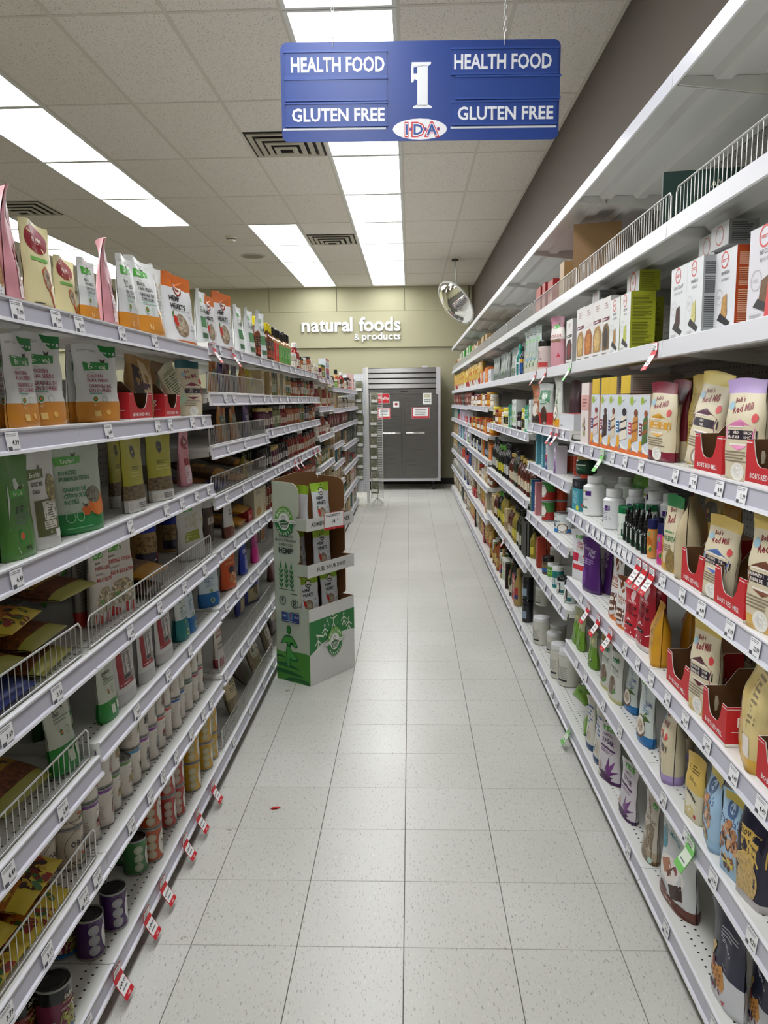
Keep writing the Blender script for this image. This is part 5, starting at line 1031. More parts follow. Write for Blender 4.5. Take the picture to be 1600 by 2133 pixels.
 'dlem': ('biscuit_box', 'box', *_c(.13, .20, .085, ('dfe1df', '9aa022', 'e4e6e0'), duink('LEMON', 'CITRON', 'c9cf5a'), sidetext('5d6312'))),
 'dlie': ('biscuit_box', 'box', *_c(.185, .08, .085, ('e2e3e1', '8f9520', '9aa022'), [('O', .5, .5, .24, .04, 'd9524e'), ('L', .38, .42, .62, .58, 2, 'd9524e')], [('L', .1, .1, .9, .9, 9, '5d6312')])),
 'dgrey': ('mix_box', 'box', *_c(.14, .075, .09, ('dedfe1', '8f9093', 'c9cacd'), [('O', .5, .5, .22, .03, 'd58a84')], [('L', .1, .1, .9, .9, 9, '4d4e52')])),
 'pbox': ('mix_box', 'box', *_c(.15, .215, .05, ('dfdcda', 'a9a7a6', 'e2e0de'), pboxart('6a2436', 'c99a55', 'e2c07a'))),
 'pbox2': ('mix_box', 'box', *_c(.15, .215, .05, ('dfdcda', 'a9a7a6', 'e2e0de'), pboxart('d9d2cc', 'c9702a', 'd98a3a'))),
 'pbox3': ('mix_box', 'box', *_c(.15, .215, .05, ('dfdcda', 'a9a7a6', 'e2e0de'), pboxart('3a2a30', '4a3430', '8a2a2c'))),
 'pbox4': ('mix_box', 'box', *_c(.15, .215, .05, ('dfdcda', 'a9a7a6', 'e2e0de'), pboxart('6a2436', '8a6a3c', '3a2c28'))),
 'pinkbag': ('rice_flour_bag', 'bag', *_g(.11, .24, .06, [(.55, 'c9909a'), (.78, 'e0d9d2'), (1, 'b5748a')], everland(.5, .8, .8)+[('T', 'RICE FLOUR', .5, .62, .06, .84, 'b5404a', 'c', .03), ('R', .1, .5, .9, .56, '8a6a52'), ('P', [(.6, .2), (.75, .3), (.9, .2)], 'c03a4a')])),
 'pinkbox': ('cake_mix_box', 'box', *_c(.14, .23, .05, ('e2d6d0', 'c9a9a4', 'cfa59c'), [('R', .0, .55, 1, .8, 'd6a49c'), ('L', .2, .6, .8, .75, 3, '8a5a54'), ('D', .5, .25, .25, .3, 6, ['6a3a4a', '8a9a5a'], .12)])),
 'cakea': ('cake_mix_box', 'box', *_c(.125, .195, .05, ('d3d8de', 'c9823a', 'd9702c'), cake('d9c9c4', '3d2a66', 'a5303a'))),
 'cakeb': ('cake_mix_box', 'box', *_c(.125, .195, .05, ('d3d8de', 'b0a9a2', 'd9702c'), cake('3a2724', '8a2a4a', '5a3a34'))),
 'cakec': ('cake_mix_box', 'box', *_c(.125, .195, .05, ('d3d8de', 'b0a9a2', 'd9702c'), cake('d9cbb0', '2c3a66', '7a4a30'))),
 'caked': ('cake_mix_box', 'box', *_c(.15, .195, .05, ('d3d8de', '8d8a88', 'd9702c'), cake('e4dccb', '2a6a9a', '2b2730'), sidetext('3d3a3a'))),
 'cakee': ('pancake_mix_box', 'box', *_c(.13, .195, .05, ('d3d8de', 'b0a9a2', 'd9702c'), cake('c98a3a', 'c02f3a', '8a4a24'))),
 'cakef': ('coating_mix_box', 'box', *_c(.11, .195, .05, ('d3d8de', 'b0a9a2', 'd9702c'), cake('4f6a30', '6a2436', 'a3502a'))),
 'cakelie': ('cake_mix_box', 'box', *_c(.115, .06, .17, ('d9b92e', '8f8b84', 'cdb43a'), [('R', .1, .1, .9, .9, 'd9b52e')], [('L', .04, .1, .96, .9, 8, '4f4a44')])),
 'greenlie': ('soup_mix_bag', 'bag', *_l(.14, .2, .05, [(1, '5c9a24')], [('R', .1, .3, .9, .6, '3f7a24'), ('L', .2, .4, .8, .52, 2, 'b9c98a')])),
 'tealcan': ('cocoa_tin', 'tin', *_c(.105, .155, .09, ('3d93a3', '3d8fa0', '1c1d22'), [('R', 0, .72, 1, 1, '1c1d22'), ('E', .5, .86, .2, .12, '4a4a50'), ('L', .15, .22, .85, .62, 8, '9fd0d8'), ('E', .75, .1, .2, .12, 'c9cf4a')], [('R', 0, .72, 1, 1, '1c1d22'), ('L', .2, .3, .8, .6, 5, 'b5dde2'), ('E', .4, .2, .3, .2, 'c94a5a')])),
 'goldlid': ('cocoa_jar', 'jar', *jar(.05, .1, '1f3a2c', 'b59a68', lab('2d5a40', 'cfd8cc'), .85, .28)),
 'bigtub': ('sweetener_tub', 'tub', *jar(.058, .155, 'e3e4e4', 'e6e7e7', herbjar('Sugar'), .62, .16)),
 'midtub': ('sweetener_tub', 'tub', *jar(.044, .115, 'e0e2e4', 'e4e5e6', [('L', .1, .2, .9, .7, 7, 'a9a9b5'), ('R', .62, .6, .8, .8, '4d2c78'), ('P', [(.2, .1), (.45, .2), (.5, .1)], '7a8a5a')], .7, .18)),
 'greencap': ('stevia_jar', 'jar', *jar(.026, .088, 'dbe2da', '0f6a3c', [('R', 0, 0, 1, .35, '1d4a34'), ('L', .2, .45, .8, .8, 4, '5a8a6a'), ('E', .5, .2, .2, .12, 'e5e8e2')], .96, .2)),
 'drop': ('dropper_bottle', 'bottle', *dropper()),
 'slimo': ('flavour_bottle', 'bottle', *jar(.0175, .092, 'd8924a', '1f2456', [('R', 0, .8, 1, 1, '55b58a'), ('E', .5, .5, .4, .3, 'b5682c'), ('D', .5, .2, .4, .2, 8, ['e8c46a', '3f8a4a'], .12), ('L', .2, .6, .8, .7, 1, '2c2a5a')], .95, .22)),
 'slimp': ('flavour_bottle', 'bottle', *jar(.0175, .092, 'c9438a', '1f2456', [('R', 0, .8, 1, 1, '4aa58a'), ('R', .5, .1, 1, .8, '3a62b5'), ('D', .5, .2, .4, .2, 8, ['e86a9a', '3f8a4a'], .12), ('L', .2, .5, .7, .6, 1, 'f0d9e6')], .95, .22)),
 'icing': ('sugar_pouch', 'pouch', *_p(.16, .24, .075, [(1, 'dfdfe2')], icing())),
 'purple': ('flour_pouch', 'pouch', *_p(.17, .26, .085, [(1, '4d2368')], purple())),
 'swerve': ('sweetener_pouch', 'pouch', *_p(.15, .245, .075, [(.06, 'd97a34'), (1, 'dcd9d6')], swerve())),
 'lak': ('sweetener_pouch', 'pouch', *_p(.165, .235, .08, [(.05, 'e9e4e2'), (.9, 'bf2a38'), (1, 'e2d9d8')], lakanto())),
 'lak2': ('sweetener_pouch', 'pouch', *_p(.165, .25, .085, [(.08, 'e4dcda'), (1, 'a8222f')], lakanto(), 1.4)),
 'frog': ('snack_bag', 'bag', *_p(.12, .2, .075, [(.62, '6f9a34'), (1, 'a5a884')], frog(), 1.4)),
 'froglie': ('snack_bag', 'bag', *_l(.15, .23, .09, [(.8, '6f9a34'), (1, '8fb84a')], frog()+[('R', .2, .86, .8, .93, '222')], 1.5)),
 'yelbk': ('snack_bag', 'bag', *_p(.13, .22, .06, [(1, 'd0a92a')], [])),
 'cane': ('sugar_pouch', 'pouch', *_p(.15, .235, .075, [(.08, 'c9c48a'), (1, 'cfd0c8')], sweetcane())),
 'coco': ('sugar_pouch', 'pouch', *_p(.155, .245, .08, [(.16, '1f6fb0'), (1, 'c9d2cf')], coco())),
 'vanil': ('mix_bag', 'bag', *_g(.13, .24, .07, [(.45, 'd9d2b8'), (1, 'd9b862')], vanilla())),
 'pam': ('baking_mix_bag', 'bag', *_g(.14, .25, .075, [(.16, '9cc0de'), (1, 'a5c6e2')], pamela())),
 'navyc': ('corn_flour_bag', 'bag', *_g(.15, .25, .08, [(.07, 'b9b3b5'), (1, '26243a')], yellowcorn())),
 'waff': ('waffle_mix_bag', 'bag', *_p(.18, .27, .09, [(.36, 'cdced4'), (1, '2a2b44')], waffle())),
 'wbl': ('flour_pouch', 'pouch', *_p(.12, .2, .06, [(.12, '1d4a78'), (1, 'd5d2c8')], [('L', .1, .5, .9, .85, 5, '3a6aa5'), ('P', [(.3, .2), (.5, .45), (.6, .2)], '2f5a95'), ('E', .6, .3, .2, .2, 'c9bca5')])),
 'turb': ('sugar_pouch', 'pouch', *_p(.17, .25, .08, [(.06, '4a1f57'), (1, 'd3cdd4')], turb())),
 'bsug': ('sugar_pouch', 'pouch', *_p(.14, .24, .08, [(.06, '7a6040'), (.2, 'b5a48c'), (1, 'c5bcb0')], brown_sugar())),
 'mixp': ('cake_mix_pouch', 'pouch', *_p(.19, .27, .09, [(.1, '6a3b2e'), (1, 'd3d6d9')], mixp(), 1.1)),
 'saff': ('lentil_can', 'can', *_can(.0425, .117, [(.08, '2a74b5'), (.7, '7a2248'), (1, '1a1a1c')], saff('7a2248', 'a9a35a'), '1c1c1e')),
 'saffr': ('bean_can', 'can', *_can(.0425, .117, [(.08, '2a74b5'), (.6, '8a2a22'), (1, '1a1a1c')], saff('8a2a22', '9a4a2a'), '1c1c1e')),
 'cpur': ('bean_can', 'can', *_can(.0375, .112, [(1, '43205c')], circ('d9d6d8', 'BLACK', 'BEANS', 'a9a6b2'), '1d1b1e')),
 'cgrn': ('bean_can', 'can', *_can(.0375, .112, [(1, '3f7a45')], circ('d5d9cf', 'CANNELLINI', 'BEANS', 'b5c4a5'), '2a2a2a')),
 'cora': ('bean_can', 'can', *_can(.0375, .112, [(1, 'b5502a')], circ('dcd3cb', 'REFRIED', 'BEANS', 'c9b59a'), '8a8a88')),
 'cred': ('tomato_can', 'can', *_can(.0375, .112, [(1, 'b03a34')], circ('dcd3cb', 'TOMATO', 'DICED', 'c9b0a2'), '8a8a88')),
 'cyel': ('bean_can', 'can', *_can(.0375, .112, [(1, 'cfa02c')], circ('e0d9c6', 'CHICK', 'PEAS', 'cfc69a'), '8a8a88')),
 'orga': ('soup_can', 'can', *_can(.042, .117, [(1, 'c9bfae')], [('R', .1, .1, .9, .15, '8a7f70'), ('O', .5, .5, .42, .01, '5a5048'), ('T', 'ORGANIC', .55, .62, .17, .7, '3a3430', 'c', .03), ('L', .3, .38, .8, .5, 2, '7a7064'), ('D', .6, .25, .2, .1, 6, ['b5542a', '4a7a3a', 'd0a04a'], .08)])),
 'ewb': ('bean_can', 'can', *ecan(.0375, .112, '7a3a90', ['8a4f40', '6a3226', 'a56a55'], 'black beans')),
 'ewg': ('bean_can', 'can', *ecan(.0375, .112, '5d8a44', ['c9a03a', '8a8a3a', 'a5762c'], 'lima beans')),
 'ewl': ('bean_can', 'can', *ecan(.0375, .112, '3a8ac0', GRN, 'green beans')),
 'ewk': ('bean_can', 'can', *ecan(.0375, .112, '8a3f9a', BLK, 'black beans')),
 'ewr': ('bean_can', 'can', *ecan(.0375, .112, 'c2473c', RED3, 'kidney beans')),
 'ewn': ('bean_can', 'can', *ecan(.0375, .112, '3a62b0', ['d9d2c4', 'c9bfae'], 'navy beans')),
 'ewc': ('bean_can', 'can', *ecan(.042, .117, '4a6a48', TAN, 'chick peas')),
 'ewred': ('bean_can', 'can', *ecan(.0375, .112, 'b5304a', RED3, 'red beans')),
 'rgrain': ('rice_pouch', 'pouch', *_p(.15, .24, .07, [(.18, '9b2c33'), (1, 'd2cbc0')], everland(.5, .88, .6)+[('T', 'LONG GRAIN', .5, .72, .05, .8, 'a3323c', 'c', .03), ('T', 'BROWN RICE', .5, .64, .05, .8, 'a3323c', 'c', .03), ('T', 'RIZ BRUN', .5, .48, .06, .8, '4a3a38', 'c', .03), ('T', 'A GRAIN LONG', .5, .4, .05, .8, '4a3a38', 'c', .03)])),
 'bluelid': ('popcorn_jar', 'jar', *jar(.055, .165, 'a98a55', '1c3aa8', [('R', 0, 0, 1, .42, '2a2338'), ('R', 0, .42, 1, 1, 'b5935a', .9), ('P', [(.4, .1), (.55, .3), (.7, .12)], 'e4dcd6'), ('E', .6, .2, .12, .16, 'a5323a')], .98, .2)),
 # sauces and small goods on the far shelves
 'hotsauce': ('sauce_bottle', 'bottle', *bottle(.034, .22, '6a3a22', 'd8c42a', [('R', 0, 0, 1, .9, '2a2220'), ('L', .15, .5, .85, .85, 4, 'b58a4a'), ('E', .5, .25, .4, .2, 'a8452a')], .6, .5, .2)),
 'redsauce': ('sauce_bottle', 'bottle', *bottle(.031, .215, 'b58a5a', '1b1b1c', [('R', 0, 0, 1, .95, 'c92f2a'), ('L', .2, .3, .8, .8, 4, 'e8b5a5')], .62, .5, .22)),
 'grnsauce': ('sauce_bottle', 'bottle', *bottle(.031, .215, 'b58a5a', '1b1b1c', [('R', 0, 0, 1, .95, '55a04a'), ('L', .2, .3, .8, .8, 4, 'd2e5c4')], .62, .5, .22)),
 'ketch': ('sauce_bottle', 'bottle', *bottle(.033, .2, '8a1f1c', 'e4e2dc', lab('e3d8c4', '8a2a22'), .6, .45, .16)),
 'jarr': ('pasta_sauce_jar', 'jar', *jar(.04, .15, '8a2f20', '2a2a2a', lab('d9cdb4', '7a2a20'), .8, .12)),
 'jarg': ('pickle_jar', 'jar', *jar(.04, .14, '6a7038', '3a3a34', lab('cfd2b4', '3a5a30'), .8, .13)),
 'jaro': ('salsa_jar', 'jar', *jar(.04, .13, 'a5502a', '2b2a28', lab('dfd4c0', 'b0622a'), .82, .14)),
 'jard': ('jam_jar', 'jar', *jar(.038, .12, '2c1a22', '1d1c1f', lab('d9d9d6', '4a4a50'), .86, .17)),
 'jarw': ('spread_jar', 'jar', *jar(.04, .11, 'c9bfa8', 'e2e0da', lab('efeadd', '6a5a48'), .86, .18)),
 'jarp': ('jam_jar', 'jar', *jar(.036, .115, '5a1a3c', 'c9b26a', lab('d9d0c0', '6a2a50'), .86, .16)),
 'jarc': ('curry_jar', 'jar', *jar(.038, .13, '9a7a34', '2a5a3c', lab('2f6a48', 'd5dcc8'), .84, .14)),
 'ameri': ('nut_butter_jar', 'jar', *jar(.042, .12, '8a5a34', '7a1f22', lab('e6e0d8', '8a2a30'), .9, .16)),
 'oil': ('oil_bottle', 'bottle', *bottle(.036, .26, '26281a', '23221f', lab('d5d0b8', '4a5a34'), .62, .34, .1)),
 'oily': ('oil_bottle', 'bottle', *bottle(.036, .25, '8a7a2a', '2f2f22', lab('d9c94a', '6a6a2a'), .62, .34, .1)),
 'oild': ('oil_bottle', 'bottle', *bottle(.034, .24, '15150f', '55933a', lab('cfc23a', '4a7a3a'), .62, .34, .12)),
 'oilb': ('oil_bottle', 'bottle', *bottle(.037, .27, '17171a', '2d2d30', lab('c9cac4', '2d3a3a'), .62, .36, .12)),
 'vin': ('vinegar_bottle', 'bottle', *bottle(.042, .24, '8a4a1c', 'c9a24a', lab('d0b24a', '6a3a1c'), .6, .4, .1)),
 'vins': ('syrup_bottle', 'bottle', *bottle(.034, .22, '4a2014', 'b59a52', lab('ddd0b4', '8a3a24'), .62, .36, .12)),
 'bigoil': ('oil_jug', 'jug', *_c(.11, .235, .10, ('17170f', '1a1a12', '1d1d16'), [('R', .08, .04, .12, .9, '3a3a2a'), ('R', .8, .04, .84, .9, '34342a')])),
 'amber': ('honey_bottle', 'bottle', *bottle(.045, .23, '8a4a12', '7a3a10', [('R', 0, .15, 1, .85, 'b58a34', .5), ('E', .5, .5, .36, .3, 'd2b45a')], .64, .45, .1)),
 'honeyjug': ('syrup_bottle', 'bottle', *bottle(.042, .25, 'a58a52', 'b89a5a', [('R', .1, .25, .9, .95, 'b02a2a'), ('R', .1, .25, .9, .5, '2a2a6a')], .55, .4, .08)),
 'redcarton': ('drink_carton', 'carton', *_c(.07, .2, .06, ('b02a2a', '1d1d1f', '2a2a2a'), lab('8a1f22', 'e0c9a4', .3, .8))),
 'blkjar': ('protein_jar', 'jar', *jar(.045, .15, '1f2126', '151517', lab('8fa0b5', '2a3a4a'), .95, .16)),
 'wtub': ('coconut_oil_tub', 'tub', *jar(.062, .165, 'd3d1c6', 'e3e4e6', tubart('c2552f', '2a7f88'), .97, .13)),
 'wtub2': ('coconut_oil_tub', 'tub', *jar(.05, .14, 'd6d4c8', 'e0e1e2', tubart('2a7f88', '2a7f88'), .95, .15)),
 'cocojar': ('coconut_oil_jar', 'jar', *jar(.042, .105, 'd2d8d4', '1d2426', [('R', 0, 0, 1, .3, '2a7070'), ('E', .5, .5, .28, .4, '2a2a2a'), ('E', .5, .5, .22, .32, 'e6e4dc')], .92, .2)),
 'greenjar': ('coconut_oil_jar', 'jar', *jar(.04, .1, '5a9a34', 'e4e6e2', lab('6fae3a', 'e8f0dc'), .92, .22)),
 'tealjar': ('coconut_oil_jar', 'jar', *jar(.036, .105, '2a7a78', 'e2e6e4', lab('dfe6e2', '2a6a6a'), .92, .18)),
 'redtall': ('coconut_milk_carton', 'carton', *_c(.06, .17, .06, ('a83a26', '9a3422', 'a83a26'), [('L', .2, .5, .8, .9, 5, 'e6c4b4'), ('E', .5, .25, .3, .3, '7a2a1c')])),
 'darkj': ('nut_butter_jar', 'jar', *jar(.042, .11, '5a4a3a', '201d1e', [('R', 0, .1, 1, .45, '2f62a5'), ('R', 0, .45, 1, .8, '7a6a4a')], .92, .24)),
 'ccan': ('coconut_milk_can', 'can', *_can(.05, .125, [(.18, '2f78c0'), (1, 'd4dcdc')], everland(.5, .88, .4)+[('T', 'COCONUT', .55, .6, .09, .5, '2c3c4c', 'c', .03), ('T', 'MILK', .5, .48, .09, .4, '2c3c4c', 'c', .03), ('E', .85, .25, .16, .24, 'e9e6de'), ('O', .85, .25, .17, .03, '6a4a33'), ('R', .2, .3, .6, .4, '2f4a78')], '4a4c50')),
 'cgr2': ('coconut_milk_can', 'can', *_can(.037, .11, [(.45, 'a5302a'), (1, '3f7a3a')], [('E', .6, .5, .25, .3, 'e6e2d8'), ('O', .6, .5, .26, .03, '6a3a2a')])),
 'crd2': ('coconut_milk_can', 'can', *_can(.037, .11, [(1, 'b0402a')], [('R', .1, .2, .9, .8, '9a3424'), ('L', .2, .3, .8, .7, 4, 'e2c4b4')])),
 'tetra': ('coconut_milk_carton', 'carton', *_c(.07, .2, .07, ('d9dce2', 'd0d4da', 'd9dce2'), tetra('2f3f86', 'c23a3a', '7a3a8a'))),
 'tetrap': ('coconut_milk_carton', 'carton', *_c(.07, .19, .07, ('dcd6e0', 'd2ccd8', 'dcd6e0'), tetra('6a3a86', 'b59ac9', '8a5a9a'))),
 'tetrag': ('drink_carton', 'carton', *_c(.065, .19, .06, ('3a6a5a', '2c5a8a', '3a6a5a'), [('E', .5, .7, .3, .3, 'd8dcd6'), ('D', .5, .35, .4, .4, 12, ['7ab04a', 'b8485a', '2a3a8a'], .14), ('T', 'Coco', .5, .5, .08, .8, 'eef0ee', 'c', .03)])),
 'tetrapk': ('drink_carton', 'carton', *_c(.065, .19, .06, ('c9848a', 'b5747a', 'c9848a'), [('R', .1, .2, .9, .6, 'e9d5d2'), ('D', .5, .3, .4, .4, 10, ['8a2a3a', '5a1a2a'], .1)])),
 'tealbox': ('drink_carton', 'carton', *_c(.06, .2, .06, ('5a98a8', '4a8898', '5a98a8'), [('E', .5, .8, .28, .28, '2f3a3c'), ('L', .2, .1, .8, .4, 4, 'd5e6ea')])),
 'bluebag': ('sugar_bag', 'bag', *_p(.1, .16, .05, [(1, '1f356f')], [('L', .2, .3, .8, .6, 3, 'c9d2e4')])),
 'ocoa': ('coconut_pouch', 'pouch', *_p(.13, .22, .07, [(.22, '3a2a22'), (1, '9a5c30')], [('E', .5, .36, .3, .3, 'd9d2c6'), ('T', 'COCO', .5, .62, .08, .7, 'ecd9c0', 'c', .03), ('R', .3, .74, .7, .8, 'c9502a')])),
 'bgree': ('flour_bag', 'bag', *_g(.15, .24, .075, [(.3, 'c23030'), (.92, 'b9bdb8'), (1, 'c5c9c6')], [('P', [(.1, .5), (.9, .5), (.86, .84), (.14, .84)], '2f7a4a'), ('E', .5, .7, .2, .14, 'd2ddd4'), ('L', .2, .52, .8, .6, 2, 'cfe0d4'), ('E', .5, .2, .24, .4, '4a3024'), ('T', "BOB'S", .5, .05, .05, .5, 'f0e2e0', 'c', .02)])),
 'cocy': ('coconut_pouch', 'pouch', *_p(.14, .25, .08, [(.16, 'd99a24'), (1, 'ccd0c6')], [('E', .5, .28, .3, .3, '7a5a3c'), ('E', .5, .29, .25, .24, 'ece8de'), ('P', [(.4, .48), (.6, .58), (.8, .46)], '4a7a3a'), ('L', .3, .62, .7, .8, 3, '9aa08c')])),
 'pouchp': ('flour_bag', 'bag', *_g(.14, .25, .07, [(1, '5a3a44')], [])),
 'chipbag': ('chip_bag', 'bag', *_l(.18, .25, .08, [(.3, 'b8322c'), (1, 'c9a04a')], [('D', .5, .6, .4, .4, 20, ['d9b45a', 'b5803a', 'e2c684'], .14), ('R', .1, .1, .9, .25, 'a5242a')])),
 'tortilla': ('snack_bag', 'bag', *_l(.18, .25, .07, [(.3, 'd2cfc4'), (1, 'd6b84a', .5)], [('D', .5, .6, .4, .5, 24, ['e0c65a', 'cfa83a', 'b5362c'], .12)])),
 'silverp': ('seaweed_pack', 'pack', *_p(.15, .2, .05, [(1, '6a7270')], [('P', [(.1, .2), (.9, .3), (.9, .8), (.1, .7)], 'a5aba8'), ('P', [(.2, .1), (.8, .2), (.7, .35), (.3, .3)], '2f5a3c')])),
 'wsnack': ('snack_carton', 'carton', *_c(.06, .12, .09, ('d9dade', 'c9cace', 'd9dade'), [('L', .2, .2, .8, .7, 4, '8a8a90')])),
 'ossnack': ('snack_carton', 'carton', *_c(.06, .15, .09, ('d2772c', 'c96a24', 'd2772c'), [('L', .2, .3, .8, .7, 4, 'f0d5b4')])),
 'tealbot': ('soda_bottle', 'bottle', *bottle(.032, .24, '177a72', '2aa58c', lab('1f6a6a', 'd2e2dc'), .6, .4, .12)),
 'bluebot': ('soda_bottle', 'bottle', *bottle(.032, .23, '1a1c22', '1b1b1d', [('R', 0, 0, 1, 1, '2f5fb0'), ('R', 0, .7, 1, .95, 'd0a03a')], .6, .4, .12)),
 'silverg': ('flour_pouch', 'pouch', *_p(.13, .23, .06, [(.3, 'c9c6b8'), (1, 'a9b5b0')], everland(.5, .72, .8)+[('D', .5, .3, .4, .3, 14, ['d9cda5', '3f8a5a', '8aa5c0'], .1), ('L', .2, .84, .8, .92, 2, '3a4a4a')], 1.4)),
 'blackcup': ('protein_tub', 'tub', *jar(.05, .16, 'd6c2bf', '1e1c1c', [('R', .0, .05, 1, .3, 'c24a4a'), ('L', .2, .4, .8, .9, 6, '8a7a80')], .98, .18)),
 'cereal': ('cereal_box', 'box', *_c(.12, .19, .06, ('d2d4cc', '4f9a3a', 'd2d4cc'), [('R', .1, .1, .9, .5, 'b5c9a5'), ('L', .2, .6, .8, .85, 3, '5a6a50')])),
 'greenbox': ('cereal_box', 'box', *_c(.12, .19, .06, ('3f9a34', '3a8a30', '4aa03c'), [('R', .1, .2, .9, .6, '6fb85a')])),
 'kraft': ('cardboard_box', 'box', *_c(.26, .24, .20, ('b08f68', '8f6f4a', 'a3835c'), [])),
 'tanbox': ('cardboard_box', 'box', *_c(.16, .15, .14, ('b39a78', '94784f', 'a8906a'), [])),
 'redbox': ('gift_box', 'box', *_c(.12, .11, .12, ('b0605a', 'a02026', 'b53a36'), [('R', .1, .1, .9, .4, 'c98a80')])),
 'mint': ('mint_gift_box', 'box', *_c(.42, .165, .035, ('10302a', '0c241f', '143a32'), [('T', 'After Eight', .5, .78, .13, .42, 'd9d6c2', 'c', .0, 4), ('R', .1, .6, .9, .605, '3a5a50'), ('P', [(.2, .42), (.26, .52), (.32, .46), (.28, .38)], '3f8a4a'), ('P', [(.3, .36), (.44, .44), (.52, .36), (.44, .28), (.32, .3)], '4a2a1c'), ('P', [(.42, .14), (.72, .2), (.78, .5), (.62, .44), (.5, .4)], 'c9b48a', .4), ('E', .5, .16, .12, .1, 'd9c69a', .4), ('E', .84, .3, .1, .12, 'c9b99a', .4)])),
 'honey': ('honey_jar', 'jar', *jar(.042, .13, 'b5651c', 'c99a2a', lab('d9a23a', '6a3a14'), .88, .15)),
 'nutb': ('nut_butter_jar', 'jar', *jar(.043, .13, '7a4a2a', 'a3201f', lab('dcd6cc', '4a3a34'), .9, .15)),
 'mayo': ('mayonnaise_jar', 'jar', *jar(.042, .14, 'dcd4b0', 'd8c83a', lab('2a2a26', 'd8c83a', .05, .75), .9, .16)),
 'drinkpk': ('drink_carton', 'carton', *_c(.075, .2, .07, ('d9ddda', 'c9cdca', 'd9ddda'), [('E', .5, .3, .3, .3, '7aae4a'), ('E', .3, .55, .2, .2, '8aba5a'), ('T', 'MILK', .5, .84, .07, .7, '2f4a3a', 'c', .03), ('R', 0, 0, 1, .1, '2a2a2a')])),
 'tealcart': ('drink_carton', 'carton', *_c(.06, .17, .06, ('1f8a6a', '1a7a5c', '1f8a6a'), [('R', .1, .1, .9, .5, 'cfe0d6'), ('L', .2, .6, .8, .85, 3, 'cfe6da')])),
 'candy': ('candy_bag', 'bag', *_l(.14, .2, .06, [(1, '6a1f1c')], [('P', [(.2, .2), (.8, .3), (.7, .7), (.3, .6)], 'c9b0a0'), ('L', .3, .7, .8, .8, 2, 'd9b8a8')], 1.4)),
 'candyd': ('candy_bag', 'bag', *_l(.14, .2, .06, [(1, '26302a')], [('P', [(.2, .2), (.8, .3), (.7, .5), (.3, .4)], '8a9a90'), ('L', .3, .7, .8, .8, 2, 'a5b5a8')], 1.4)),
 'teabox': ('tea_box', 'box', *_c(.13, .075, .07, ('2f5a44', '2a4f3c', '355f4a'), [('R', .1, .2, .9, .8, '6a8a76'), ('L', .2, .3, .8, .6, 2, 'd5dcd2')])),
 'teared': ('tea_box', 'box', *_c(.13, .075, .07, ('b02a34', '8a2028', 'b8323c'), [('L', .2, .3, .8, .6, 2, 'e6cfcf')])),
 'teatan': ('cracker_box', 'box', *_c(.06, .17, .09, ('c9b48a', 'b5a078', 'c9b48a'), [('R', .1, .1, .9, .4, '8a6a44'), ('L', .2, .6, .8, .85, 3, '6a3a34')])),
 'crackr': ('cracker_box', 'box', *_c(.15, .2, .06, ('cdbf9f', 'a8a08a', 'cdbf9f'), [('T', 'Crackers', .5, .35, .07, .84, 'a5402f', 'c', .03, 70), ('L', .2, .8, .8, .95, 3, '6a6050'), ('E', .5, .2, .3, .2, 'b58a4a')])),
 'spice': ('spice_jar', 'jar', *jar(.024, .1, 'a5622a', '1c1b1a', lab('e0d8c6', '7a4a2a'), .9, .2)),
}
PROTO = {}
def proto(key, seed):
    k = (key, seed)
    if k not in PROTO: PROTO[k] = K[key][5](seed)
    return PROTO[k]
def place(key, x, y, z, label, group, rz=0.0, sx=1.0, sz=1.0, roll=0.0, pitch=0.0, seed=0, sd=None):
    name, cat = K[key][:2]
    t = bpy.data.objects.new(name, None); COL.objects.link(t); t.empty_display_size = .03
    t.location = (x, y, z); t.rotation_euler = (pitch, roll, rz); t.scale = (sx, sd if sd else (sx+sz)/2, sz)
    t['label'] = label; t['category'] = cat; t['group'] = group
    for nm, me, m in proto(key, seed):
        o = bpy.data.objects.new(nm, me); COL.objects.link(o)
        if not me.materials: me.materials.append(m)
        o.parent = t
    return t
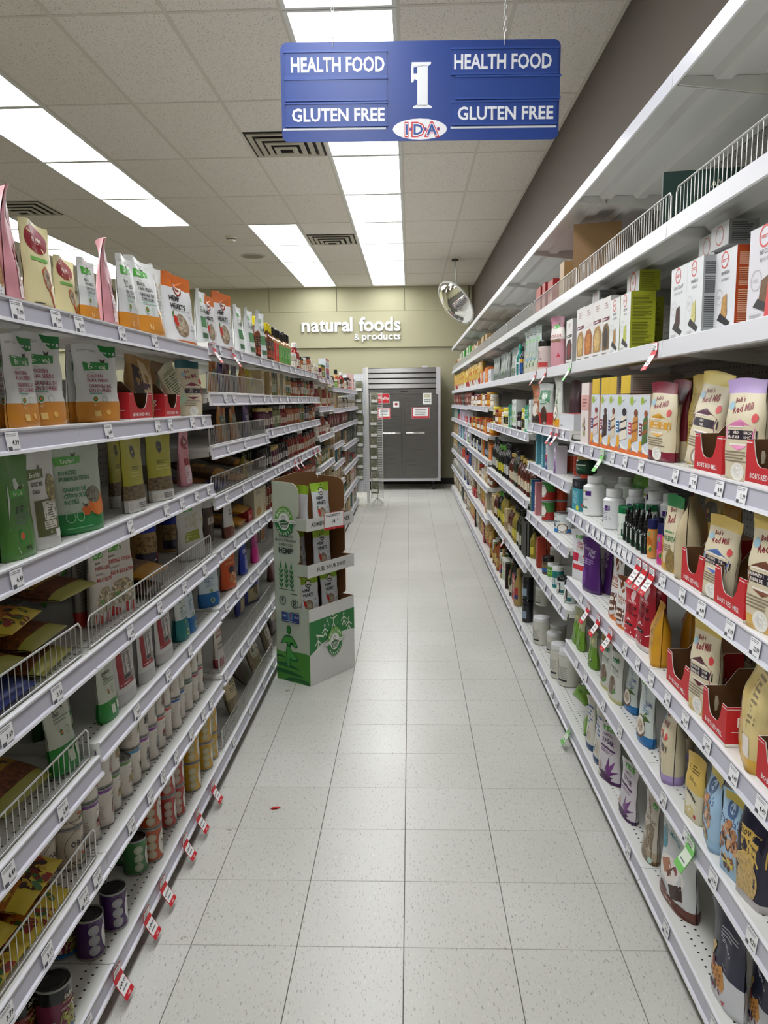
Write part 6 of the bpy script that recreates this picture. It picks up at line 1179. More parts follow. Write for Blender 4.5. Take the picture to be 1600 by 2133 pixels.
DESC = {'flax': 'white flax seed pouch with orange base', 'chia': 'white black-chia pouch with orange base', 'chiab': 'plain white pouch seen from behind', 'prana': 'cream chia pouch with dark red oval', 'granola': 'cream granola pouch with dark red oval', 'prpink': 'pink chia pouch', 'hempo': 'orange-topped white hemp pouch', 'wgreen': 'white pouch with green panels', 'split': 'white split pea pouch', 'pump': 'green-based pumpkin seed pouch', 'eat': 'olive snack pouch with clear base', 'pea': 'green split pea pouch', 'popc': 'white popping corn bag with red lettering', 'popcs': 'popcorn bag turned sideways', 'popb': 'green-ended popcorn bag fallen over', 'rear': 'white pouch with red rear panel', 'teal': 'teal-based sesame pouch', 'blue': 'blue-based sesame pouch', 'orangep': 'orange oatmeal pouch', 'bluei': 'deep blue sushi rice pouch', 'pinkp': 'magenta grain pouch', 'brownp': 'white bean pouch with brown base', 'whiteol': 'white pouch with olive panel', 'quin': 'green-based quinoa pouch', 'darkg': 'dark green dried greens pouch', 'lent': 'brown bean pack lying flat', 'mixb': 'yellow and black mixed-bean pack', 'navyb': 'navy-ended bean pack', 'goldp': 'golden nut pack lying flat', 'darkn': 'dark brown nut pack', 'orb': 'orange cereal pouch', 'sun': 'purple sun seeds pouch', 'dred': 'dark red fruit pouch', 'greyb': 'grey grain pouch', 'yelb': 'yellow chip bag', 'rice': 'tan rice bag', 'ricey': 'cream-topped rice bag', 'purpr': 'indigo rice bag', 'bulg': 'cream bulgur bag with teal top', 'kasha': 'brown and tan flour bag', 'tanb': 'tan flour bag', 'cousc': 'pale green couscous bag tipped over', 'orangee': 'orange flour bag', 'tray': 'red cut-out display tray', 'whitetray': 'low white display tray', 'bbur': 'burgundy flour bag with yellow badge', 'bbur2': 'burgundy flour bag without badge', 'byside': 'mustard flour bag turned sideways', 'bgran': 'yellow-topped flour bag leaning in its tray', 'barrow': 'lilac-topped arrowroot bag', 'bpol': 'cream polenta bag with green top', 'bturn': 'cream flour bag turned edge-on', 'bback': 'mustard flour bag leaning behind', 'bchick': 'cream chickpea flour bag with blue badge', 'bgarb': 'cream garbanzo flour bag with brown badge', 'bbrice': 'cream brown rice flour bag', 'bxan': 'crumpled yellow flour bag', 'byel': 'golden yellow flour bag', 'byel2': 'golden yellow flour bag behind', 'blil': 'lilac gluten-free flour bag', 'teff': 'tan flour bag with black label', 'dchoc': 'white chocolate biscuit box', 'dvan': 'white vanilla biscuit box', 'dmuf': 'white muffin box with orange side', 'dbis': 'white biscuit box with red corner', 'dgin': 'white ginger biscuit box with green side', 'dlem': 'lemon biscuit box with lime-green side', 'dlie': 'lime-green box lying flat', 'dgrey': 'white box lying flat', 'pbox': 'white mix box with maroon strip', 'pbox2': 'white mix box with orange picture', 'pbox3': 'white mix box with dark picture', 'pbox4': 'white mix box with brown picture', 'pinkbag': 'pink rice flour bag', 'pinkbox': 'pink and white cake box', 'cakea': 'cheesecake mix box', 'cakeb': 'chocolate cake mix box', 'cakec': 'pie crust mix box', 'caked': 'white cake mix box', 'cakee': 'pancake mix box', 'cakef': 'coating mix box with chicken picture', 'cakelie': 'yellow-ended cake box', 'greenlie': 'bright green bag at the back', 'tealcan': 'teal and black cocoa tin', 'goldlid': 'dark jar with gold lid', 'bigtub': 'large white sweetener tub', 'midtub': 'small white sweetener tub', 'greencap': 'white stevia jar with green cap', 'drop': 'dark dropper bottle', 'slimo': 'orange flavour bottle with navy cap', 'slimp': 'pink flavour bottle with navy cap', 'icing': 'white icing sugar pouch', 'purple': 'purple coconut flour pouch', 'swerve': 'white sweetener pouch with brown cake', 'lak': 'red sweetener pouch', 'lak2': 'shiny red sweetener pouch', 'frog': 'green snack bag with eyes', 'froglie': 'green snack bag lying down', 'yelbk': 'yellow bag behind', 'cane': 'cream cane sugar pouch', 'coco': 'blue-based coconut sugar pouch', 'vanil': 'yellow cake mix bag', 'pam': 'light blue baking mix bag', 'navyc': 'navy yellow-corn flour bag', 'waff': 'navy waffle mix bag', 'wbl': 'white pouch with blue print', 'turb': 'white turbinado sugar pouch with purple base', 'bsug': 'brown sugar pouch', 'mixp': 'white perfect mix pouch', 'saff': 'black lentil can', 'saffr': 'black bean can with red label', 'cpur': 'purple black-bean can', 'cgrn': 'green bean can', 'cora': 'orange bean can', 'cred': 'red tomato can', 'cyel': 'yellow chick pea can', 'orga': 'cream organic soup can', 'ewb': 'white black-bean can with purple stripe', 'ewg': 'white lima bean can with green stripe', 'ewl': 'white green-bean can with blue stripe', 'ewk': 'white can with dark beans', 'ewr': 'white kidney bean can', 'ewn': 'white navy bean can', 'ewc': 'large white chick pea can', 'ewred': 'white red-bean can', 'rgrain': 'white long-grain rice pouch', 'bluelid': 'popcorn jar with blue lid', 'hotsauce': 'hot sauce bottle with yellow cap', 'redsauce': 'red-labelled sauce bottle', 'grnsauce': 'green-labelled sauce bottle', 'ketch': 'dark red sauce bottle', 'jarr': 'red sauce jar', 'jarg': 'green pickle jar', 'jaro': 'orange salsa jar', 'jard': 'dark jam jar', 'jarw': 'pale spread jar', 'jarp': 'plum jam jar', 'jarc': 'curry jar with green label', 'ameri': 'brown jar with red lid', 'oil': 'dark oil bottle', 'oily': 'yellow oil bottle', 'oild': 'dark oil bottle with green cap', 'oilb': 'black oil bottle', 'vins': 'brown syrup bottle', 'bigoil': 'large dark oil jug', 'amber': 'amber honey bottle', 'honeyjug': 'tan syrup bottle with red label', 'redcarton': 'red drink carton', 'blkjar': 'black jar with grey label', 'wtub': 'large white coconut oil tub', 'wtub2': 'white tub with teal label', 'cocojar': 'coconut oil jar with dark lid', 'greenjar': 'green coconut oil jar', 'tealjar': 'teal coconut oil jar', 'redtall': 'tall red carton', 'darkj': 'dark-lidded jar with blue label', 'ccan': 'large white coconut milk can', 'cgr2': 'green and red coconut can', 'crd2': 'red coconut can', 'tetra': 'blue and red coconut carton', 'tetrap': 'purple coconut carton', 'tetrag': 'green fruit carton', 'tetrapk': 'pink fruit carton', 'tealbox': 'teal carton', 'bluebag': 'dark blue bag', 'ocoa': 'brown coconut pouch', 'bgree': 'silver bag with green badge', 'cocy': 'white coconut pouch with yellow base', 'pouchp': 'dull purple bag', 'chipbag': 'red and gold chip bag', 'tortilla': 'white and yellow snack bag', 'silverp': 'silver seaweed pack', 'wsnack': 'white snack carton', 'ossnack': 'orange snack carton', 'tealbot': 'teal soda bottle', 'bluebot': 'black soda bottle with blue label', 'silverg': 'silver flour pouch', 'blackcup': 'pink tub with black lid', 'cereal': 'pale cereal box', 'greenbox': 'green cereal box', 'kraft': 'tilted brown cardboard box', 'tanbox': 'tan cardboard box', 'redbox': 'red gift box', 'mint': 'dark green mint chocolate gift box', 'honey': 'amber honey jar', 'nutb': 'brown nut butter jar', 'mayo': 'pale jar with yellow lid', 'drinkpk': 'white milk carton with green print', 'tealcart': 'green drink carton', 'candy': 'dark red candy bag', 'candyd': 'dark green candy bag', 'teabox': 'dark green tea box', 'teared': 'red tea box', 'teatan': 'tan cracker box', 'crackr': 'tall cream cracker box', 'spice': 'small spice jar'}
# goods on the shelves, one row per shelf: @side bay shelf height(0.1 mm) shelves-in-bay, then kind, distance from the aisle axis and along the aisle (mm), lift (0.1 mm), width, height and depth in %, turn, variant, roll, pitch
GOODS = '''
@L 1 0 1000 7
saffr 861 1408 8 100 100 100 10 0
saffr 911 1555 8 100 100 100 10 1
saff 837 1592 8 100 100 100 -4 0
saff 977 1742 8 100 100 100 -3 0|lower |
saff 977 1742 1184 100 100 100 -3 0|upper |
@L 1 1 4100 7
mixb 800 1538 38 100 100 80 -1 1 0 -78||bean pack slumped forward against the wire
orga 894 1681 8 90 90 100 20 0|lower |
orga 894 1681 1064 90 90 100 20 0|upper |
orga 854 1746 8 90 90 100 0 1|lower |
orga 854 1746 1064 90 90 100 0 1|upper |
mixb 816 1328 650 100 100 80 -2 1 0 -80
mixb 798 1338 155 100 100 80 0 0 0 -84
mixb 816 1548 688 100 100 80 2 0 0 -76
@L 1 2 6700 7
lent 837 1557 208 100 100 100 -3 1 0 -72
darkg 1110 1568 8 75 96 75 -4 1
quin 826 1711 60 70 85 69 -4 0 4 -8
@L 1 3 9350 7
lent 821 1450 691 100 100 80 -5 0 0 -84
lent 827 1684 701 100 100 80 3 0 0 -84
lent 812 1685 141 100 100 80 6 0 0 -84
navyb 798 1459 141 100 100 80 0 1 0 -84
mixb 846 1625 1255 100 100 80 8 1 0 -84
@L 1 4 12200 7
pea 819 1555 8 61 76 60 -4 0
split 818 1673 8 58 80 66 -4 0
@L 1 5 14860 7
flax 815 1614 8 69 72 62 -4 1
flax 884 1657 8 61 72 59 -4 0|set-back |
flax 823 1720 8 83 77 72 -20 1
@L 1 6 17400 7
prana 813 1724 8 71 79 66 -4 1
granola 812 1508 8 61 72 59 -4 1
prpink 830 1621 8 86 86 86 24 0
@L 2 0 1000 7
saff 931 1838 8 100 100 100 -8 1|lower |
saff 931 1838 1184 100 100 100 -8 0|upper |
cgrn 861 2197 8 100 100 100 2 1
cgrn 917 2247 8 100 100 100 -4 1|lower |
cgrn 917 2247 1134 100 100 100 -4 1|upper |
cora 835 2266 8 100 100 100 -10 0|lower |
cora 835 2266 1134 100 100 100 -10 0|upper |
cpur 852 1833 8 100 100 100 4 1
cpur 832 1945 8 100 100 100 4 0
cpur 951 2105 8 100 100 100 -2 0
cred 850 2462 8 100 100 100 -1 0|lower |
cred 850 2462 1134 100 100 100 -1 0|upper |
cred 840 2534 8 100 100 100 0 0|lower |
cred 840 2534 1134 100 100 100 0 1|upper |
cyel 833 2710 8 100 100 100 -6 0|lower |
cyel 833 2710 1134 100 100 100 -6 0|upper |
cyel 830 2878 8 100 100 100 0 1|lower |
cyel 830 2878 1134 100 100 100 0 0|upper |
cyel 931 2883 8 100 100 100 -3 1|lower |
cyel 931 2883 1134 100 100 100 -3 1|upper |
cyel 830 2966 8 100 100 100 0 1|lower |
cyel 830 2966 1134 100 100 100 0 1|upper |
@L 2 1 4100 7
ewc 855 2720 8 100 100 100 1 0|lower |
ewc 855 2720 1184 100 100 100 1 1|upper |
ewb 853 1852 8 100 100 100 -3 1|lower |
ewb 853 1852 1134 100 100 100 -3 0|upper |
ewb 846 1931 8 100 100 100 0 0|lower |
ewb 846 1931 1134 100 100 100 0 0|upper |
ewk 853 2245 8 100 100 100 -13 0|lower |
ewk 853 2245 1134 100 100 100 -13 1|upper |
ewk 852 2324 8 100 100 100 -5 0|lower |
ewk 852 2324 1134 100 100 100 -5 0|upper |
ewl 853 2166 8 100 100 100 6 1|lower |
ewl 853 2166 1134 100 100 100 6 1|upper |
ewr 853 2402 8 100 100 100 -9 1|lower |
ewr 853 2402 1134 100 100 100 -9 0|upper |
ewr 855 2480 8 100 100 100 8 0|lower |
ewr 855 2480 1134 100 100 100 8 1|upper |
ewg 855 2010 8 100 100 100 -6 1|lower |
ewg 855 2010 1134 100 100 100 -6 1|upper |
ewg 852 2088 8 100 100 100 -8 1
ewn 847 2559 8 100 100 100 1 1|lower |
ewn 847 2559 1134 100 100 100 1 0|upper |
ewn 855 2638 8 100 100 100 -8 0|lower |
ewn 855 2638 1134 100 100 100 -8 0|upper |
ewred 851 2804 8 100 100 100 1 0|lower |
ewred 851 2804 1134 100 100 100 1 1|upper |
ewred 854 2882 8 100 100 100 6 1|lower |
ewred 854 2882 1134 100 100 100 6 1|upper |
@L 2 2 7000 7
blue 822 2743 8 65 82 76 -4 0
darkg 938 1859 8 75 72 64 -4 0
quin 897 1846 8 61 72 59 -4 0|set-back |
quin 817 1953 8 61 72 59 -4 1
teal 825 2649 8 70 84 82 -4 0
rear 815 2073 8 73 74 65 -4 0
rear 812 2245 8 61 72 59 -4 0
rear 814 2423 8 71 72 63 -4 1
@L 2 3 9350 7
lent 847 1896 1261 100 100 80 -3 0 0 -84
darkn 807 2372 141 100 100 80 3 0 0 -84
goldp 815 2410 587 100 100 80 -2 0 0 -80
popb 1074 2248 456 77 52 88 -12 0 -38 -24
popcs 898 2044 8 63 72 43 -10 1
bluelid 991 2767 8 101 104 101 -3 1
popc 858 2042 42 62 72 43 -10 1 4
popc 854 2158 8 85 74 51 -23 1
whiteol 853 2917 35 92 92 82 -24 0 2
@L 2 4 12200 7
pump 824 1880 8 87 86 83 -16 1
eat 818 2243 8 102 103 95 -6 1
eat 903 2338 8 73 102 77 -4 1|set-back |
eat 819 2491 8 104 103 92 -17 0
prpink 868 2934 8 67 81 65 -4 0
@L 2 5 14860 7
kasha 849 2422 72 76 76 54 -22 0 6 -4
bulg 824 2888 8 88 87 62 -23 1
orangee 830 2964 8 63 85 54 -10 1
cousc 830 2771 424 75 63 53 -14 0 -24 -4
tray 861 2276 8 130 84 107 0 0
tray 856 2583 8 114 83 98 0 0
tanb 955 2940 8 86 85 61 -10 1
flax 838 2072 8 78 77 76 -37 1
flax 899 2088 8 66 77 68 -4 0|set-back |
@L 2 6 17400 7
prana 840 1918 8 61 62 54 -4 0|half-hidden |
chia 825 2479 43 110 111 97 -13 0 0 -6||crumpled white black-chia pouch with orange base
hempo 829 2838 50 105 105 92 -17 0 2 -5
prpink 825 2130 45 85 85 85 16 0 -3
chiab 869 2690 8 83 125 91 -4 0
chia 813 1989 8 62 72 59 -4 1
chia 819 2283 8 78 100 78 -4 1
@L 3 0 1000 8
ricey 828 3421 8 76 90 73 -4 0 0 -12
ricey 1003 3763 8 61 72 59 -4 0 0 -16
darkn 832 3779 208 100 100 100 0 0 0 -40
rice 833 4001 8 85 72 69 -9 0 0 -18
@L 3 1 4300 8
purpr 900 3912 8 63 72 60 -4 1
purpr 890 4145 8 86 72 69 -22 1
rgrain 820 3138 8 62 86 65 -4 1
@L 3 2 7100 8
blue 830 3065 8 83 80 73 -32 1
bluei 816 3655 35 64 70 61 -4 1 3
pinkp 815 3940 8 61 72 59 -4 0
orangep 819 3356 33 84 71 69 -13 0 2
@L 3 3 9400 8
darkn 866 3230 8 70 65 65 -4 0
goldp 817 3706 146 100 100 80 3 0 0 -84
goldp 824 3814 587 100 100 80 1 1 0 -80
bluelid 992 3065 8 90 87 90 0 0
teared 840 3859 8 83 72 78 1 0
crackr 826 4003 8 120 73 96 -3 0
crackr 820 4158 8 86 72 79 4 1
brownp 820 3400 8 85 72 69 -4 0
@L 3 4 11600 8
goldp 819 3424 587 100 100 80 4 0 0 -80
goldp 806 3687 146 100 100 80 -2 1 0 -84
goldp 828 3926 597 100 100 80 -4 0 0 -80
navyb 804 3328 141 100 100 80 4 0 0 -84
oily 831 3811 14 50 50 50 3 1 -2
@L 3 5 13600 8
orb 839 3416 40 72 62 67 -4 0 3
orb 846 3710 92 57 58 60 -4 1 -10
sun 837 3949 8 65 64 63 -4 1
@L 3 6 15700 8
dred 866 3676 8 55 58 59 -4 0
greyb 866 3840 8 55 60 61 -4 1
orb 855 3387 8 55 58 59 -4 1
orangee 857 3982 8 55 60 42 -10 0
sun 875 3587 8 55 58 59 -4 0
yelb 839 4096 8 54 57 59 -4 0 0 -8
@L 3 7 17650 8
hempo 816 3194 8 85 85 75 -6 1
hempo 822 3446 8 104 103 91 -13 0
wgreen 816 3073 8 77 102 79 -4 0
wgreen 819 3754 8 89 113 89 -4 1
wgreen 822 4004 8 112 119 102 -4 0
@L 4 0 1000 8
ricey 878 4804 8 61 72 59 -4 0
darkn 859 4643 8 72 72 63 -4 0 0 -10
rice 827 4323 8 77 72 65 -4 0 0 -14
@L 4 1 4300 8
dred 877 4717 8 73 72 64 -4 0
@L 4 2 7000 8
dred 935 5114 8 61 72 59 -4 0
pbox3 916 4435 8 97 72 84 2 0
pbox2 912 4585 8 80 72 76 -1 0
@L 4 3 9300 8
kasha 908 4390 8 61 72 42 -10 0
jard 850 4841 8 100 104 100 4 0
jard 848 4931 8 100 102 100 1 0
jard 846 5024 8 100 95 100 5 0
jard 848 5109 8 100 97 100 -1 0
jarr 846 4290 8 100 101 100 -5 0
jarr 846 4378 8 100 98 100 -4 0
jarr 844 4466 8 100 98 100 4 0
jarr 842 4557 8 100 101 100 2 0
jarr 843 4654 8 100 95 100 -3 0
jarr 848 4747 8 100 104 100 -4 0
jarr 850 5217 8 100 102 100 -4 0
jarr 845 5315 8 100 102 100 -2 0
@L 4 4 11600 8
jard 847 4288 8 100 98 100 -5 1
jard 850 4381 8 100 95 100 -3 0
jard 844 4470 8 100 104 100 3 0
jard 847 4820 8 100 98 100 -1 0
jard 847 4913 8 100 97 100 -3 0
jard 850 4996 8 100 103 100 -4 0
jard 846 5090 8 100 98 100 1 0
jarg 1025 4663 8 80 90 80 -2 0
jarg 1026 4843 8 80 90 80 -4 0
jarp 838 4564 8 100 96 100 2 0
jarp 840 4645 8 100 97 100 1 0
jarp 844 4735 8 100 101 100 -1 0
jarr 851 5188 8 100 98 100 -2 0
jarr 848 5274 8 100 98 100 4 0
jarr 849 5364 8 100 102 100 1 0
@L 4 5 13850 8
darkn 890 4295 8 59 52 60 -4 0
dred 904 4623 8 55 54 59 -4 0
ketch 835 4919 8 75 65 75 4 0
ketch 830 4997 8 75 65 75 -2 0
ketch 829 5070 8 75 65 75 -2 0
jarg 843 4639 8 100 93 100 0 0
jarg 849 4736 8 100 93 100 -1 0
jarg 848 4831 8 100 93 100 0 0
jaro 844 5168 8 100 100 100 1 0
jaro 845 5262 8 100 100 100 -1 0
jaro 852 5358 8 100 98 100 -5 0
jarp 840 4286 8 100 103 100 -2 0
jarp 844 4366 8 100 102 100 0 0
jarp 845 4452 8 100 95 100 1 0
jarp 839 4541 8 100 103 100 1 0
@L 4 6 15700 8
jarc 841 5123 8 100 100 100 -3 0
jarc 843 5210 8 100 102 100 3 0
jarc 847 5299 8 100 102 100 -1 0
jarg 846 4557 8 100 100 100 -2 0
jarg 850 4636 8 100 100 100 4 0
jarg 851 4714 8 100 100 100 3 0
crackr 833 4828 8 80 70 75 1 0
crackr 825 4989 8 80 70 75 1 0
teatan 845 4262 8 95 82 89 0 1
teatan 848 4322 8 95 82 89 5 0
teatan 841 4490 8 95 82 89 -1 0
yelb 845 4404 8 66 58 66 -4 0 0 -6
@L 4 7 17650 8
grnsauce 835 4939 8 100 100 100 4 0
grnsauce 836 5007 8 100 97 100 4 0
grnsauce 835 5074 8 100 95 100 2 0
grnsauce 838 5140 8 100 103 100 2 0
grnsauce 836 5204 8 100 100 100 3 0
grnsauce 835 5270 8 100 101 100 -4 0
grnsauce 840 5337 8 100 100 100 0 0
hotsauce 843 4264 8 100 104 100 1 0
hotsauce 841 4418 8 100 99 100 -3 0
hotsauce 844 4480 8 100 94 100 0 0
hotsauce 835 4542 8 100 101 100 0 0
hotsauce 836 4606 8 100 99 100 -1 0
hotsauce 841 4671 8 100 95 100 -5 0
redsauce 835 4733 8 100 101 100 -1 0
redsauce 840 4793 8 100 100 100 1 0
redsauce 840 4854 8 100 100 100 1 0
wgreen 824 4323 8 117 130 108 -5 0
@L 5 3 9300 8
ketch 839 5503 8 100 87 100 0 0
ketch 844 5580 8 100 87 100 -3 0
ketch 844 5658 8 100 87 100 -3 0
ketch 841 5737 8 100 87 100 -5 0
ketch 843 6391 8 100 87 100 4 0
ketch 844 6471 8 100 87 100 4 0
ketch 838 6548 8 100 87 100 4 0
jaro 842 5830 8 100 96 100 -3 0
jaro 848 5921 8 100 94 100 -4 0
jaro 846 6018 8 100 104 100 -4 0
jaro 845 6108 8 100 102 100 -2 0
jaro 840 6200 8 100 102 100 0 0
jaro 843 6291 8 100 96 100 -3 0
@L 5 4 11600 8
ketch 841 5705 8 98 85 98 -4 0
ketch 841 5789 8 98 85 98 1 0
ketch 837 5862 8 98 85 98 2 0
jaro 850 5972 8 100 98 100 -4 0
jaro 847 6066 8 100 104 100 4 0
jaro 852 6152 8 100 103 100 4 0
jaro 852 6243 8 100 100 100 3 0
jarr 845 5510 8 100 95 100 -1 0
jarr 850 5608 8 100 102 100 2 0
jarr 847 6337 8 100 95 100 -2 0
jarr 851 6430 8 100 99 100 1 0
jarr 843 6521 8 100 103 100 4 0
@L 5 5 13850 8
jarc 842 5715 8 100 97 100 -5 0
jarc 850 5806 8 100 100 100 3 0
jarc 843 5897 8 100 97 100 -1 0
jard 849 5990 8 100 101 100 2 0
jard 843 6082 8 100 103 100 3 0
jard 842 6164 8 100 100 100 0 0
jaro 844 5510 8 100 100 100 -2 0
jaro 840 5607 8 100 100 100 0 0
jaro 850 6476 8 100 100 100 0 0
jaro 844 6566 8 100 97 100 2 0
spice 831 6262 8 100 97 100 -1 0
spice 834 6320 8 100 102 100 3 0
spice 832 6382 8 100 95 100 -2 0
@L 5 6 15700 8
jarg 845 6032 8 100 100 100 4 0
jarg 850 6126 8 100 95 100 -2 0
jaro 849 5510 8 100 101 100 -5 0
jaro 848 5600 8 100 98 100 -3 0
jaro 848 6232 8 100 96 100 -4 0
jaro 852 6327 8 100 103 100 -4 0
jarr 842 5836 8 100 93 100 0 0
jarr 844 5926 8 100 93 100 0 0
jarr 848 6579 8 100 93 100 -4 0
spice 830 5698 8 100 97 100 -2 0
spice 835 5759 8 100 96 100 5 0
spice 830 6424 8 100 96 100 -5 0
spice 830 6484 8 100 96 100 -2 0
@L 5 7 17650 8
ketch 839 5684 8 100 96 100 2 0
ketch 842 5761 8 100 95 100 -2 0
jaro 843 6265 8 100 95 100 -3 0
jaro 842 6358 8 100 100 100 -2 0
jarw 843 5510 8 100 100 100 2 0
jarw 846 5598 8 100 99 100 -1 0
jarw 851 6053 8 100 96 100 2 0
jarw 847 6143 8 100 99 100 5 0
jarw 851 6464 8 100 100 100 -4 0
jarw 847 6553 8 100 103 100 5 0
spice 828 5834 8 100 102 100 4 0
spice 835 5895 8 100 98 100 4 0
spice 833 5956 8 100 98 100 -4 0
@L 6 2 7000 7
jarw 844 6730 8 100 95 100 1 0
jarw 852 6825 8 100 99 100 -4 0
jarw 851 6922 8 100 104 100 2 0
jarw 846 7298 8 100 104 100 3 0
jarw 844 7387 8 100 101 100 -4 0
jarw 846 7478 8 100 100 100 4 0
jarw 851 7570 8 100 100 100 3 0
teatan 855 7009 8 100 102 101 0 0
teatan 856 7081 8 100 96 98 5 0
teatan 845 7153 8 100 97 98 -1 0
teatan 855 7219 8 100 98 99 1 0
teatan 849 7666 8 100 101 101 1 0
teatan 852 7736 8 100 100 100 4 0
teatan 849 7811 8 100 101 100 0 0
@L 6 3 9700 7
jarg 842 6730 8 100 98 100 -3 0
jarg 843 6818 8 100 99 100 -4 0
jarg 843 7096 8 100 96 100 3 0
jarg 843 7186 8 100 95 100 0 0
jarg 845 7278 8 100 98 100 -4 0
jarg 844 7397 8 100 101 100 1 0
jarg 847 7495 8 100 98 100 -1 0
jarg 847 7584 8 100 99 100 3 0
cyel 841 6915 8 100 97 100 4 0
cyel 845 6998 8 100 104 100 -4 0
cyel 844 7688 8 100 100 100 -4 0
cyel 847 7770 8 100 104 100 -2 0
@L 6 4 12350 7
ketch 837 7223 8 100 100 100 -3 0
ketch 837 7302 8 100 100 100 -5 0
ketch 836 7374 8 100 97 100 3 0
jarw 844 6730 8 100 96 100 0 0
jarw 846 6820 8 100 94 100 0 0
jarw 843 7471 8 100 100 100 1 0
jarw 852 7561 8 100 103 100 5 0
jarw 844 7649 8 100 94 100 -4 0
jarr 848 6937 8 100 96 100 -1 0
jarr 845 7031 8 100 96 100 4 0
jarr 849 7124 8 100 103 100 -1 0
jarr 842 7752 8 100 99 100 -3 0
@L 6 5 14900 7
ketch 840 6723 8 100 100 100 4 0
ketch 843 6796 8 100 95 100 -2 0
ketch 840 6889 8 100 97 100 -1 0
ketch 841 6970 8 100 97 100 -4 0
ketch 841 7237 8 100 96 100 1 0
ketch 842 7316 8 100 95 100 1 0
ketch 838 7399 8 100 96 100 0 0
ketch 836 7476 8 100 100 100 -5 0
ketch 838 7704 8 100 100 100 3 0
ketch 835 7786 8 100 100 100 2 0
teatan 848 7068 8 100 99 99 4 0
teatan 857 7145 8 100 103 101 2 0
teatan 849 7553 8 100 103 101 4 0
teatan 849 7621 8 100 102 101 0 0
@L 6 6 17450 7
tetra 842 7573 8 100 100 100 1 0
tetra 843 7657 8 100 99 100 -3 0
tetra 838 7733 8 100 97 100 -5 0
tetra 842 7808 8 100 95 100 1 0
jarc 840 7296 8 100 99 100 -1 0
jarc 846 7383 8 100 100 100 -1 0
jarc 843 7474 8 100 101 100 -4 0
jarw 843 6730 8 100 98 100 0 0
jarw 849 6821 8 100 97 100 -2 0
jarw 845 6911 8 100 100 100 2 0
jarw 853 7004 8 100 95 100 4 0
jarp 839 7104 8 100 94 100 3 0
jarp 844 7190 8 100 102 100 -4 0
@L 7 0 1000 8
jarw 847 8447 8 100 95 100 0 0
jarw 846 8543 8 100 96 100 -4 0
jarw 847 8640 8 100 98 100 -1 0
crackr 838 7985 8 100 100 100 -5 0
crackr 838 8148 8 100 96 98 -1 0
crackr 838 8305 8 100 94 97 3 0
crackr 839 8792 8 100 97 98 1 0
crackr 840 8953 8 100 103 101 4 0
@L 7 1 4000 8
teatan 849 7940 8 100 100 100 -3 0
teatan 848 8008 8 100 100 100 -3 0
teatan 854 8079 8 100 98 99 -4 0
teatan 855 8164 8 100 102 101 -1 0
teatan 853 8234 8 100 97 98 -3 0
teatan 852 8311 8 100 95 98 -2 0
teatan 855 8409 8 100 100 100 -2 0
teatan 850 8484 8 100 103 101 1 0
teatan 854 8562 8 100 102 101 5 0
teatan 852 8637 8 100 98 99 -3 0
teatan 856 8705 8 100 98 99 5 0
teatan 852 8777 8 100 100 100 -2 0
teatan 852 8856 8 100 100 100 0 0
teatan 848 8922 8 100 101 101 0 0
teatan 848 9000 8 100 98 99 -1 0
@L 7 2 6500 8
crackr 841 8286 8 100 87 94 2 0
crackr 838 8449 8 100 87 94 -1 0
crackr 833 8614 8 100 87 94 2 0
crackr 838 8781 8 100 87 94 -2 0
teatan 851 7940 8 100 100 100 2 0
teatan 847 8017 8 100 95 97 -3 0
teatan 849 8088 8 100 101 100 3 0
teatan 854 8161 8 100 98 99 -2 0
teatan 855 8913 8 100 97 99 3 0
teatan 851 8982 8 100 102 101 -4 0
teatan 852 9054 8 100 100 100 -5 0
@L 7 3 8800 8
spice 835 7934 8 100 100 100 -2 0
spice 830 7991 8 100 95 100 -1 0
spice 833 8541 8 100 100 100 -2 0
spice 829 8604 8 100 101 100 -1 0
teatan 846 8077 8 100 91 96 -4 0
teatan 849 8147 8 100 91 96 -2 0
teatan 847 8221 8 100 91 96 2 0
teatan 846 8700 8 100 91 96 2 0
teatan 846 8772 8 100 91 96 1 0
teatan 847 8844 8 100 91 96 -3 0
teatan 853 8914 8 100 91 96 -2 0
tealbox 830 8318 8 89 78 89 3 0
tealbox 837 8385 8 89 78 89 2 0
tealbox 828 8462 8 89 78 89 2 0
tealbox 831 9015 8 89 78 89 5 0
@L 7 4 10900 8
crackr 831 8295 8 72 62 67 -1 0
crackr 828 8459 8 72 62 67 2 0
crackr 826 8617 8 72 62 67 4 0
teatan 845 7940 8 85 74 79 -5 0
teatan 838 8017 8 85 74 79 4 0
teatan 839 8093 8 85 74 79 1 0
teatan 844 8161 8 85 74 79 -4 0
teatan 838 8734 8 85 74 79 2 0
teatan 845 8809 8 85 74 79 -4 0
teatan 837 8884 8 85 74 79 3 0
teatan 840 8957 8 85 74 79 1 0
@L 7 5 12700 8
candy 832 7980 8 78 67 73 2 0
candy 831 8137 8 78 67 73 -1 0
candy 827 8283 8 78 67 73 2 0
candy 830 8439 8 78 67 73 -1 0
candy 826 8600 8 78 67 73 2 0
candy 825 8748 8 78 67 73 -1 0
candy 827 8899 8 78 67 73 5 0
@L 7 6 14600 8
jarw 844 8130 8 100 101 100 1 0
jarw 848 8221 8 100 99 100 -5 0
jarw 843 8839 8 100 100 100 -1 0
jarw 849 8928 8 100 99 100 1 0
crackr 840 8362 8 95 82 89 -3 0
crackr 842 8520 8 95 82 89 -5 0
teatan 848 7940 8 100 97 99 -3 0
teatan 853 8015 8 100 97 99 4 0
teatan 850 8658 8 100 96 98 1 0
teatan 851 8733 8 100 97 99 3 0
@L 7 7 16800 8
jard 844 8249 8 100 98 100 -4 0
jard 846 8338 8 100 98 100 3 0
greenjar 847 8429 8 100 100 100 0 0
greenjar 845 8519 8 100 95 100 2 0
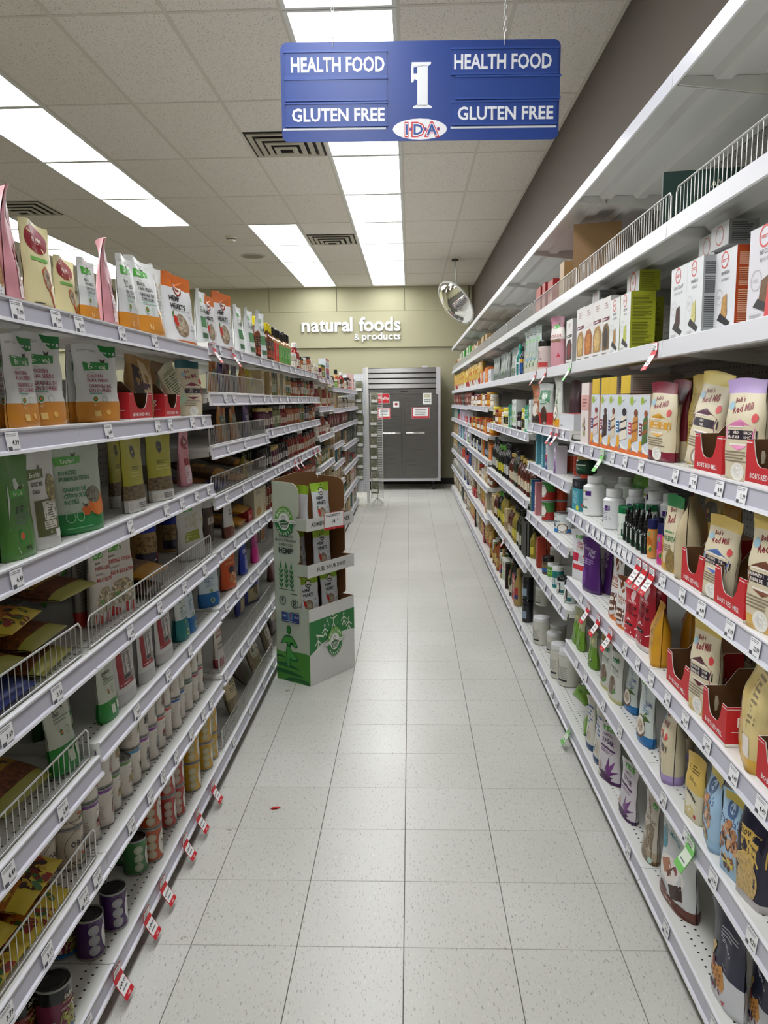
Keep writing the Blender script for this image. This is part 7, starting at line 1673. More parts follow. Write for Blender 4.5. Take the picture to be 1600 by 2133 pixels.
greenjar 849 8608 8 100 98 100 4 0
greenjar 844 8700 8 100 102 100 -2 0
jarw 844 7950 8 100 99 100 4 0
jarw 850 8046 8 100 100 100 -3 0
jarw 844 8136 8 100 96 100 3 0
jarw 843 8976 8 100 96 100 -3 0
redsauce 836 8803 8 100 98 100 -1 0
redsauce 840 8880 8 100 99 100 1 0
@L 8 0 1000 7
crackr 838 9205 8 100 95 97 -3 0
crackr 840 9362 8 100 96 98 0 0
crackr 839 9518 8 100 97 98 5 0
crackr 835 9675 8 100 95 98 1 0
crackr 836 10088 8 100 104 102 -3 0
teatan 847 9809 8 100 100 100 0 0
teatan 851 9878 8 100 98 99 -2 0
teatan 855 9944 8 100 101 101 1 0
@L 8 1 4200 7
teabox 843 9195 8 100 94 97 -3 0
teabox 838 9336 8 100 97 98 0 0
teabox 845 9488 8 100 100 100 1 0
teabox 845 9626 8 100 95 97 2 0
teabox 844 9763 8 100 100 100 -2 0
teabox 841 10092 8 100 103 101 -3 0
teabox 842 10233 8 100 100 100 3 0
teatan 855 9882 8 100 102 101 -5 0
teatan 850 9955 8 100 104 102 -3 0
@L 8 2 7200 7
candy 837 9200 8 100 95 97 0 0
candy 836 9355 8 100 97 99 -4 0
candy 843 9509 8 100 103 102 4 0
candy 838 9668 8 100 101 100 1 0
candy 836 10021 8 100 95 97 5 0
candy 836 10190 8 100 103 101 -4 0
teatan 848 9802 8 100 99 100 3 0
teatan 854 9876 8 100 104 102 1 0
@L 8 3 10000 7
candyd 836 9200 8 100 95 97 1 0
candyd 834 9361 8 100 97 98 3 0
candyd 841 9520 8 100 100 100 5 0
candyd 840 9883 8 100 95 97 -3 0
candyd 841 10036 8 100 102 101 4 0
candyd 840 10193 8 100 104 102 -2 0
teatan 847 9641 8 100 102 101 -2 0
teatan 846 9731 8 100 98 99 0 0
@L 8 4 12700 7
candy 825 9200 8 78 67 73 0 0
candy 826 9351 8 78 67 73 -2 0
candy 832 9507 8 78 67 73 -5 0
candy 832 9666 8 78 67 73 1 0
candy 830 9814 8 78 67 73 -1 0
candy 831 9966 8 78 67 73 -5 0
candy 832 10117 8 78 67 73 4 0
@L 8 5 14600 7
jard 841 9495 8 100 98 100 0 0
jard 843 9582 8 100 98 100 -3 0
jard 846 9671 8 100 102 100 -4 0
jard 843 10111 8 100 94 100 1 0
jard 850 10208 8 100 103 100 4 0
jarw 847 9170 8 100 97 100 1 0
jarw 843 9274 8 100 103 100 -4 0
jarw 846 9377 8 100 95 100 2 0
jarw 846 9771 8 100 95 100 0 0
jarw 851 9875 8 100 101 100 1 0
jarw 848 9976 8 100 96 100 4 0
@L 8 6 16800 7
jard 845 9168 8 100 95 100 3 0
jard 844 9259 8 100 95 100 -5 0
jard 842 9360 8 100 100 100 -3 0
jard 841 10079 8 100 103 100 -4 0
jard 843 10177 8 100 100 100 0 0
jard 848 10271 8 100 103 100 1 0
ketch 838 9469 8 100 102 100 -4 0
ketch 839 9559 8 100 103 100 3 0
ketch 844 9651 8 100 102 100 5 0
jarw 851 9772 8 100 103 100 -3 0
jarw 844 9876 8 100 97 100 0 0
jarw 845 9975 8 100 101 100 -3 0
@L 9 0 1000 7
pinkbox 829 10714 8 100 95 97 -3 0
pinkbox 833 10872 8 100 101 100 -1 0
pinkbox 835 11411 8 100 96 98 -4 0
teatan 853 10380 8 100 97 99 2 0
teatan 854 10455 8 100 103 101 5 0
teatan 848 10990 8 100 95 98 -4 0
teatan 855 11063 8 100 98 99 1 0
teatan 853 11135 8 100 99 99 1 0
tealbox 831 10528 8 100 103 100 1 0
tealbox 835 10599 8 100 100 100 2 0
tealbox 835 11208 8 100 95 100 -3 0
tealbox 839 11283 8 100 102 100 -4 0
@L 9 1 4200 7
pinkbox 831 10585 8 100 95 97 -5 0
pinkbox 828 10738 8 100 94 97 2 0
pinkbox 833 10886 8 100 94 97 -5 0
pinkbox 829 11271 8 100 97 98 -1 0
pinkbox 831 11424 8 100 97 98 4 0
teatan 854 10380 8 100 96 98 -5 0
teatan 857 10455 8 100 101 100 -5 0
teatan 848 10996 8 100 98 99 -3 0
teatan 850 11068 8 100 99 100 4 0
teatan 849 11142 8 100 99 100 -1 0
@L 9 2 7200 7
teabox 846 10415 8 100 99 99 -3 0
teabox 838 10569 8 100 100 100 2 0
teabox 841 10720 8 100 98 99 2 0
teabox 842 11335 8 100 98 99 -5 0
teared 849 10872 8 100 104 102 4 0
teared 843 11018 8 100 96 98 0 0
teared 839 11175 8 100 96 98 -4 0
@L 9 3 10000 7
candyd 840 10420 8 100 103 101 -2 0
candyd 835 10590 8 100 97 98 -2 0
candyd 840 10749 8 100 103 101 1 0
candyd 843 10920 8 100 101 100 3 0
candyd 833 11112 8 100 102 101 0 0
candyd 837 11295 8 100 99 100 -2 0
@L 9 4 12700 7
candyd 833 10420 8 78 67 73 -1 0
candyd 826 10575 8 78 67 73 -3 0
candyd 831 10731 8 78 67 73 5 0
candyd 831 10893 8 78 67 73 4 0
candyd 823 11051 8 78 67 73 -1 0
candyd 826 11197 8 78 67 73 4 0
candyd 829 11358 8 78 67 73 4 0
@L 9 5 14600 7
jarw 850 10390 8 100 98 100 -3 0
jarw 845 10509 8 100 102 100 -1 0
jarw 843 10633 8 100 103 100 -1 0
jarw 842 10739 8 100 97 100 -3 0
jarw 846 10870 8 100 97 100 -3 0
jarw 851 10969 8 100 96 100 -4 0
jarw 848 11103 8 100 97 100 0 0
jarw 842 11217 8 100 99 100 0 0
jarw 848 11321 8 100 98 100 -4 0
jarw 844 11439 8 100 95 100 -2 0
@L 9 6 16800 7
pinkbox 839 10701 8 100 103 101 4 0
pinkbox 826 11060 8 100 99 100 1 0
pinkbox 839 11239 8 100 102 101 -4 0
blackcup 854 10400 8 100 103 100 0 0
blackcup 855 10541 8 100 98 100 -4 0
blackcup 861 10876 8 100 98 100 -4 0
blackcup 859 11422 8 100 104 100 4 0
@R 1 0 1000 8
waff 798 1611 8 61 72 59 4 0
waff 755 1699 8 85 82 73 4 0
mixp 764 2070 8 107 107 94 7 0
@R 1 1 4450 8
pam 738 1675 8 61 78 44 10 0
pam 751 1807 8 85 72 78 -12 0
blil 756 2153 8 94 94 94 -14 1
navyc 761 1584 8 75 98 100 10 0
vanil 737 1913 8 61 72 42 10 1
@R 1 2 7400 8
bbrice 743 1901 8 77 104 58 10 1
bxan 767 1629 8 104 104 104 -16 1
byel2 919 2177 8 61 72 42 10 0
tray 792 1469 8 115 100 108 0 0
tray 780 1775 8 94 100 97 0 0
tray 792 2043 8 115 100 108 0 0
teff 939 2104 8 61 72 42 10 0
@R 1 3 10500 8
bchick 741 1855 44 82 82 52 10 1 3 -3
bturn 766 2105 67 96 96 96 -30 1 5
bgarb 745 1586 8 90 104 62 10 1
bpol 739 2162 8 66 91 50 10 1
byel2 890 2151 8 61 78 44 10 1
slimo 738 2215 8 85 130 85 -4 1
tray 779 1456 8 90 100 95 0 0
tray 785 1728 8 110 100 105 0 1
tray 782 1962 8 99 100 99 0 1
@R 1 4 13500 8
barrow 744 1740 8 88 95 58 10 0
byside 803 2179 8 70 98 54 10 1
tray 787 1590 8 115 100 108 0 1
tray 787 1891 8 115 100 108 0 1
tray 887 2157 8 90 100 95 0 1
bgran 764 2060 88 89 103 61 10 0 6 -8
@R 1 5 16900 8
dbis 761 1648 8 112 95 104 0 1
dchoc 751 2163 8 98 95 97 0 1
dgrey 808 2029 2128 81 77 79 0 1||white mix box lying on biscuit and muffin boxes
dgrey 828 2167 2128 81 77 79 0 0||white mix box lying on the vanilla box
dmuf 789 1928 8 100 95 98 0 1
dvan 750 2046 8 91 95 93 0 1
@R 2 0 1000 8
bsug 750 2285 8 70 87 69 4 1
froglie 738 3191 308 100 100 100 -12 1 0 -62
froglie 745 3336 1008 100 100 100 10 1 0 -58
wbl 747 2940 8 80 111 84 4 1
wbl 746 3069 8 77 107 81 4 0
turb 750 2538 8 84 75 70 4 1
turb 753 2802 8 85 85 75 18 0
@R 2 1 4450 8
coco 750 2375 8 75 84 70 4 1
coco 777 2634 8 71 72 63 4 1
cane 747 2729 8 82 72 68 4 1
cane 747 2856 8 78 72 66 4 0
frog 747 3080 8 77 72 66 4 0
frog 746 3302 8 72 72 63 4 1
frog 749 3394 8 83 79 71 4 1
teff 839 2278 8 61 72 42 10 1
yelbk 860 3333 8 66 72 61 4 0
@R 2 2 7400 8
byel 753 2291 8 85 73 79 -14 1
byel2 872 2366 8 85 72 78 -20 1
purple 811 3154 8 61 82 63 4 1
purple 753 3174 8 85 85 75 14 0
lak 750 2544 8 85 74 70 8 0
lak2 753 2423 54 80 88 74 4 0 4
lak2 867 2654 8 61 72 59 4 1
icing 758 3376 8 92 92 81 22 0
swerve 747 2662 8 79 72 67 4 0
swerve 751 2765 8 75 104 79 4 1
@R 2 3 10500 8
greenlie 946 3174 8 89 100 83 4 0 0 -15
greenlie 947 3306 8 99 100 87 4 0 0 -15
drop 737 2419 8 95 100 95 -3 0
drop 782 2476 8 95 100 95 1 1|second-row |
drop 740 2481 8 95 100 95 -4 1
drop 783 2531 8 95 100 95 -4 0|second-row |
drop 741 2543 8 95 100 95 1 0
drop 782 2595 8 95 100 95 -1 1|second-row |
drop 743 2601 8 95 100 95 -1 1
drop 745 2653 8 95 100 95 0 0
drop 784 2658 8 95 100 95 -3 1|second-row |
drop 822 2663 8 95 100 95 2 0|third-row |
drop 784 2716 8 95 100 95 2 1|second-row |
goldlid 770 3403 1588 83 92 90 4 1
bigtub 970 3071 8 80 110 80 3 1|set-back |
bigtub 774 3248 8 85 106 85 3 1
bigtub 941 3404 8 80 93 80 -3 1|set-back |
bback 901 2334 95 67 86 49 10 0 10
slimo 737 2351 8 85 130 85 1 1
slimp 738 2258 8 89 130 89 1 1
slimp 783 2441 8 85 120 85 -3 0|set-back |
midtub 919 2744 8 80 130 80 3 1|set-back |
midtub 890 2818 8 80 130 80 -4 0|set-back |
midtub 763 2903 8 91 130 91 -1 0
midtub 879 3032 8 80 115 80 -3 1|set-back |
tealcan 761 3394 8 85 87 85 8 1
greencap 751 2693 8 104 130 104 4 0
greencap 863 2771 8 80 122 80 1 0|second-row |
greencap 844 2867 8 80 112 80 3 0|second-row |
@R 2 4 13500 8
bbur 745 2309 33 96 96 61 10 0 2
bbur2 792 2306 8 72 100 55 10 1
cakea 748 3069 8 105 103 104 0 0
cakeb 747 2925 8 97 102 100 0 1
cakef 746 2425 8 93 100 97 0 1
cakelie 807 3067 2008 100 100 100 0 1||far yellow-ended cake box lying on upright ones
cakelie 806 2922 2008 97 100 99 0 1||farther yellow-ended cake box lying on upright ones
cakelie 803 2814 2008 91 100 95 0 0||middle yellow-ended cake box lying on upright ones
cakelie 807 2648 2008 100 100 100 0 1||near yellow-ended cake box lying on upright ones
cakee 747 2537 8 98 100 99 0 0
cakec 746 2809 8 88 102 95 0 0
pinkbox 748 3250 8 100 108 104 0 1
caked 748 2677 8 105 101 103 0 1
cakelie 1010 2710 1908 110 100 80 0 0||yellow-ended cake box high at the back
@R 2 5 16900 8
dlem 762 2680 8 95 95 95 0 1
dlem 886 3017 8 110 105 108 0 1|set-back |
dlie 807 2782 2043 81 83 82 0 0||lemon-green biscuit box lying on the upright ones
dlie 907 3162 2043 81 83 82 0 0||second lemon-green biscuit box lying on the upright ones
dgin 763 2814 8 100 95 98 0 0
dgrey 786 3238 2173 81 71 76 0 0||white mix box lying across the upright ones
dgrey 855 3294 2173 81 71 76 0 0||white mix box lying set back on upright ones
pbox4 744 2938 8 80 98 89 0 0
pbox 747 3072 8 100 100 100 0 1
pbox 747 3369 8 100 103 101 0 1
pbox2 747 3220 8 100 101 101 0 0
@R 2 6 20100 8
mint 913 2334 8 88 98 100 80 1
@R 3 0 1000 8
wtub 800 3795 8 90 112 90 2 0
wtub 816 4304 8 70 72 70 -1 0
wtub 863 4438 8 80 77 80 -1 0
wtub 772 4470 8 80 98 80 1 0
wtub2 765 3901 8 85 130 85 1 1
@R 3 1 5800 8
cocojar 756 3769 8 80 81 80 1 1
darkj 757 4212 8 80 89 80 2 1
greenjar 775 4152 8 80 72 80 2 0
cocojar 752 3592 8 70 103 70 1 1||small orange-labelled jar with dark lid
redtall 746 4381 8 80 102 80 0 0
redtall 847 4617 8 80 72 80 0 0
tealjar 751 3895 8 80 104 80 1 0
wtub2 847 4465 8 71 72 71 0 0
oily 748 4639 8 70 72 70 -1 0
oily 798 4639 8 70 72 70 2 0
@R 3 2 8700 8
cgr2 760 4256 8 100 100 100 2 0|lower |
cgr2 760 4256 1114 100 100 100 2 1|upper |
tetrag 746 4638 8 80 100 80 0 0
ccan 776 3884 8 103 78 103 3 0
ccan 873 4130 8 80 72 80 1 1|set-back |
tetrapk 746 4468 8 80 100 80 0 0
crd2 831 4281 8 100 100 100 2 1|lower |
crd2 831 4281 1114 100 100 100 2 1|upper |
@R 3 3 11650 8
tetra 750 4130 8 80 72 80 0 0
bluebag 764 4199 8 85 112 89 4 0
tetrap 750 3893 8 80 72 80 0 1
crd2 812 3570 8 80 105 80 -1 1
crd2 812 3737 8 80 95 80 1 1
crd2 812 3930 8 80 83 80 1 0
tealbox 746 4264 8 74 90 80 0 0
tealbox 746 4463 8 78 90 80 0 0
@R 3 4 13950 8
ocoa 752 4601 8 100 100 88 14 0
pouchp 883 4191 8 92 94 60 10 1
whitetray 797 3624 8 140 111 126 0 0
bgree 752 4308 8 94 93 60 20 0
cocy 756 3969 8 90 98 84 4 0
@R 3 5 16900 8
pinkbag 748 3993 8 106 105 67 21 0
blackcup 767 4455 8 90 105 90 1 0
silverg 748 4548 8 81 113 85 4 0
pbox3 745 3603 8 90 92 91 0 1
@R 3 6 20100 8
redbox 799 4144 8 120 118 119 0 1
redbox 790 4340 8 78 130 104 0 0
redbox 802 4515 8 120 130 125 0 0
tanbox 820 3965 8 70 125 98 0 0
kraft 879 3783 8 80 130 105 -14 0
@R 4 0 1000 7
amber 783 5756 8 100 96 100 1 0
blkjar 758 4924 8 80 100 80 0 0|lower |
blkjar 758 4924 1514 80 100 80 0 0|upper |
oil 770 5554 8 100 96 100 1 0
oil 745 5605 8 60 75 60 -3 0
oil 771 5655 8 100 103 100 3 0
redcarton 761 5395 8 100 102 100 -1 0
redcarton 766 5473 8 100 99 100 5 0
redcarton 740 5826 8 60 98 60 0 0
honeyjug 756 5326 8 80 105 80 -1 0
wtub 823 4726 1668 80 72 80 -2 0||white coconut oil tub stacked on another
@R 4 1 5250 7
vins 770 5622 8 100 102 100 0 0
vins 771 5698 8 100 95 100 1 0
vins 768 5779 8 100 99 100 0 0
oil 768 5186 8 100 98 100 1 0
oil 773 5264 8 100 100 100 2 0
oil 772 5345 8 100 96 100 -2 0
bigoil 785 4805 8 100 103 100 -3 0
bigoil 782 4922 8 100 98 100 -1 0
bigoil 784 5036 8 100 103 100 -1 0
oily 767 5439 8 100 99 100 1 0
oily 767 5529 8 100 96 100 0 0
@R 4 2 9250 7
vins 766 4724 8 100 102 100 2 0
vins 774 4796 8 100 95 100 -4 0
vins 765 4869 8 100 103 100 1 0
vins 771 4943 8 100 103 100 1 0
vins 768 5026 8 100 98 100 4 0
vins 773 5100 8 100 98 100 0 0
vins 771 5175 8 100 100 100 -3 0
vins 776 5247 8 100 95 100 -5 0
vins 771 5321 8 100 104 100 2 0
vins 773 5657 8 100 99 100 0 0
vins 775 5734 8 100 99 100 1 0
vins 774 5806 8 100 97 100 4 0
oil 769 5414 8 100 99 100 1 0
oil 771 5492 8 100 95 100 0 0
oil 776 5571 8 100 100 100 1 0
@R 4 3 13300 7
jard 772 5289 8 100 103 100 -5 0
jard 772 5380 8 100 100 100 0 0
tealcart 765 4920 8 100 99 100 2 0
tealcart 766 4992 8 100 96 100 3 0
tealcart 770 5745 8 100 101 100 2 0
tealcart 765 5821 8 100 96 100 3 0
mayo 779 5078 8 100 97 100 -4 0
mayo 779 5177 8 100 104 100 5 0
drinkpk 777 4727 8 100 102 100 -4 0
drinkpk 769 4812 8 100 101 100 0 0
drinkpk 769 5483 8 100 102 100 3 0
drinkpk 773 5565 8 100 96 100 -2 0
drinkpk 775 5651 8 100 102 100 0 0
@R 4 4 16900 7
bluebot 749 5198 8 85 83 85 -1 0
silverg 748 4723 8 82 114 86 4 0
silverg 748 4855 8 83 117 88 4 0
silverg 749 4992 8 81 117 89 4 0
silverp 763 4765 8 100 97 99 -1 0
silverp 757 4925 8 100 94 97 0 0
silverp 756 5101 8 100 104 102 2 0
silverp 755 5543 8 100 101 100 4 0
silverp 756 5710 8 100 99 100 1 0
tealbot 751 5368 8 85 88 85 -3 0
wsnack 785 5254 8 100 101 100 3 0
wsnack 780 5313 8 100 96 100 2 0
wsnack 823 5375 8 100 102 100 1 0
wsnack 776 5433 8 100 98 100 1 0
@R 5 0 1000 7
amber 755 6457 8 70 89 70 3 0
amber 783 6537 8 100 97 100 5 0
amber 775 6636 8 100 95 100 0 0
amber 827 6738 8 100 103 100 -3 0
amber 755 6756 8 70 77 70 -4 0
amber 755 7011 8 70 77 70 -2 0
honeyjug 753 6179 8 70 95 70 3 0||brown syrup bottle with plain body
cereal 769 5968 8 100 99 99 -5 0
cereal 769 6091 8 100 94 97 5 0
cereal 768 6268 8 100 97 99 1 0
cereal 769 6868 8 100 95 97 -3 0
cereal 816 6997 8 100 96 98 4 0
redcarton 769 6370 8 100 97 100 -1 0
redcarton 817 6447 8 100 95 100 3 0
@R 5 1 5250 7
vins 770 6653 8 100 94 100 -4 0
vins 765 6734 8 100 97 100 1 0
oild 776 6384 8 100 102 100 -4 0
oild 765 6466 8 100 101 100 0 0
oild 772 6542 8 100 102 100 4 0
teatan 785 5940 8 100 102 101 3 0
teatan 780 6008 8 100 98 99 -1 0
teatan 784 6816 8 100 94 97 4 0
teatan 778 6886 8 100 97 99 -3 0
teatan 779 6961 8 100 100 100 -3 0
oily 777 6112 8 100 102 100 4 0
oily 772 6201 8 100 103 100 1 0
oily 774 6284 8 100 104 100 0 0
@R 5 2 9250 7
oilb 774 5947 8 100 100 100 0 0
oilb 774 6028 8 100 101 100 -1 0
oilb 774 6117 8 100 98 100 -2 0
oilb 778 6831 8 100 99 100 1 0
oilb 772 6921 8 100 98 100 1 0
oilb 777 7008 8 100 103 100 -4 0
oil 769 6649 8 100 96 100 -1 0
oil 776 6734 8 100 99 100 3 0
oild 767 6218 8 100 100 100 -2 0
oild 773 6292 8 100 104 100 -1 0
oild 775 6403 8 100 98 100 -4 0
oild 770 6487 8 100 94 100 -1 0
oild 772 6565 8 100 99 100 4 0
@R 5 3 13300 7
honey 777 6450 8 100 99 100 -4 0
honey 779 6545 8 100 100 100 1 0
ameri 774 6675 8 100 100 100 -2 0
ameri 778 6772 8 100 100 100 -3 0
mayo 773 5952 8 100 103 100 -2 0
mayo 779 6048 8 100 98 100 0 0
mayo 774 6143 8 100 100 100 -1 0
mayo 773 6882 8 100 99 100 1 0
mayo 783 6981 8 100 102 100 5 0
jarw 777 6262 8 100 95 100 -2 0
jarw 781 6355 8 100 94 100 -4 0
@R 5 4 16900 7
silverp 760 5985 8 100 98 99 -4 0
silverp 760 6146 8 100 100 100 2 0
silverp 758 6309 8 100 101 100 4 0
silverp 762 6480 8 100 96 98 -3 0
silverp 757 6639 8 100 97 99 -3 0
silverp 762 6805 8 100 98 99 -1 0
silverp 764 6969 8 100 102 101 4 0
@R 6 0 1000 9
chipbag 781 7220 8 100 97 98 -2 0
chipbag 781 7414 8 100 101 100 -4 0
chipbag 778 7603 8 100 98 99 -2 0
chipbag 777 7972 8 100 101 100 -1 0
chipbag 782 8160 8 100 102 101 -3 0
redcarton 768 7745 8 100 99 100 4 0
redcarton 767 7825 8 100 102 100 -4 0
@R 6 1 4300 9
chipbag 782 7736 8 100 98 99 -3 0
chipbag 783 7930 8 100 97 98 3 0
chipbag 778 8127 8 100 96 98 -1 0
crackr 775 7205 8 100 95 98 -5 0
crackr 771 7363 8 100 104 102 -4 0
crackr 768 7530 8 100 103 102 3 0
@R 6 2 7300 9
nutb 776 7173 8 100 99 100 -3 0
nutb 781 7266 8 100 100 100 3 0
nutb 777 7364 8 100 101 100 -1 0
nutb 779 8129 8 100 100 100 0 0
nutb 775 8231 8 100 102 100 0 0
jarw 777 7832 8 100 94 100 -5 0
jarw 781 7927 8 100 94 100 -2 0
jarw 774 8019 8 100 95 100 2 0
crackr 765 7520 8 100 98 99 3 0
crackr 768 7683 8 100 98 99 -1 0
@R 6 3 9800 9
blkjar 781 7489 8 100 97 100 -2 0
blkjar 780 7595 8 100 101 100 -4 0
blkjar 783 7698 8 100 99 100 4 0
blkjar 784 8160 8 100 102 100 0 0
blkjar 778 8257 8 100 99 100 1 0
ossnack 784 7160 8 100 94 100 4 0
ossnack 781 7237 8 100 100 100 3 0
ossnack 777 7814 8 100 103 100 0 0
ossnack 783 7889 8 100 94 100 5 0
teatan 775 7312 8 100 94 97 -1 0
teatan 782 7388 8 100 96 98 -1 0
teatan 777 7990 8 100 99 100 -1 0
teatan 780 8056 8 100 102 101 -2 0
@R 6 4 12100 9
honey 780 7172 8 100 95 100 -3 0
honey 780 7270 8 100 98 100 -4 0
honey 778 7756 8 100 95 100 -2 0
honey 778 7847 8 100 97 100 -3 0
honey 785 7946 8 100 96 100 -5 0
nutb 780 7385 8 100 104 100 -4 0
nutb 780 7480 8 100 99 100 2 0
nutb 785 8056 8 100 102 100 -5 0
nutb 777 8150 8 100 97 100 1 0
ossnack 780 7583 8 100 101 100 -3 0
ossnack 783 7655 8 100 100 100 -3 0
ossnack 781 8236 8 100 95 100 -3 0
@R 6 5 14700 9
honey 780 7365 8 100 102 100 4 0
honey 781 7459 8 100 97 100 -4 0
honey 780 7557 8 100 104 100 0 0
honey 778 8149 8 100 98 100 5 0
honey 783 8241 8 100 95 100 -3 0
ameri 777 7661 8 100 96 100 -2 0
ameri 780 7763 8 100 98 100 0 0
jarw 775 7170 8 100 97 100 -3 0
jarw 782 7262 8 100 104 100 -3 0
jarw 780 7856 8 100 94 100 -2 0
jarw 777 7950 8 100 101 100 -3 0
jarw 777 8037 8 100 102 100 3 0
@R 6 6 16900 9
ossnack 784 7462 8 100 102 100 3 0
ossnack 780 7533 8 100 96 100 2 0
ossnack 780 7607 8 100 103 100 0 0
ossnack 780 7676 8 100 102 100 0 0
ossnack 777 7995 8 100 97 100 3 0
ossnack 783 8064 8 100 97 100 -2 0
ossnack 786 8131 8 100 94 100 4 0
wsnack 776 7160 8 100 100 100 3 0
wsnack 778 7226 8 100 101 100 -4 0
wsnack 781 7295 8 100 100 100 5 0
wsnack 779 7367 8 100 103 100 -2 0
wsnack 776 7752 8 100 102 100 -1 0
wsnack 785 7826 8 100 99 100 -2 0
wsnack 781 7901 8 100 100 100 -3 0
wsnack 784 8223 8 100 100 100 1 0
@R 6 7 20100 9
tanbox 812 7680 8 100 103 102 1 0
tanbox 801 7910 8 100 102 101 0 0
tanbox 810 8124 8 100 103 101 -2 0
@R 7 0 1000 9
chipbag 781 9020 8 100 103 101 -5 0
chipbag 776 9207 8 100 95 97 1 0
chipbag 772 9401 8 100 98 99 0 0
redcarton 764 8778 8 100 102 100 -3 0
redcarton 771 8864 8 100 98 100 3 0
rice 773 8435 8 100 98 99 2 0
rice 774 8619 8 100 94 97 2 0
@R 7 1 4300 9
teared 777 8816 8 100 99 99 3 0
teared 768 8960 8 100 96 98 -3 0
teared 774 9106 8 100 98 99 5 0
rice 779 8435 8 100 91 95 2 0
rice 779 8618 8 100 91 95 3 0
rice 773 9273 8 100 91 95 4 0
@R 7 2 7300 9
tetra 769 8903 8 100 98 100 -5 0
tetra 766 8988 8 100 98 100 1 0
tetra 770 9065 8 100 98 100 -3 0
crackr 772 8425 8 100 98 99 2 0
crackr 766 8587 8 100 98 99 -3 0
crackr 764 8752 8 100 98 99 0 0
crackr 769 9211 8 100 97 98 -2 0
crackr 772 9378 8 100 98 99 -3 0
@R 7 3 9800 9
blkjar 781 8395 8 100 100 100 2 0
blkjar 784 8494 8 100 103 100 5 0
blkjar 784 8808 8 100 103 100 1 0
blkjar 780 8915 8 100 95 100 -2 0
blkjar 782 9225 8 100 95 100 -2 0
blkjar 777 9328 8 100 102 100 0 0
jarw 779 8608 8 100 100 100 4 0
jarw 778 8700 8 100 100 100 2 0
jarw 779 9026 8 100 102 100 0 0
jarw 776 9117 8 100 101 100 1 0
jarw 775 9446 8 100 98 100 2 0
@R 7 4 12100 9
honey 779 8682 8 100 97 100 0 0
honey 775 8777 8 100 103 100 -2 0
honey 780 8876 8 100 100 100 -1 0
honey 780 9298 8 100 99 100 4 0
honey 777 9393 8 100 98 100 3 0
nutb 783 8393 8 100 95 100 1 0
nutb 778 8490 8 100 95 100 -3 0
nutb 777 8582 8 100 94 100 4 0
nutb 780 8976 8 100 103 100 5 0
nutb 781 9078 8 100 97 100 -1 0
nutb 784 9179 8 100 97 100 -1 0
@R 7 5 14700 9
ameri 781 8392 8 100 102 100 4 0
ameri 777 8492 8 100 95 100 -1 0
ameri 772 8584 8 100 99 100 0 0
ameri 781 8903 8 100 103 100 -3 0
ameri 781 8995 8 100 99 100 -4 0
ameri 782 9088 8 100 94 100 4 0
jarw 779 8698 8 100 99 100 -1 0
jarw 773 8794 8 100 98 100 -2 0
jarw 774 9206 8 100 100 100 -3 0
jarw 779 9295 8 100 99 100 -4 0
jarw 771 9393 8 100 100 100 -1 0
@R 7 6 16900 9
chipbag 779 8440 8 100 102 101 -3 0
chipbag 787 8635 8 100 100 100 5 0
chipbag 783 9425 8 100 103 102 5 0
tortilla 773 8853 8 100 98 99 0 0
tortilla 778 9042 8 100 100 100 4 0
tortilla 776 9229 8 100 101 100 1 0
@R 7 7 20100 9
tanbox 806 8430 8 100 99 99 -4 0
tanbox 806 8602 8 100 100 100 -1 0
tanbox 809 9017 8 100 100 100 2 0
tanbox 811 9189 8 100 102 101 -4 0
tanbox 814 9367 8 100 102 101 3 0
wsnack 782 8741 8 100 98 100 -1 0
wsnack 780 8808 8 100 97 100 1 0
wsnack 783 8884 8 100 98 100 -2 0
@R 8 0 1000 9
nutb 781 10167 8 100 100 100 2 0
nutb 782 10260 8 100 103 100 3 0
rice 770 9655 8 100 96 98 0 0
rice 770 9839 8 100 95 98 1 0
rice 768 10020 8 100 95 97 1 0
rice 774 10403 8 100 102 101 0 0
rice 772 10589 8 100 97 99 -1 0
@R 8 1 4500 9
bluebag 756 9991 8 100 99 100 -1 0
bluebag 757 10108 8 100 96 98 -4 0
bluebag 755 10610 8 100 96 98 3 0
rice 779 9655 8 96 83 90 4 0
rice 773 9839 8 96 83 90 5 0
rice 774 10268 8 96 83 90 -1 0
rice 770 10450 8 96 83 90 -2 0
@R 8 2 7300 9
bluebag 762 9620 8 100 101 101 -1 0
bluebag 765 9738 8 100 100 100 -2 0
bluebag 759 9853 8 100 95 98 2 0
bluebag 756 10441 8 100 96 98 4 0
bluebag 765 10558 8 100 100 100 0 0
teared 766 10003 8 100 97 99 -1 0
teared 769 10140 8 100 101 101 1 0
teared 778 10285 8 100 103 101 5 0
@R 8 3 10000 9
greenjar 778 9797 8 100 101 100 0 0
greenjar 773 9889 8 100 95 100 -4 0
greenjar 777 9981 8 100 104 100 -3 0
greenjar 774 10583 8 100 104 100 5 0
greenjar 780 10670 8 100 99 100 4 0
tetrap 771 9605 8 100 100 100 2 0
tetrap 771 9685 8 100 96 100 0 0
tetrap 767 10307 8 100 96 100 4 0
tetrap 772 10389 8 100 100 100 2 0
tetrap 771 10473 8 100 103 100 3 0
wsnack 776 10073 8 100 97 100 2 0
wsnack 779 10140 8 100 96 100 3 0
wsnack 780 10216 8 100 99 100 -3 0
@R 8 4 12500 9
tetra 764 9918 8 89 77 89 -1 0
tetra 768 10002 8 89 77 89 -3 0
tetra 763 10406 8 89 77 89 -2 0
tetra 773 10488 8 89 77 89 -4 0
teared 767 9635 8 100 96 98 -2 0
teared 778 9778 8 100 104 102 -4 0
teared 769 10139 8 100 101 101 3 0
teared 766 10280 8 100 96 98 0 0
teared 776 10607 8 100 99 100 -2 0
@R 8 5 14600 9
candy 766 9640 8 100 87 94 -2 0
candy 768 9797 8 100 87 94 -1 0
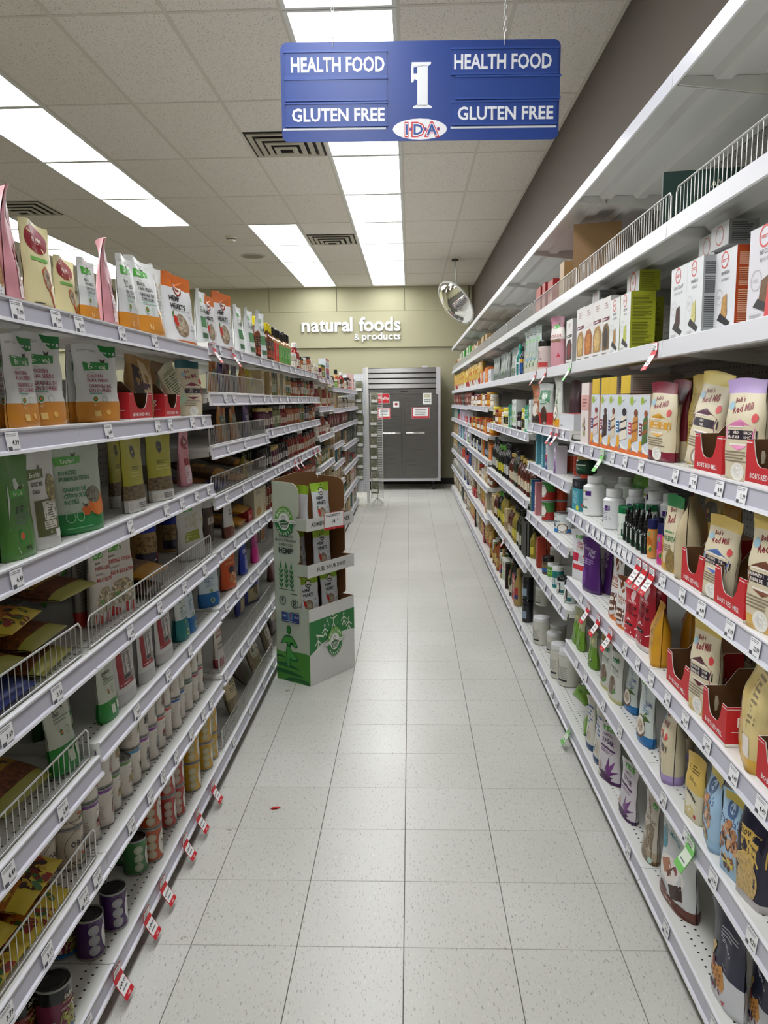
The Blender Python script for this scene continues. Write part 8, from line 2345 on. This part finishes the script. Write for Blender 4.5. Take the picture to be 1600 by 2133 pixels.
candy 766 9947 8 100 87 94 -3 0
candy 767 10097 8 100 87 94 1 0
candy 770 10252 8 100 87 94 4 0
candy 765 10404 8 100 87 94 -3 0
candy 765 10553 8 100 87 94 -2 0
@R 8 6 16900 9
chipbag 778 10050 8 100 103 102 -4 0
chipbag 773 10247 8 100 97 98 2 0
chipbag 779 10442 8 100 96 98 1 0
tortilla 772 9660 8 100 99 99 4 0
tortilla 771 9848 8 100 97 98 -3 0
@R 8 7 20100 9
greenbox 770 9918 8 100 100 100 2 0
greenbox 769 10054 8 100 95 97 -4 0
greenbox 765 10486 8 100 95 97 -5 0
greenbox 762 10613 8 100 95 98 1 0
cereal 765 9630 8 100 96 98 -4 0
cereal 767 9759 8 100 99 99 -2 0
cereal 774 10196 8 100 100 100 5 0
cereal 770 10328 8 100 102 101 -3 0
@R 9 0 1000 9
candyd 764 10860 8 100 97 99 0 0
candyd 764 11016 8 100 101 100 1 0
candyd 768 11162 8 100 96 98 -2 0
rice 772 11350 8 100 104 102 -1 0
rice 778 11529 8 100 104 102 -4 0
rice 777 11712 8 100 94 97 -1 0
@R 9 1 4500 9
wsnack 783 10820 8 100 104 100 -4 0
wsnack 783 10886 8 100 97 100 0 0
wsnack 784 10972 8 100 104 100 -5 0
wsnack 786 11046 8 100 94 100 3 0
wsnack 779 11112 8 100 103 100 -1 0
wsnack 784 11211 8 100 102 100 1 0
wsnack 781 11287 8 100 101 100 -5 0
wsnack 780 11362 8 100 103 100 -3 0
wsnack 780 11442 8 100 97 100 4 0
wsnack 778 11516 8 100 95 100 -5 0
wsnack 784 11592 8 100 96 100 3 0
wsnack 777 11669 8 100 98 100 -2 0
wsnack 785 11741 8 100 103 100 -2 0
wsnack 785 11822 8 100 101 100 -3 0
wsnack 779 11897 8 100 100 100 3 0
@R 9 2 7300 9
redsauce 770 10821 8 100 98 100 -1 0
redsauce 766 10900 8 100 100 100 -2 0
redsauce 764 10970 8 100 100 100 2 0
redsauce 770 11218 8 100 100 100 4 0
redsauce 765 11292 8 100 95 100 -2 0
redsauce 765 11366 8 100 100 100 -3 0
redsauce 765 11708 8 100 95 100 -2 0
redsauce 766 11779 8 100 100 100 -4 0
tealbox 763 11066 8 100 103 100 2 0
tealbox 762 11143 8 100 101 100 3 0
tealbox 768 11456 8 100 99 100 3 0
tealbox 767 11528 8 100 104 100 5 0
tealbox 763 11604 8 100 102 100 2 0
tealbox 762 11862 8 100 97 100 3 0
tealbox 768 11936 8 100 104 100 0 0
@R 9 3 10000 9
tetra 772 10979 8 100 98 100 -5 0
tetra 771 11065 8 100 94 100 -2 0
tetra 771 11311 8 100 98 100 0 0
tetra 771 11391 8 100 98 100 -5 0
tetra 769 11656 8 100 98 100 3 0
tetra 776 11734 8 100 98 100 -4 0
tealbox 766 10820 8 100 98 100 4 0
tealbox 769 10887 8 100 98 100 3 0
tealbox 764 11144 8 100 98 100 -3 0
tealbox 761 11221 8 100 97 100 0 0
tealbox 771 11495 8 100 98 100 -3 0
tealbox 770 11571 8 100 97 100 1 0
tealbox 768 11826 8 100 97 100 0 0
tealbox 769 11903 8 100 97 100 0 0
@R 9 4 12500 9
tetrap 771 10825 8 94 82 94 -4 0
tetrap 763 10908 8 94 82 94 0 0
tetrap 769 11305 8 94 82 94 -4 0
tetrap 768 11388 8 94 82 94 -2 0
tetrap 769 11467 8 94 82 94 4 0
teared 771 11041 8 100 104 102 4 0
teared 778 11186 8 100 100 100 3 0
teared 773 11588 8 100 96 98 5 0
teared 775 11724 8 100 99 100 1 0
teared 771 11866 8 100 100 100 -2 0
@R 9 5 14600 9
candyd 764 10860 8 100 87 94 -2 0
candyd 763 11013 8 100 87 94 0 0
candyd 768 11162 8 100 87 94 4 0
candyd 770 11800 8 100 87 94 -2 0
candy 771 11320 8 100 87 94 -3 0
candy 765 11467 8 100 87 94 -5 0
candy 760 11617 8 100 87 94 0 0
@R 9 6 16900 9
tortilla 769 10880 8 100 98 99 2 0
tortilla 777 11067 8 100 102 101 2 0
tortilla 778 11258 8 100 104 102 2 0
tortilla 771 11453 8 100 97 98 4 0
tortilla 774 11646 8 100 95 97 1 0
tortilla 774 11868 8 100 98 99 5 0
@R 9 7 20100 9
cereal 768 10850 8 100 99 99 4 0
cereal 766 11183 8 100 100 100 0 0
cereal 768 11514 8 100 98 99 4 0
tanbox 809 11022 8 100 98 99 -3 0
tanbox 807 11350 8 100 99 99 -1 0
tanbox 806 11669 8 100 95 97 3 0
tanbox 806 11841 8 100 99 99 -1 0
@R 10 0 1000 9
rice 771 12095 8 100 97 98 2 0
rice 776 12279 8 100 101 100 2 0
rice 778 12476 8 100 95 97 4 0
rice 773 12660 8 100 100 100 -1 0
rice 772 12838 8 100 99 99 -2 0
rice 773 13045 8 100 101 101 4 0
@R 10 1 4500 9
jarw 773 12050 8 100 103 100 1 0
jarw 780 12140 8 100 98 100 3 0
jarw 777 12238 8 100 98 100 2 0
jarw 775 12350 8 100 100 100 3 0
jarw 779 12440 8 100 102 100 -1 0
jarw 770 12531 8 100 94 100 1 0
jarw 775 12619 8 100 104 100 0 0
jarw 772 12712 8 100 99 100 2 0
jarw 777 12822 8 100 98 100 -4 0
jarw 773 12912 8 100 97 100 -1 0
jarw 774 13024 8 100 104 100 3 0
jarw 776 13116 8 100 103 100 1 0
@R 10 2 7300 9
teatan 787 12040 8 100 102 101 -5 0
teatan 781 12116 8 100 94 97 -3 0
teatan 783 12205 8 100 103 101 -4 0
teatan 778 12273 8 100 95 98 2 0
teatan 781 12357 8 100 96 98 -5 0
teatan 780 12427 8 100 100 100 0 0
teatan 778 12534 8 100 96 98 3 0
teatan 777 12610 8 100 97 99 1 0
teatan 781 12694 8 100 98 99 2 0
teatan 777 12762 8 100 98 99 2 0
teatan 785 12840 8 100 98 99 4 0
teatan 780 12930 8 100 98 99 2 0
teatan 783 12998 8 100 101 101 -2 0
teatan 787 13068 8 100 100 100 4 0
teatan 780 13157 8 100 103 101 -1 0
@R 10 3 10000 9
kasha 766 12085 8 90 78 84 -4 0
kasha 767 12244 8 90 78 84 0 0
kasha 765 12407 8 90 78 84 0 0
kasha 762 12596 8 90 78 84 2 0
kasha 767 12756 8 90 78 84 -2 0
kasha 764 12918 8 90 78 84 3 0
kasha 763 13096 8 90 78 84 0 0
@R 10 4 12500 9
teatan 779 12205 8 100 91 96 -3 0
teatan 781 12271 8 100 91 96 3 0
teatan 774 12503 8 100 91 96 -1 0
teatan 782 12575 8 100 91 96 -3 0
teatan 776 12646 8 100 91 96 -4 0
teatan 783 12909 8 100 91 96 -3 0
teatan 782 12977 8 100 91 96 -3 0
tealbox 764 12040 8 89 77 89 5 0
tealbox 764 12115 8 89 77 89 -5 0
tealbox 762 12348 8 89 77 89 3 0
tealbox 762 12415 8 89 77 89 -5 0
tealbox 765 12733 8 89 77 89 4 0
tealbox 765 12810 8 89 77 89 -1 0
tealbox 765 13056 8 89 77 89 -5 0
tealbox 762 13133 8 89 77 89 -3 0
@R 10 5 14600 9
candy 769 12080 8 100 87 94 3 0
candy 767 12238 8 100 87 94 3 0
candy 771 12413 8 100 87 94 4 0
candy 763 12571 8 100 87 94 -2 0
candy 763 12727 8 100 87 94 -3 0
candy 763 12880 8 100 87 94 3 0
candy 765 13054 8 100 87 94 1 0
@R 10 6 16900 9
chipbag 786 12501 8 100 104 102 5 0
chipbag 774 12694 8 100 97 99 3 0
tortilla 775 12100 8 100 98 99 4 0
tortilla 776 12293 8 100 100 100 1 0
tortilla 766 12891 8 100 104 102 0 0
tortilla 769 13082 8 100 98 99 1 0
@R 10 7 20100 9
tanbox 811 12090 8 100 99 100 4 0
tanbox 803 12607 8 100 94 97 -1 0
tanbox 803 12956 8 100 97 99 -2 0
'''
PLUR = lambda c: c+('es' if c.endswith(('x', 'ch')) else 's')
todo = []
for ln in GOODS.strip().splitlines():
    if ln[0] == '@':
        sd_, bay_, lv, z0, nl = ln[1:].split(); bay_, lv, z0, nl = int(bay_), int(lv), int(z0)/1e4, int(nl); continue
    a, sec, d = (ln.split('|')+['', ''])[:3]; a = a.split(); v = [int(q) for q in a[1:]]+[0, 0]
    todo.append((a[0], sd_, bay_, lv, z0, nl, v, sec, d or DESC[a[0]]))
count = {}; seen = {}
for q in todo: k = (q[1], q[2], q[3], q[7], q[8]); count[k] = count.get(k, 0)+1
for t, s_, bay_, lv, z0, nl, v, sec, d in todo:
    k = (s_, bay_, lv, sec, d); i = seen[k] = seen.get(k, -1)+1
    sn = 'left' if s_ == 'L' else 'right'
    label = f"{sec}{d}, "+(f"{ORD[i]} along " if count[k] > 1 else '')+f"{ORD[nl-1-lv]} shelf down, {ORD[bay_-1]} {sn} bay"
    place(t, v[0]/1e3*(-1 if s_ == 'L' else 1), v[1]/1e3, z0+v[2]/1e4, label, f"{PLUR(K[t][1])} on the {sn} shelving, {ORD[bay_-1]} bay", (PI/2 if s_ == 'L' else -PI/2)+math.radians(v[6]), v[3]/100, v[4]/100, math.radians(v[8]), math.radians(v[9]), v[7], v[5]/100)
# ---------------------------------------------------------------- cardboard display stand with hemp pouches
SG = 'b9c2b0'; KR = '7a5636'
DS = empty('display_stand', 'green and white cardboard floor display holding hemp heart pouches', 'display stand', (-.543, 4.247, 0), math.radians(56.4))
dw, dd = .197, .1225
def panel(pts, to3, th, outc, inc, name):
    """a cardboard panel: outline pts (a, z), to3(a, z, depth)"""
    mb = MB(); n = len(pts)
    mb.add([to3(a, z, 0) for a, z in pts], [tuple(range(n))], outc); mb.add([to3(a, z, th) for a, z in pts], [tuple(range(n))[::-1]], inc)
    v = [to3(a, z, 0) for a, z in pts]+[to3(a, z, th) for a, z in pts]
    mb.add(v, [(i, n+i, n+(i+1) % n, (i+1) % n) for i in range(n)], 'c9b79a'); return mb.obj(name, CARD, DS)
def arc(cx, cz, rx, rz, a0, a1, n=5): return [(cx+rx*math.cos(math.radians(a0+(a1-a0)*i/n)), cz+rz*math.sin(math.radians(a0+(a1-a0)*i/n))) for i in range(n+1)]
f, nb = -dd, -dd+.055
out = [(dd, .001), (f, .001), (f, .43)]+arc(nb-.0+.03, .46, .03, .03, 270, 180)+arc(nb+.03, .575, .03, .03, 180, 90)+[(f, .606), (f, .672)]+arc(nb+.03, .70, .03, .03, 270, 180)+arc(nb+.03, .825, .03, .03, 180, 90)+[(f, .856), (f, .92)]+arc(nb+.03, .95, .03, .03, 270, 180)+arc(nb+.06, 1.06, .06, .05, 180, 90)+[(dd, 1.115)]
left = panel(out, lambda a, z, t: (-dw+t, a, z), .004, SG, KR, 'side_panel')
right = panel(out, lambda a, z, t: (dw-t, a, z), .004, SG, KR, 'side_panel')
panel([(-dw, .001), (dw, .001), (dw, 1.04)]+arc(dw-.07, 1.05, .07, .09, 0, 90)+[(0, 1.145), (-dw, 1.118)], lambda a, z, t: (a, dd-t, z), .004, SG, KR, 'back_panel')
front = panel([(-dw, .001), (dw, .001), (dw, .428), (-dw, .428)], lambda a, z, t: (a, f+t-.0005, z), .004, 'd6d6d2', KR, 'front_panel')
for z0, z1 in ((.602, .672), (.853, .92)):
    mb = MB(); mb.box(-dw-.004, f-.004, z0, dw+.004, f-.001, z1, 'd3d3cf'); b = mb.obj('tier_band', CARD, DS)
    q = MB(); S = lambda x, z, off, z0=z0: np.stack([x, np.full_like(x, f-.004-off), z+z0], 1)
    draw(q, S, 2*dw, z1-z0, [('T', 'FUEL YOUR DAYS' if z0 < .7 else 'ALIMENTE TA JOURNÉE', .5, .5, .34, .62 if z0 < .7 else .9, '2c332c', 'c', .03)]); q.obj('lettering', CARD, b)
for z in (.36, .60, .85):
    mb = MB(); mb.box(-dw+.005, f+.004, z, dw-.005, dd-.005, z+.004, KR); mb.obj('tier_shelf', CARD, DS)
q = MB(); S = lambda x, z, off: np.stack([x, np.full_like(x, f-.0006-off), z+.001], 1)
GR = '2f7a3f'; LG = '6aa545'
def logo(cx, cz, s, w, h):
    q_ = w/h
    oct_ = [(cx+s*.5*math.cos(math.radians(t)), cz+s*.62*q_*math.sin(math.radians(t))) for t in range(0, 360, 18)]
    a = [('P', oct_, GR), ('P', [(x, z) for x, z in oct_ if z >= cz-.001], LG), ('E', cx, cz, s*.3, s*.36, 'dfe3da')]
    a += [('P', [(cx-s*.27, cz-s*.02*q_), (cx, cz+s*.06*q_), (cx+s*.27, cz-s*.02*q_), (cx+s*.15, cz-s*.28*q_), (cx-s*.15, cz-s*.28*q_)], '2c5f36')]
    for i in range(4): a.append(('P', [(cx-s*.24+i*s*.04, cz-s*(.06+.06*i)*q_), (cx+s*.2, cz-s*(.03+.06*i)*q_), (cx+s*.2, cz-s*(.05+.06*i)*q_), (cx-s*.22+i*s*.04, cz-s*(.085+.06*i)*q_)], 'dfe3da'))
    a += [('O', cx-s*.02, cz+s*.14*q_, s*.09, s*.02, '4a4f4a')]
    for sgn in (-1, 1): a += [('R', cx+sgn*s*.28, cz-s*.09*q_, cx+sgn*s*.66, cz+s*.09*q_, '3b4a3c'), ('R', cx+sgn*s*.285, cz-s*.078*q_, cx+sgn*s*.65, cz+s*.078*q_, 'd5dacf'), ('T', 'hemp' if sgn < 0 else 'foods', cx+sgn*s*.47, cz, s*.07*q_, s*.28, '4a5a4c', 'c', .0)]
    for word, r, up_ in (('MANITOBA', .46, 1), ('HARVEST', .5, -1)):
        n = len(word)
        for i, ch in enumerate(word):
            t = math.radians((90+(n-1)/2*17-17*i) if up_ > 0 else (270-(n-1)/2*17+17*i))
            a.append(('T', ch, cx+s*r*.86*math.cos(t), cz+s*r*1.05*q_*math.sin(t), s*.115*q_, s*.14, 'e6ebe0', 'c', .02, math.degrees(t)-90 if up_ > 0 else math.degrees(t)+90))
    return a
w, h = 2*dw, .427
art = [('P', [(0, .40), (.25, .50), (.55, .565), (.8, .565), (1, .54), (1, .835), (0, .835)], GR)]
for x0, z0, x1, z1 in ((.37, .82, .42, .71), (.63, .80, .60, .69), (.85, .69, .74, .64), (.14, .64, .28, .60), (.90, .555, .80, .56), (.12, .435, .21, .455)):
    dx, dz = (z1-z0)*.04+.004, (x1-x0)*.04+.006; art.append(('P', [(x0-dx, z0+dz), (x1-dx, z1+dz), (x1+dx, z1-dz), (x0+dx, z0-dz)], 'e6ebe0'))
def fig(cx, cz, s):
    def seg(x0, z0, x1, z1, t=.007):
        L = math.hypot(x1-x0, z1-z0) or 1; nx, nz = -(z1-z0)/L*t, (x1-x0)/L*t
        return ('P', [(cx+s*x0+nx, cz+s*z0+nz), (cx+s*x1+nx, cz+s*z1+nz), (cx+s*x1-nx, cz+s*z1-nz), (cx+s*x0-nx, cz+s*z0-nz)], 'dfe8d9')
    return [('O', cx, cz+.09*s, .022*s, .007, 'dfe8d9'), seg(0, .06, 0, -.02), seg(0, .04, -.08, .07 if s > .9 else -.02), seg(0, .04, .08, .07 if s > .9 else -.02), seg(0, -.02, -.05, -.1), seg(0, -.02, .05, -.1)]
for cx, cz, s in ((.52, .74, 1.0), (.75, .73, .8), (.32, .66, .8), (.86, .635, .85), (.17, .525, .85)): art += fig(cx, cz, s)
art += logo(.53, .475, .34, w, h)
draw(q, S, w, h, art); q.obj('front_print', CARD, front)
q = MB(); S = lambda x, z, off: np.stack([np.full_like(x, -dw-off), -x, z+.001], 1)
w, h = 2*dd, 1.11
DG = '1f5a30'
art = [('P', [(0, 0), (1, 0), (1, .245), (.8, .25), (.5, .245), (.0, .22)], '4a8a36'), ('P', [(0, .24), (.22, .225), (.4, .19), (0, .17)], '5d9a4a'),
       ('P', [(0, .14), (.3, .145), (.62, .12), (.7, .105), (0, .115)], DG), ('P', [(0, .2), (.2, .2), (.3, .185), (0, .18)], DG), ('P', [(0, .09), (.45, .085), (.75, .065), (.8, .05), (0, .06)], DG), ('P', [(.2, .0), (1, .0), (.95, .03), (.6, .04), (.35, .03)], DG), ('P', [(.3, .0), (.96, .002), (.6, .012)], '4a8a36'),
       ('E', .40, .415, .07, .14, DG), ('E', .40, .415, .05, .115, '3f8a40'),
       ('P', [(.30, .37), (.48, .37), (.62, .32), (.66, .285), (.58, .275), (.46, .30), (.45, .265), (.50, .24), (.66, .2), (.66, .175), (.56, .165), (.42, .175), (.42, .115), (.31, .115), (.30, .25), (.33, .305), (.2, .305), (.14, .30), (.16, .285), (.14, .29), (.2, .335)], DG),
       ('P', [(.315, .36), (.47, .36), (.6, .315), (.63, .29), (.58, .285), (.44, .315), (.40, .29), (.35, .315), (.19, .30), (.18, .31), (.23, .34)], '4a9a48'), ('P', [(.325, .28), (.43, .28), (.48, .24), (.62, .2), (.62, .187), (.55, .178), (.40, .19), (.395, .122), (.33, .122)], '4a9a48')]
cxs = (.22, .38, .54)
for cx in cxs:
    art.append(('R', cx-.006, .70, cx+.006, .80, DG))
    for j in range(4):
        z = .713+.024*j
        for sg in (-1, 1): art.append(('P', [(cx, z-.006), (cx+sg*.05, z+.004), (cx+sg*.065, z+.02), (cx+sg*.02, z+.012)], '2f7a3a'))
    art.append(('P', [(cx, .80), (cx+.03, .815), (cx, .845), (cx-.03, .815)], '2f7a3a'))
art = [(a if a[0] != 'P' or a[2] != '2f7a3a' else a) for a in art]
sh = -.105
art2 = []
for a in art:
    if a[0] == 'R' and a[5] == DG and a[2] > .69: a = ('R', a[1], a[2]+sh, a[3], a[4]+sh, DG)
    if a[0] == 'P' and a[2] == '2f7a3a': a = ('P', [(x, z+sh) for x, z in a[1]], a[2])
    art2.append(a)
art = art2+[('R', .15, .592, .62, .595, DG), ('T', 'HEMP!', .40, .795, .028, .44, '2c3a2e', 'c', .04)]
for i, s_ in enumerate(('SUPERFOODS:', 'MOST SUSTAINABLE', "THE WORLD'S", 'MEET ONE OF')): art.append(('T', s_, .40, .825+.0225*i, .0125, (.42, .62, .42, .42)[i], '3a463a', 'c', .03))
art += [('O', .26, .535, .105, .012, '3f4a40'), ('O', .26, .535, .085, .01, '5a655a'), ('E', .26, .54, .03, .05, '5a655a'), ('O', .62, .525, .105, .014, '3a443a'), ('T', 'B', .62, .525, .034, .12, '3a443a', 'c', .02), ('L', .5, .57, .74, .58, 1, '55604f'), ('R', .5, .478, .74, .481, '3a443a'),
        ('R', .22, .425, .74, .475, '31437a'), ('R', .24, .438, .37, .470, '3f5590'), ('T', 'NON GMO', .305, .456, .012, .11, 'e2e6ee'), ('R', .40, .438, .56, .472, '5a86b8'), ('P', [(.45, .468), (.52, .468), (.485, .44)], 'b5483a'), ('T', 'SANS OGM', .655, .456, .012, .12, 'e2e6ee'), ('L', .24, .427, .72, .436, 1, 'aab4cc')]
art += logo(.37, .945, .55, w, h)
def zmap(z): return z*.64 if z < .42 else .307+(z-.425)*.967
def remap(a):
    if a[0] == 'P': return ('P', [(x, zmap(z)) for x, z in a[1]])+tuple(a[2:])
    if a[0] in 'RL': return (a[0], a[1], zmap(a[2]), a[3], zmap(a[4]))+tuple(a[5:])
    if a[0] == 'T': return ('T', a[1], a[2], zmap(a[3]))+tuple(a[4:])
    b = list(a); b[2] = zmap(a[2]); 
    if a[0] == 'E' and a[2] < .42: b[4] = a[4]*.75
    return tuple(b)
art = [remap(a) for a in art]
draw(q, S, w, h, art); q.obj('side_print', CARD, left)
mb = MB(); mb.box(-.085, 0, -.045, .085, .0008, .05, 'f2f1ef'); S = lambda x, z, off: np.stack([x, np.full_like(x, -off), z-.045], 1)
draw(mb, S, .17, .095, [('R', 0, 0, 1, 1, 'c32a30'), ('R', .025, .14, .975, .975, 'f2f1ef'), ('L', .08, .74, .9, .9, 2, '3a3a3e'), ('T', '14', .47, .48, .26, .3, '1b1b1d', 'c', .03), ('T', '99', .68, .55, .12, .2, '1b1b1d', 'c', .02), ('T', 'SALE', .5, .065, .07, .4, 'f3d9d9')])
o = mb.obj('price_card', CARD, None, label='white price card in a red border taped to the top band of the display stand', category='price card')
_rz = math.radians(56.4)
def dsp(x, y): return (-.543+x*math.cos(_rz)-y*math.sin(_rz), 4.247+x*math.sin(_rz)+y*math.cos(_rz))
px, py = dsp(.025, f-.0065); o.location = (px, py, .885); o.rotation_euler = (0, .03, _rz)
for x, y, z, rz, pit, lab in ((.06, -.01, .854, 0, -.03, 'green-topped hemp pouch standing upright in the top tier of the display'), (-.09, .01, .854, 72, 0, 'green-topped hemp pouch turned edge-on in the top tier of the display'),
                        (-.085, .045, .604, 4, -.03, 'green-topped hemp pouch at the back of the middle display tier'), (.03, -.035, .604, 0, -.03, 'green-topped hemp pouch at the front of the middle display tier'),
                        (-.095, -.035, .364, -10, -.03, 'green-topped hemp pouch leaning at the notch of the lowest display tier'), (-.155, .06, .364, 80, 0, 'green-topped hemp pouch edge-on at the back of the lowest display tier'), (.09, -.035, .364, 0, -.03, 'green-topped hemp pouch standing at the outer side of the lowest display tier')):
    px, py = dsp(x, y); place('hempg', px, py, z+.001, lab, 'hemp pouches in the display stand', _rz+math.radians(rz), .9, .98 if z > .5 else .94, 0, pit, len(lab) % 3)
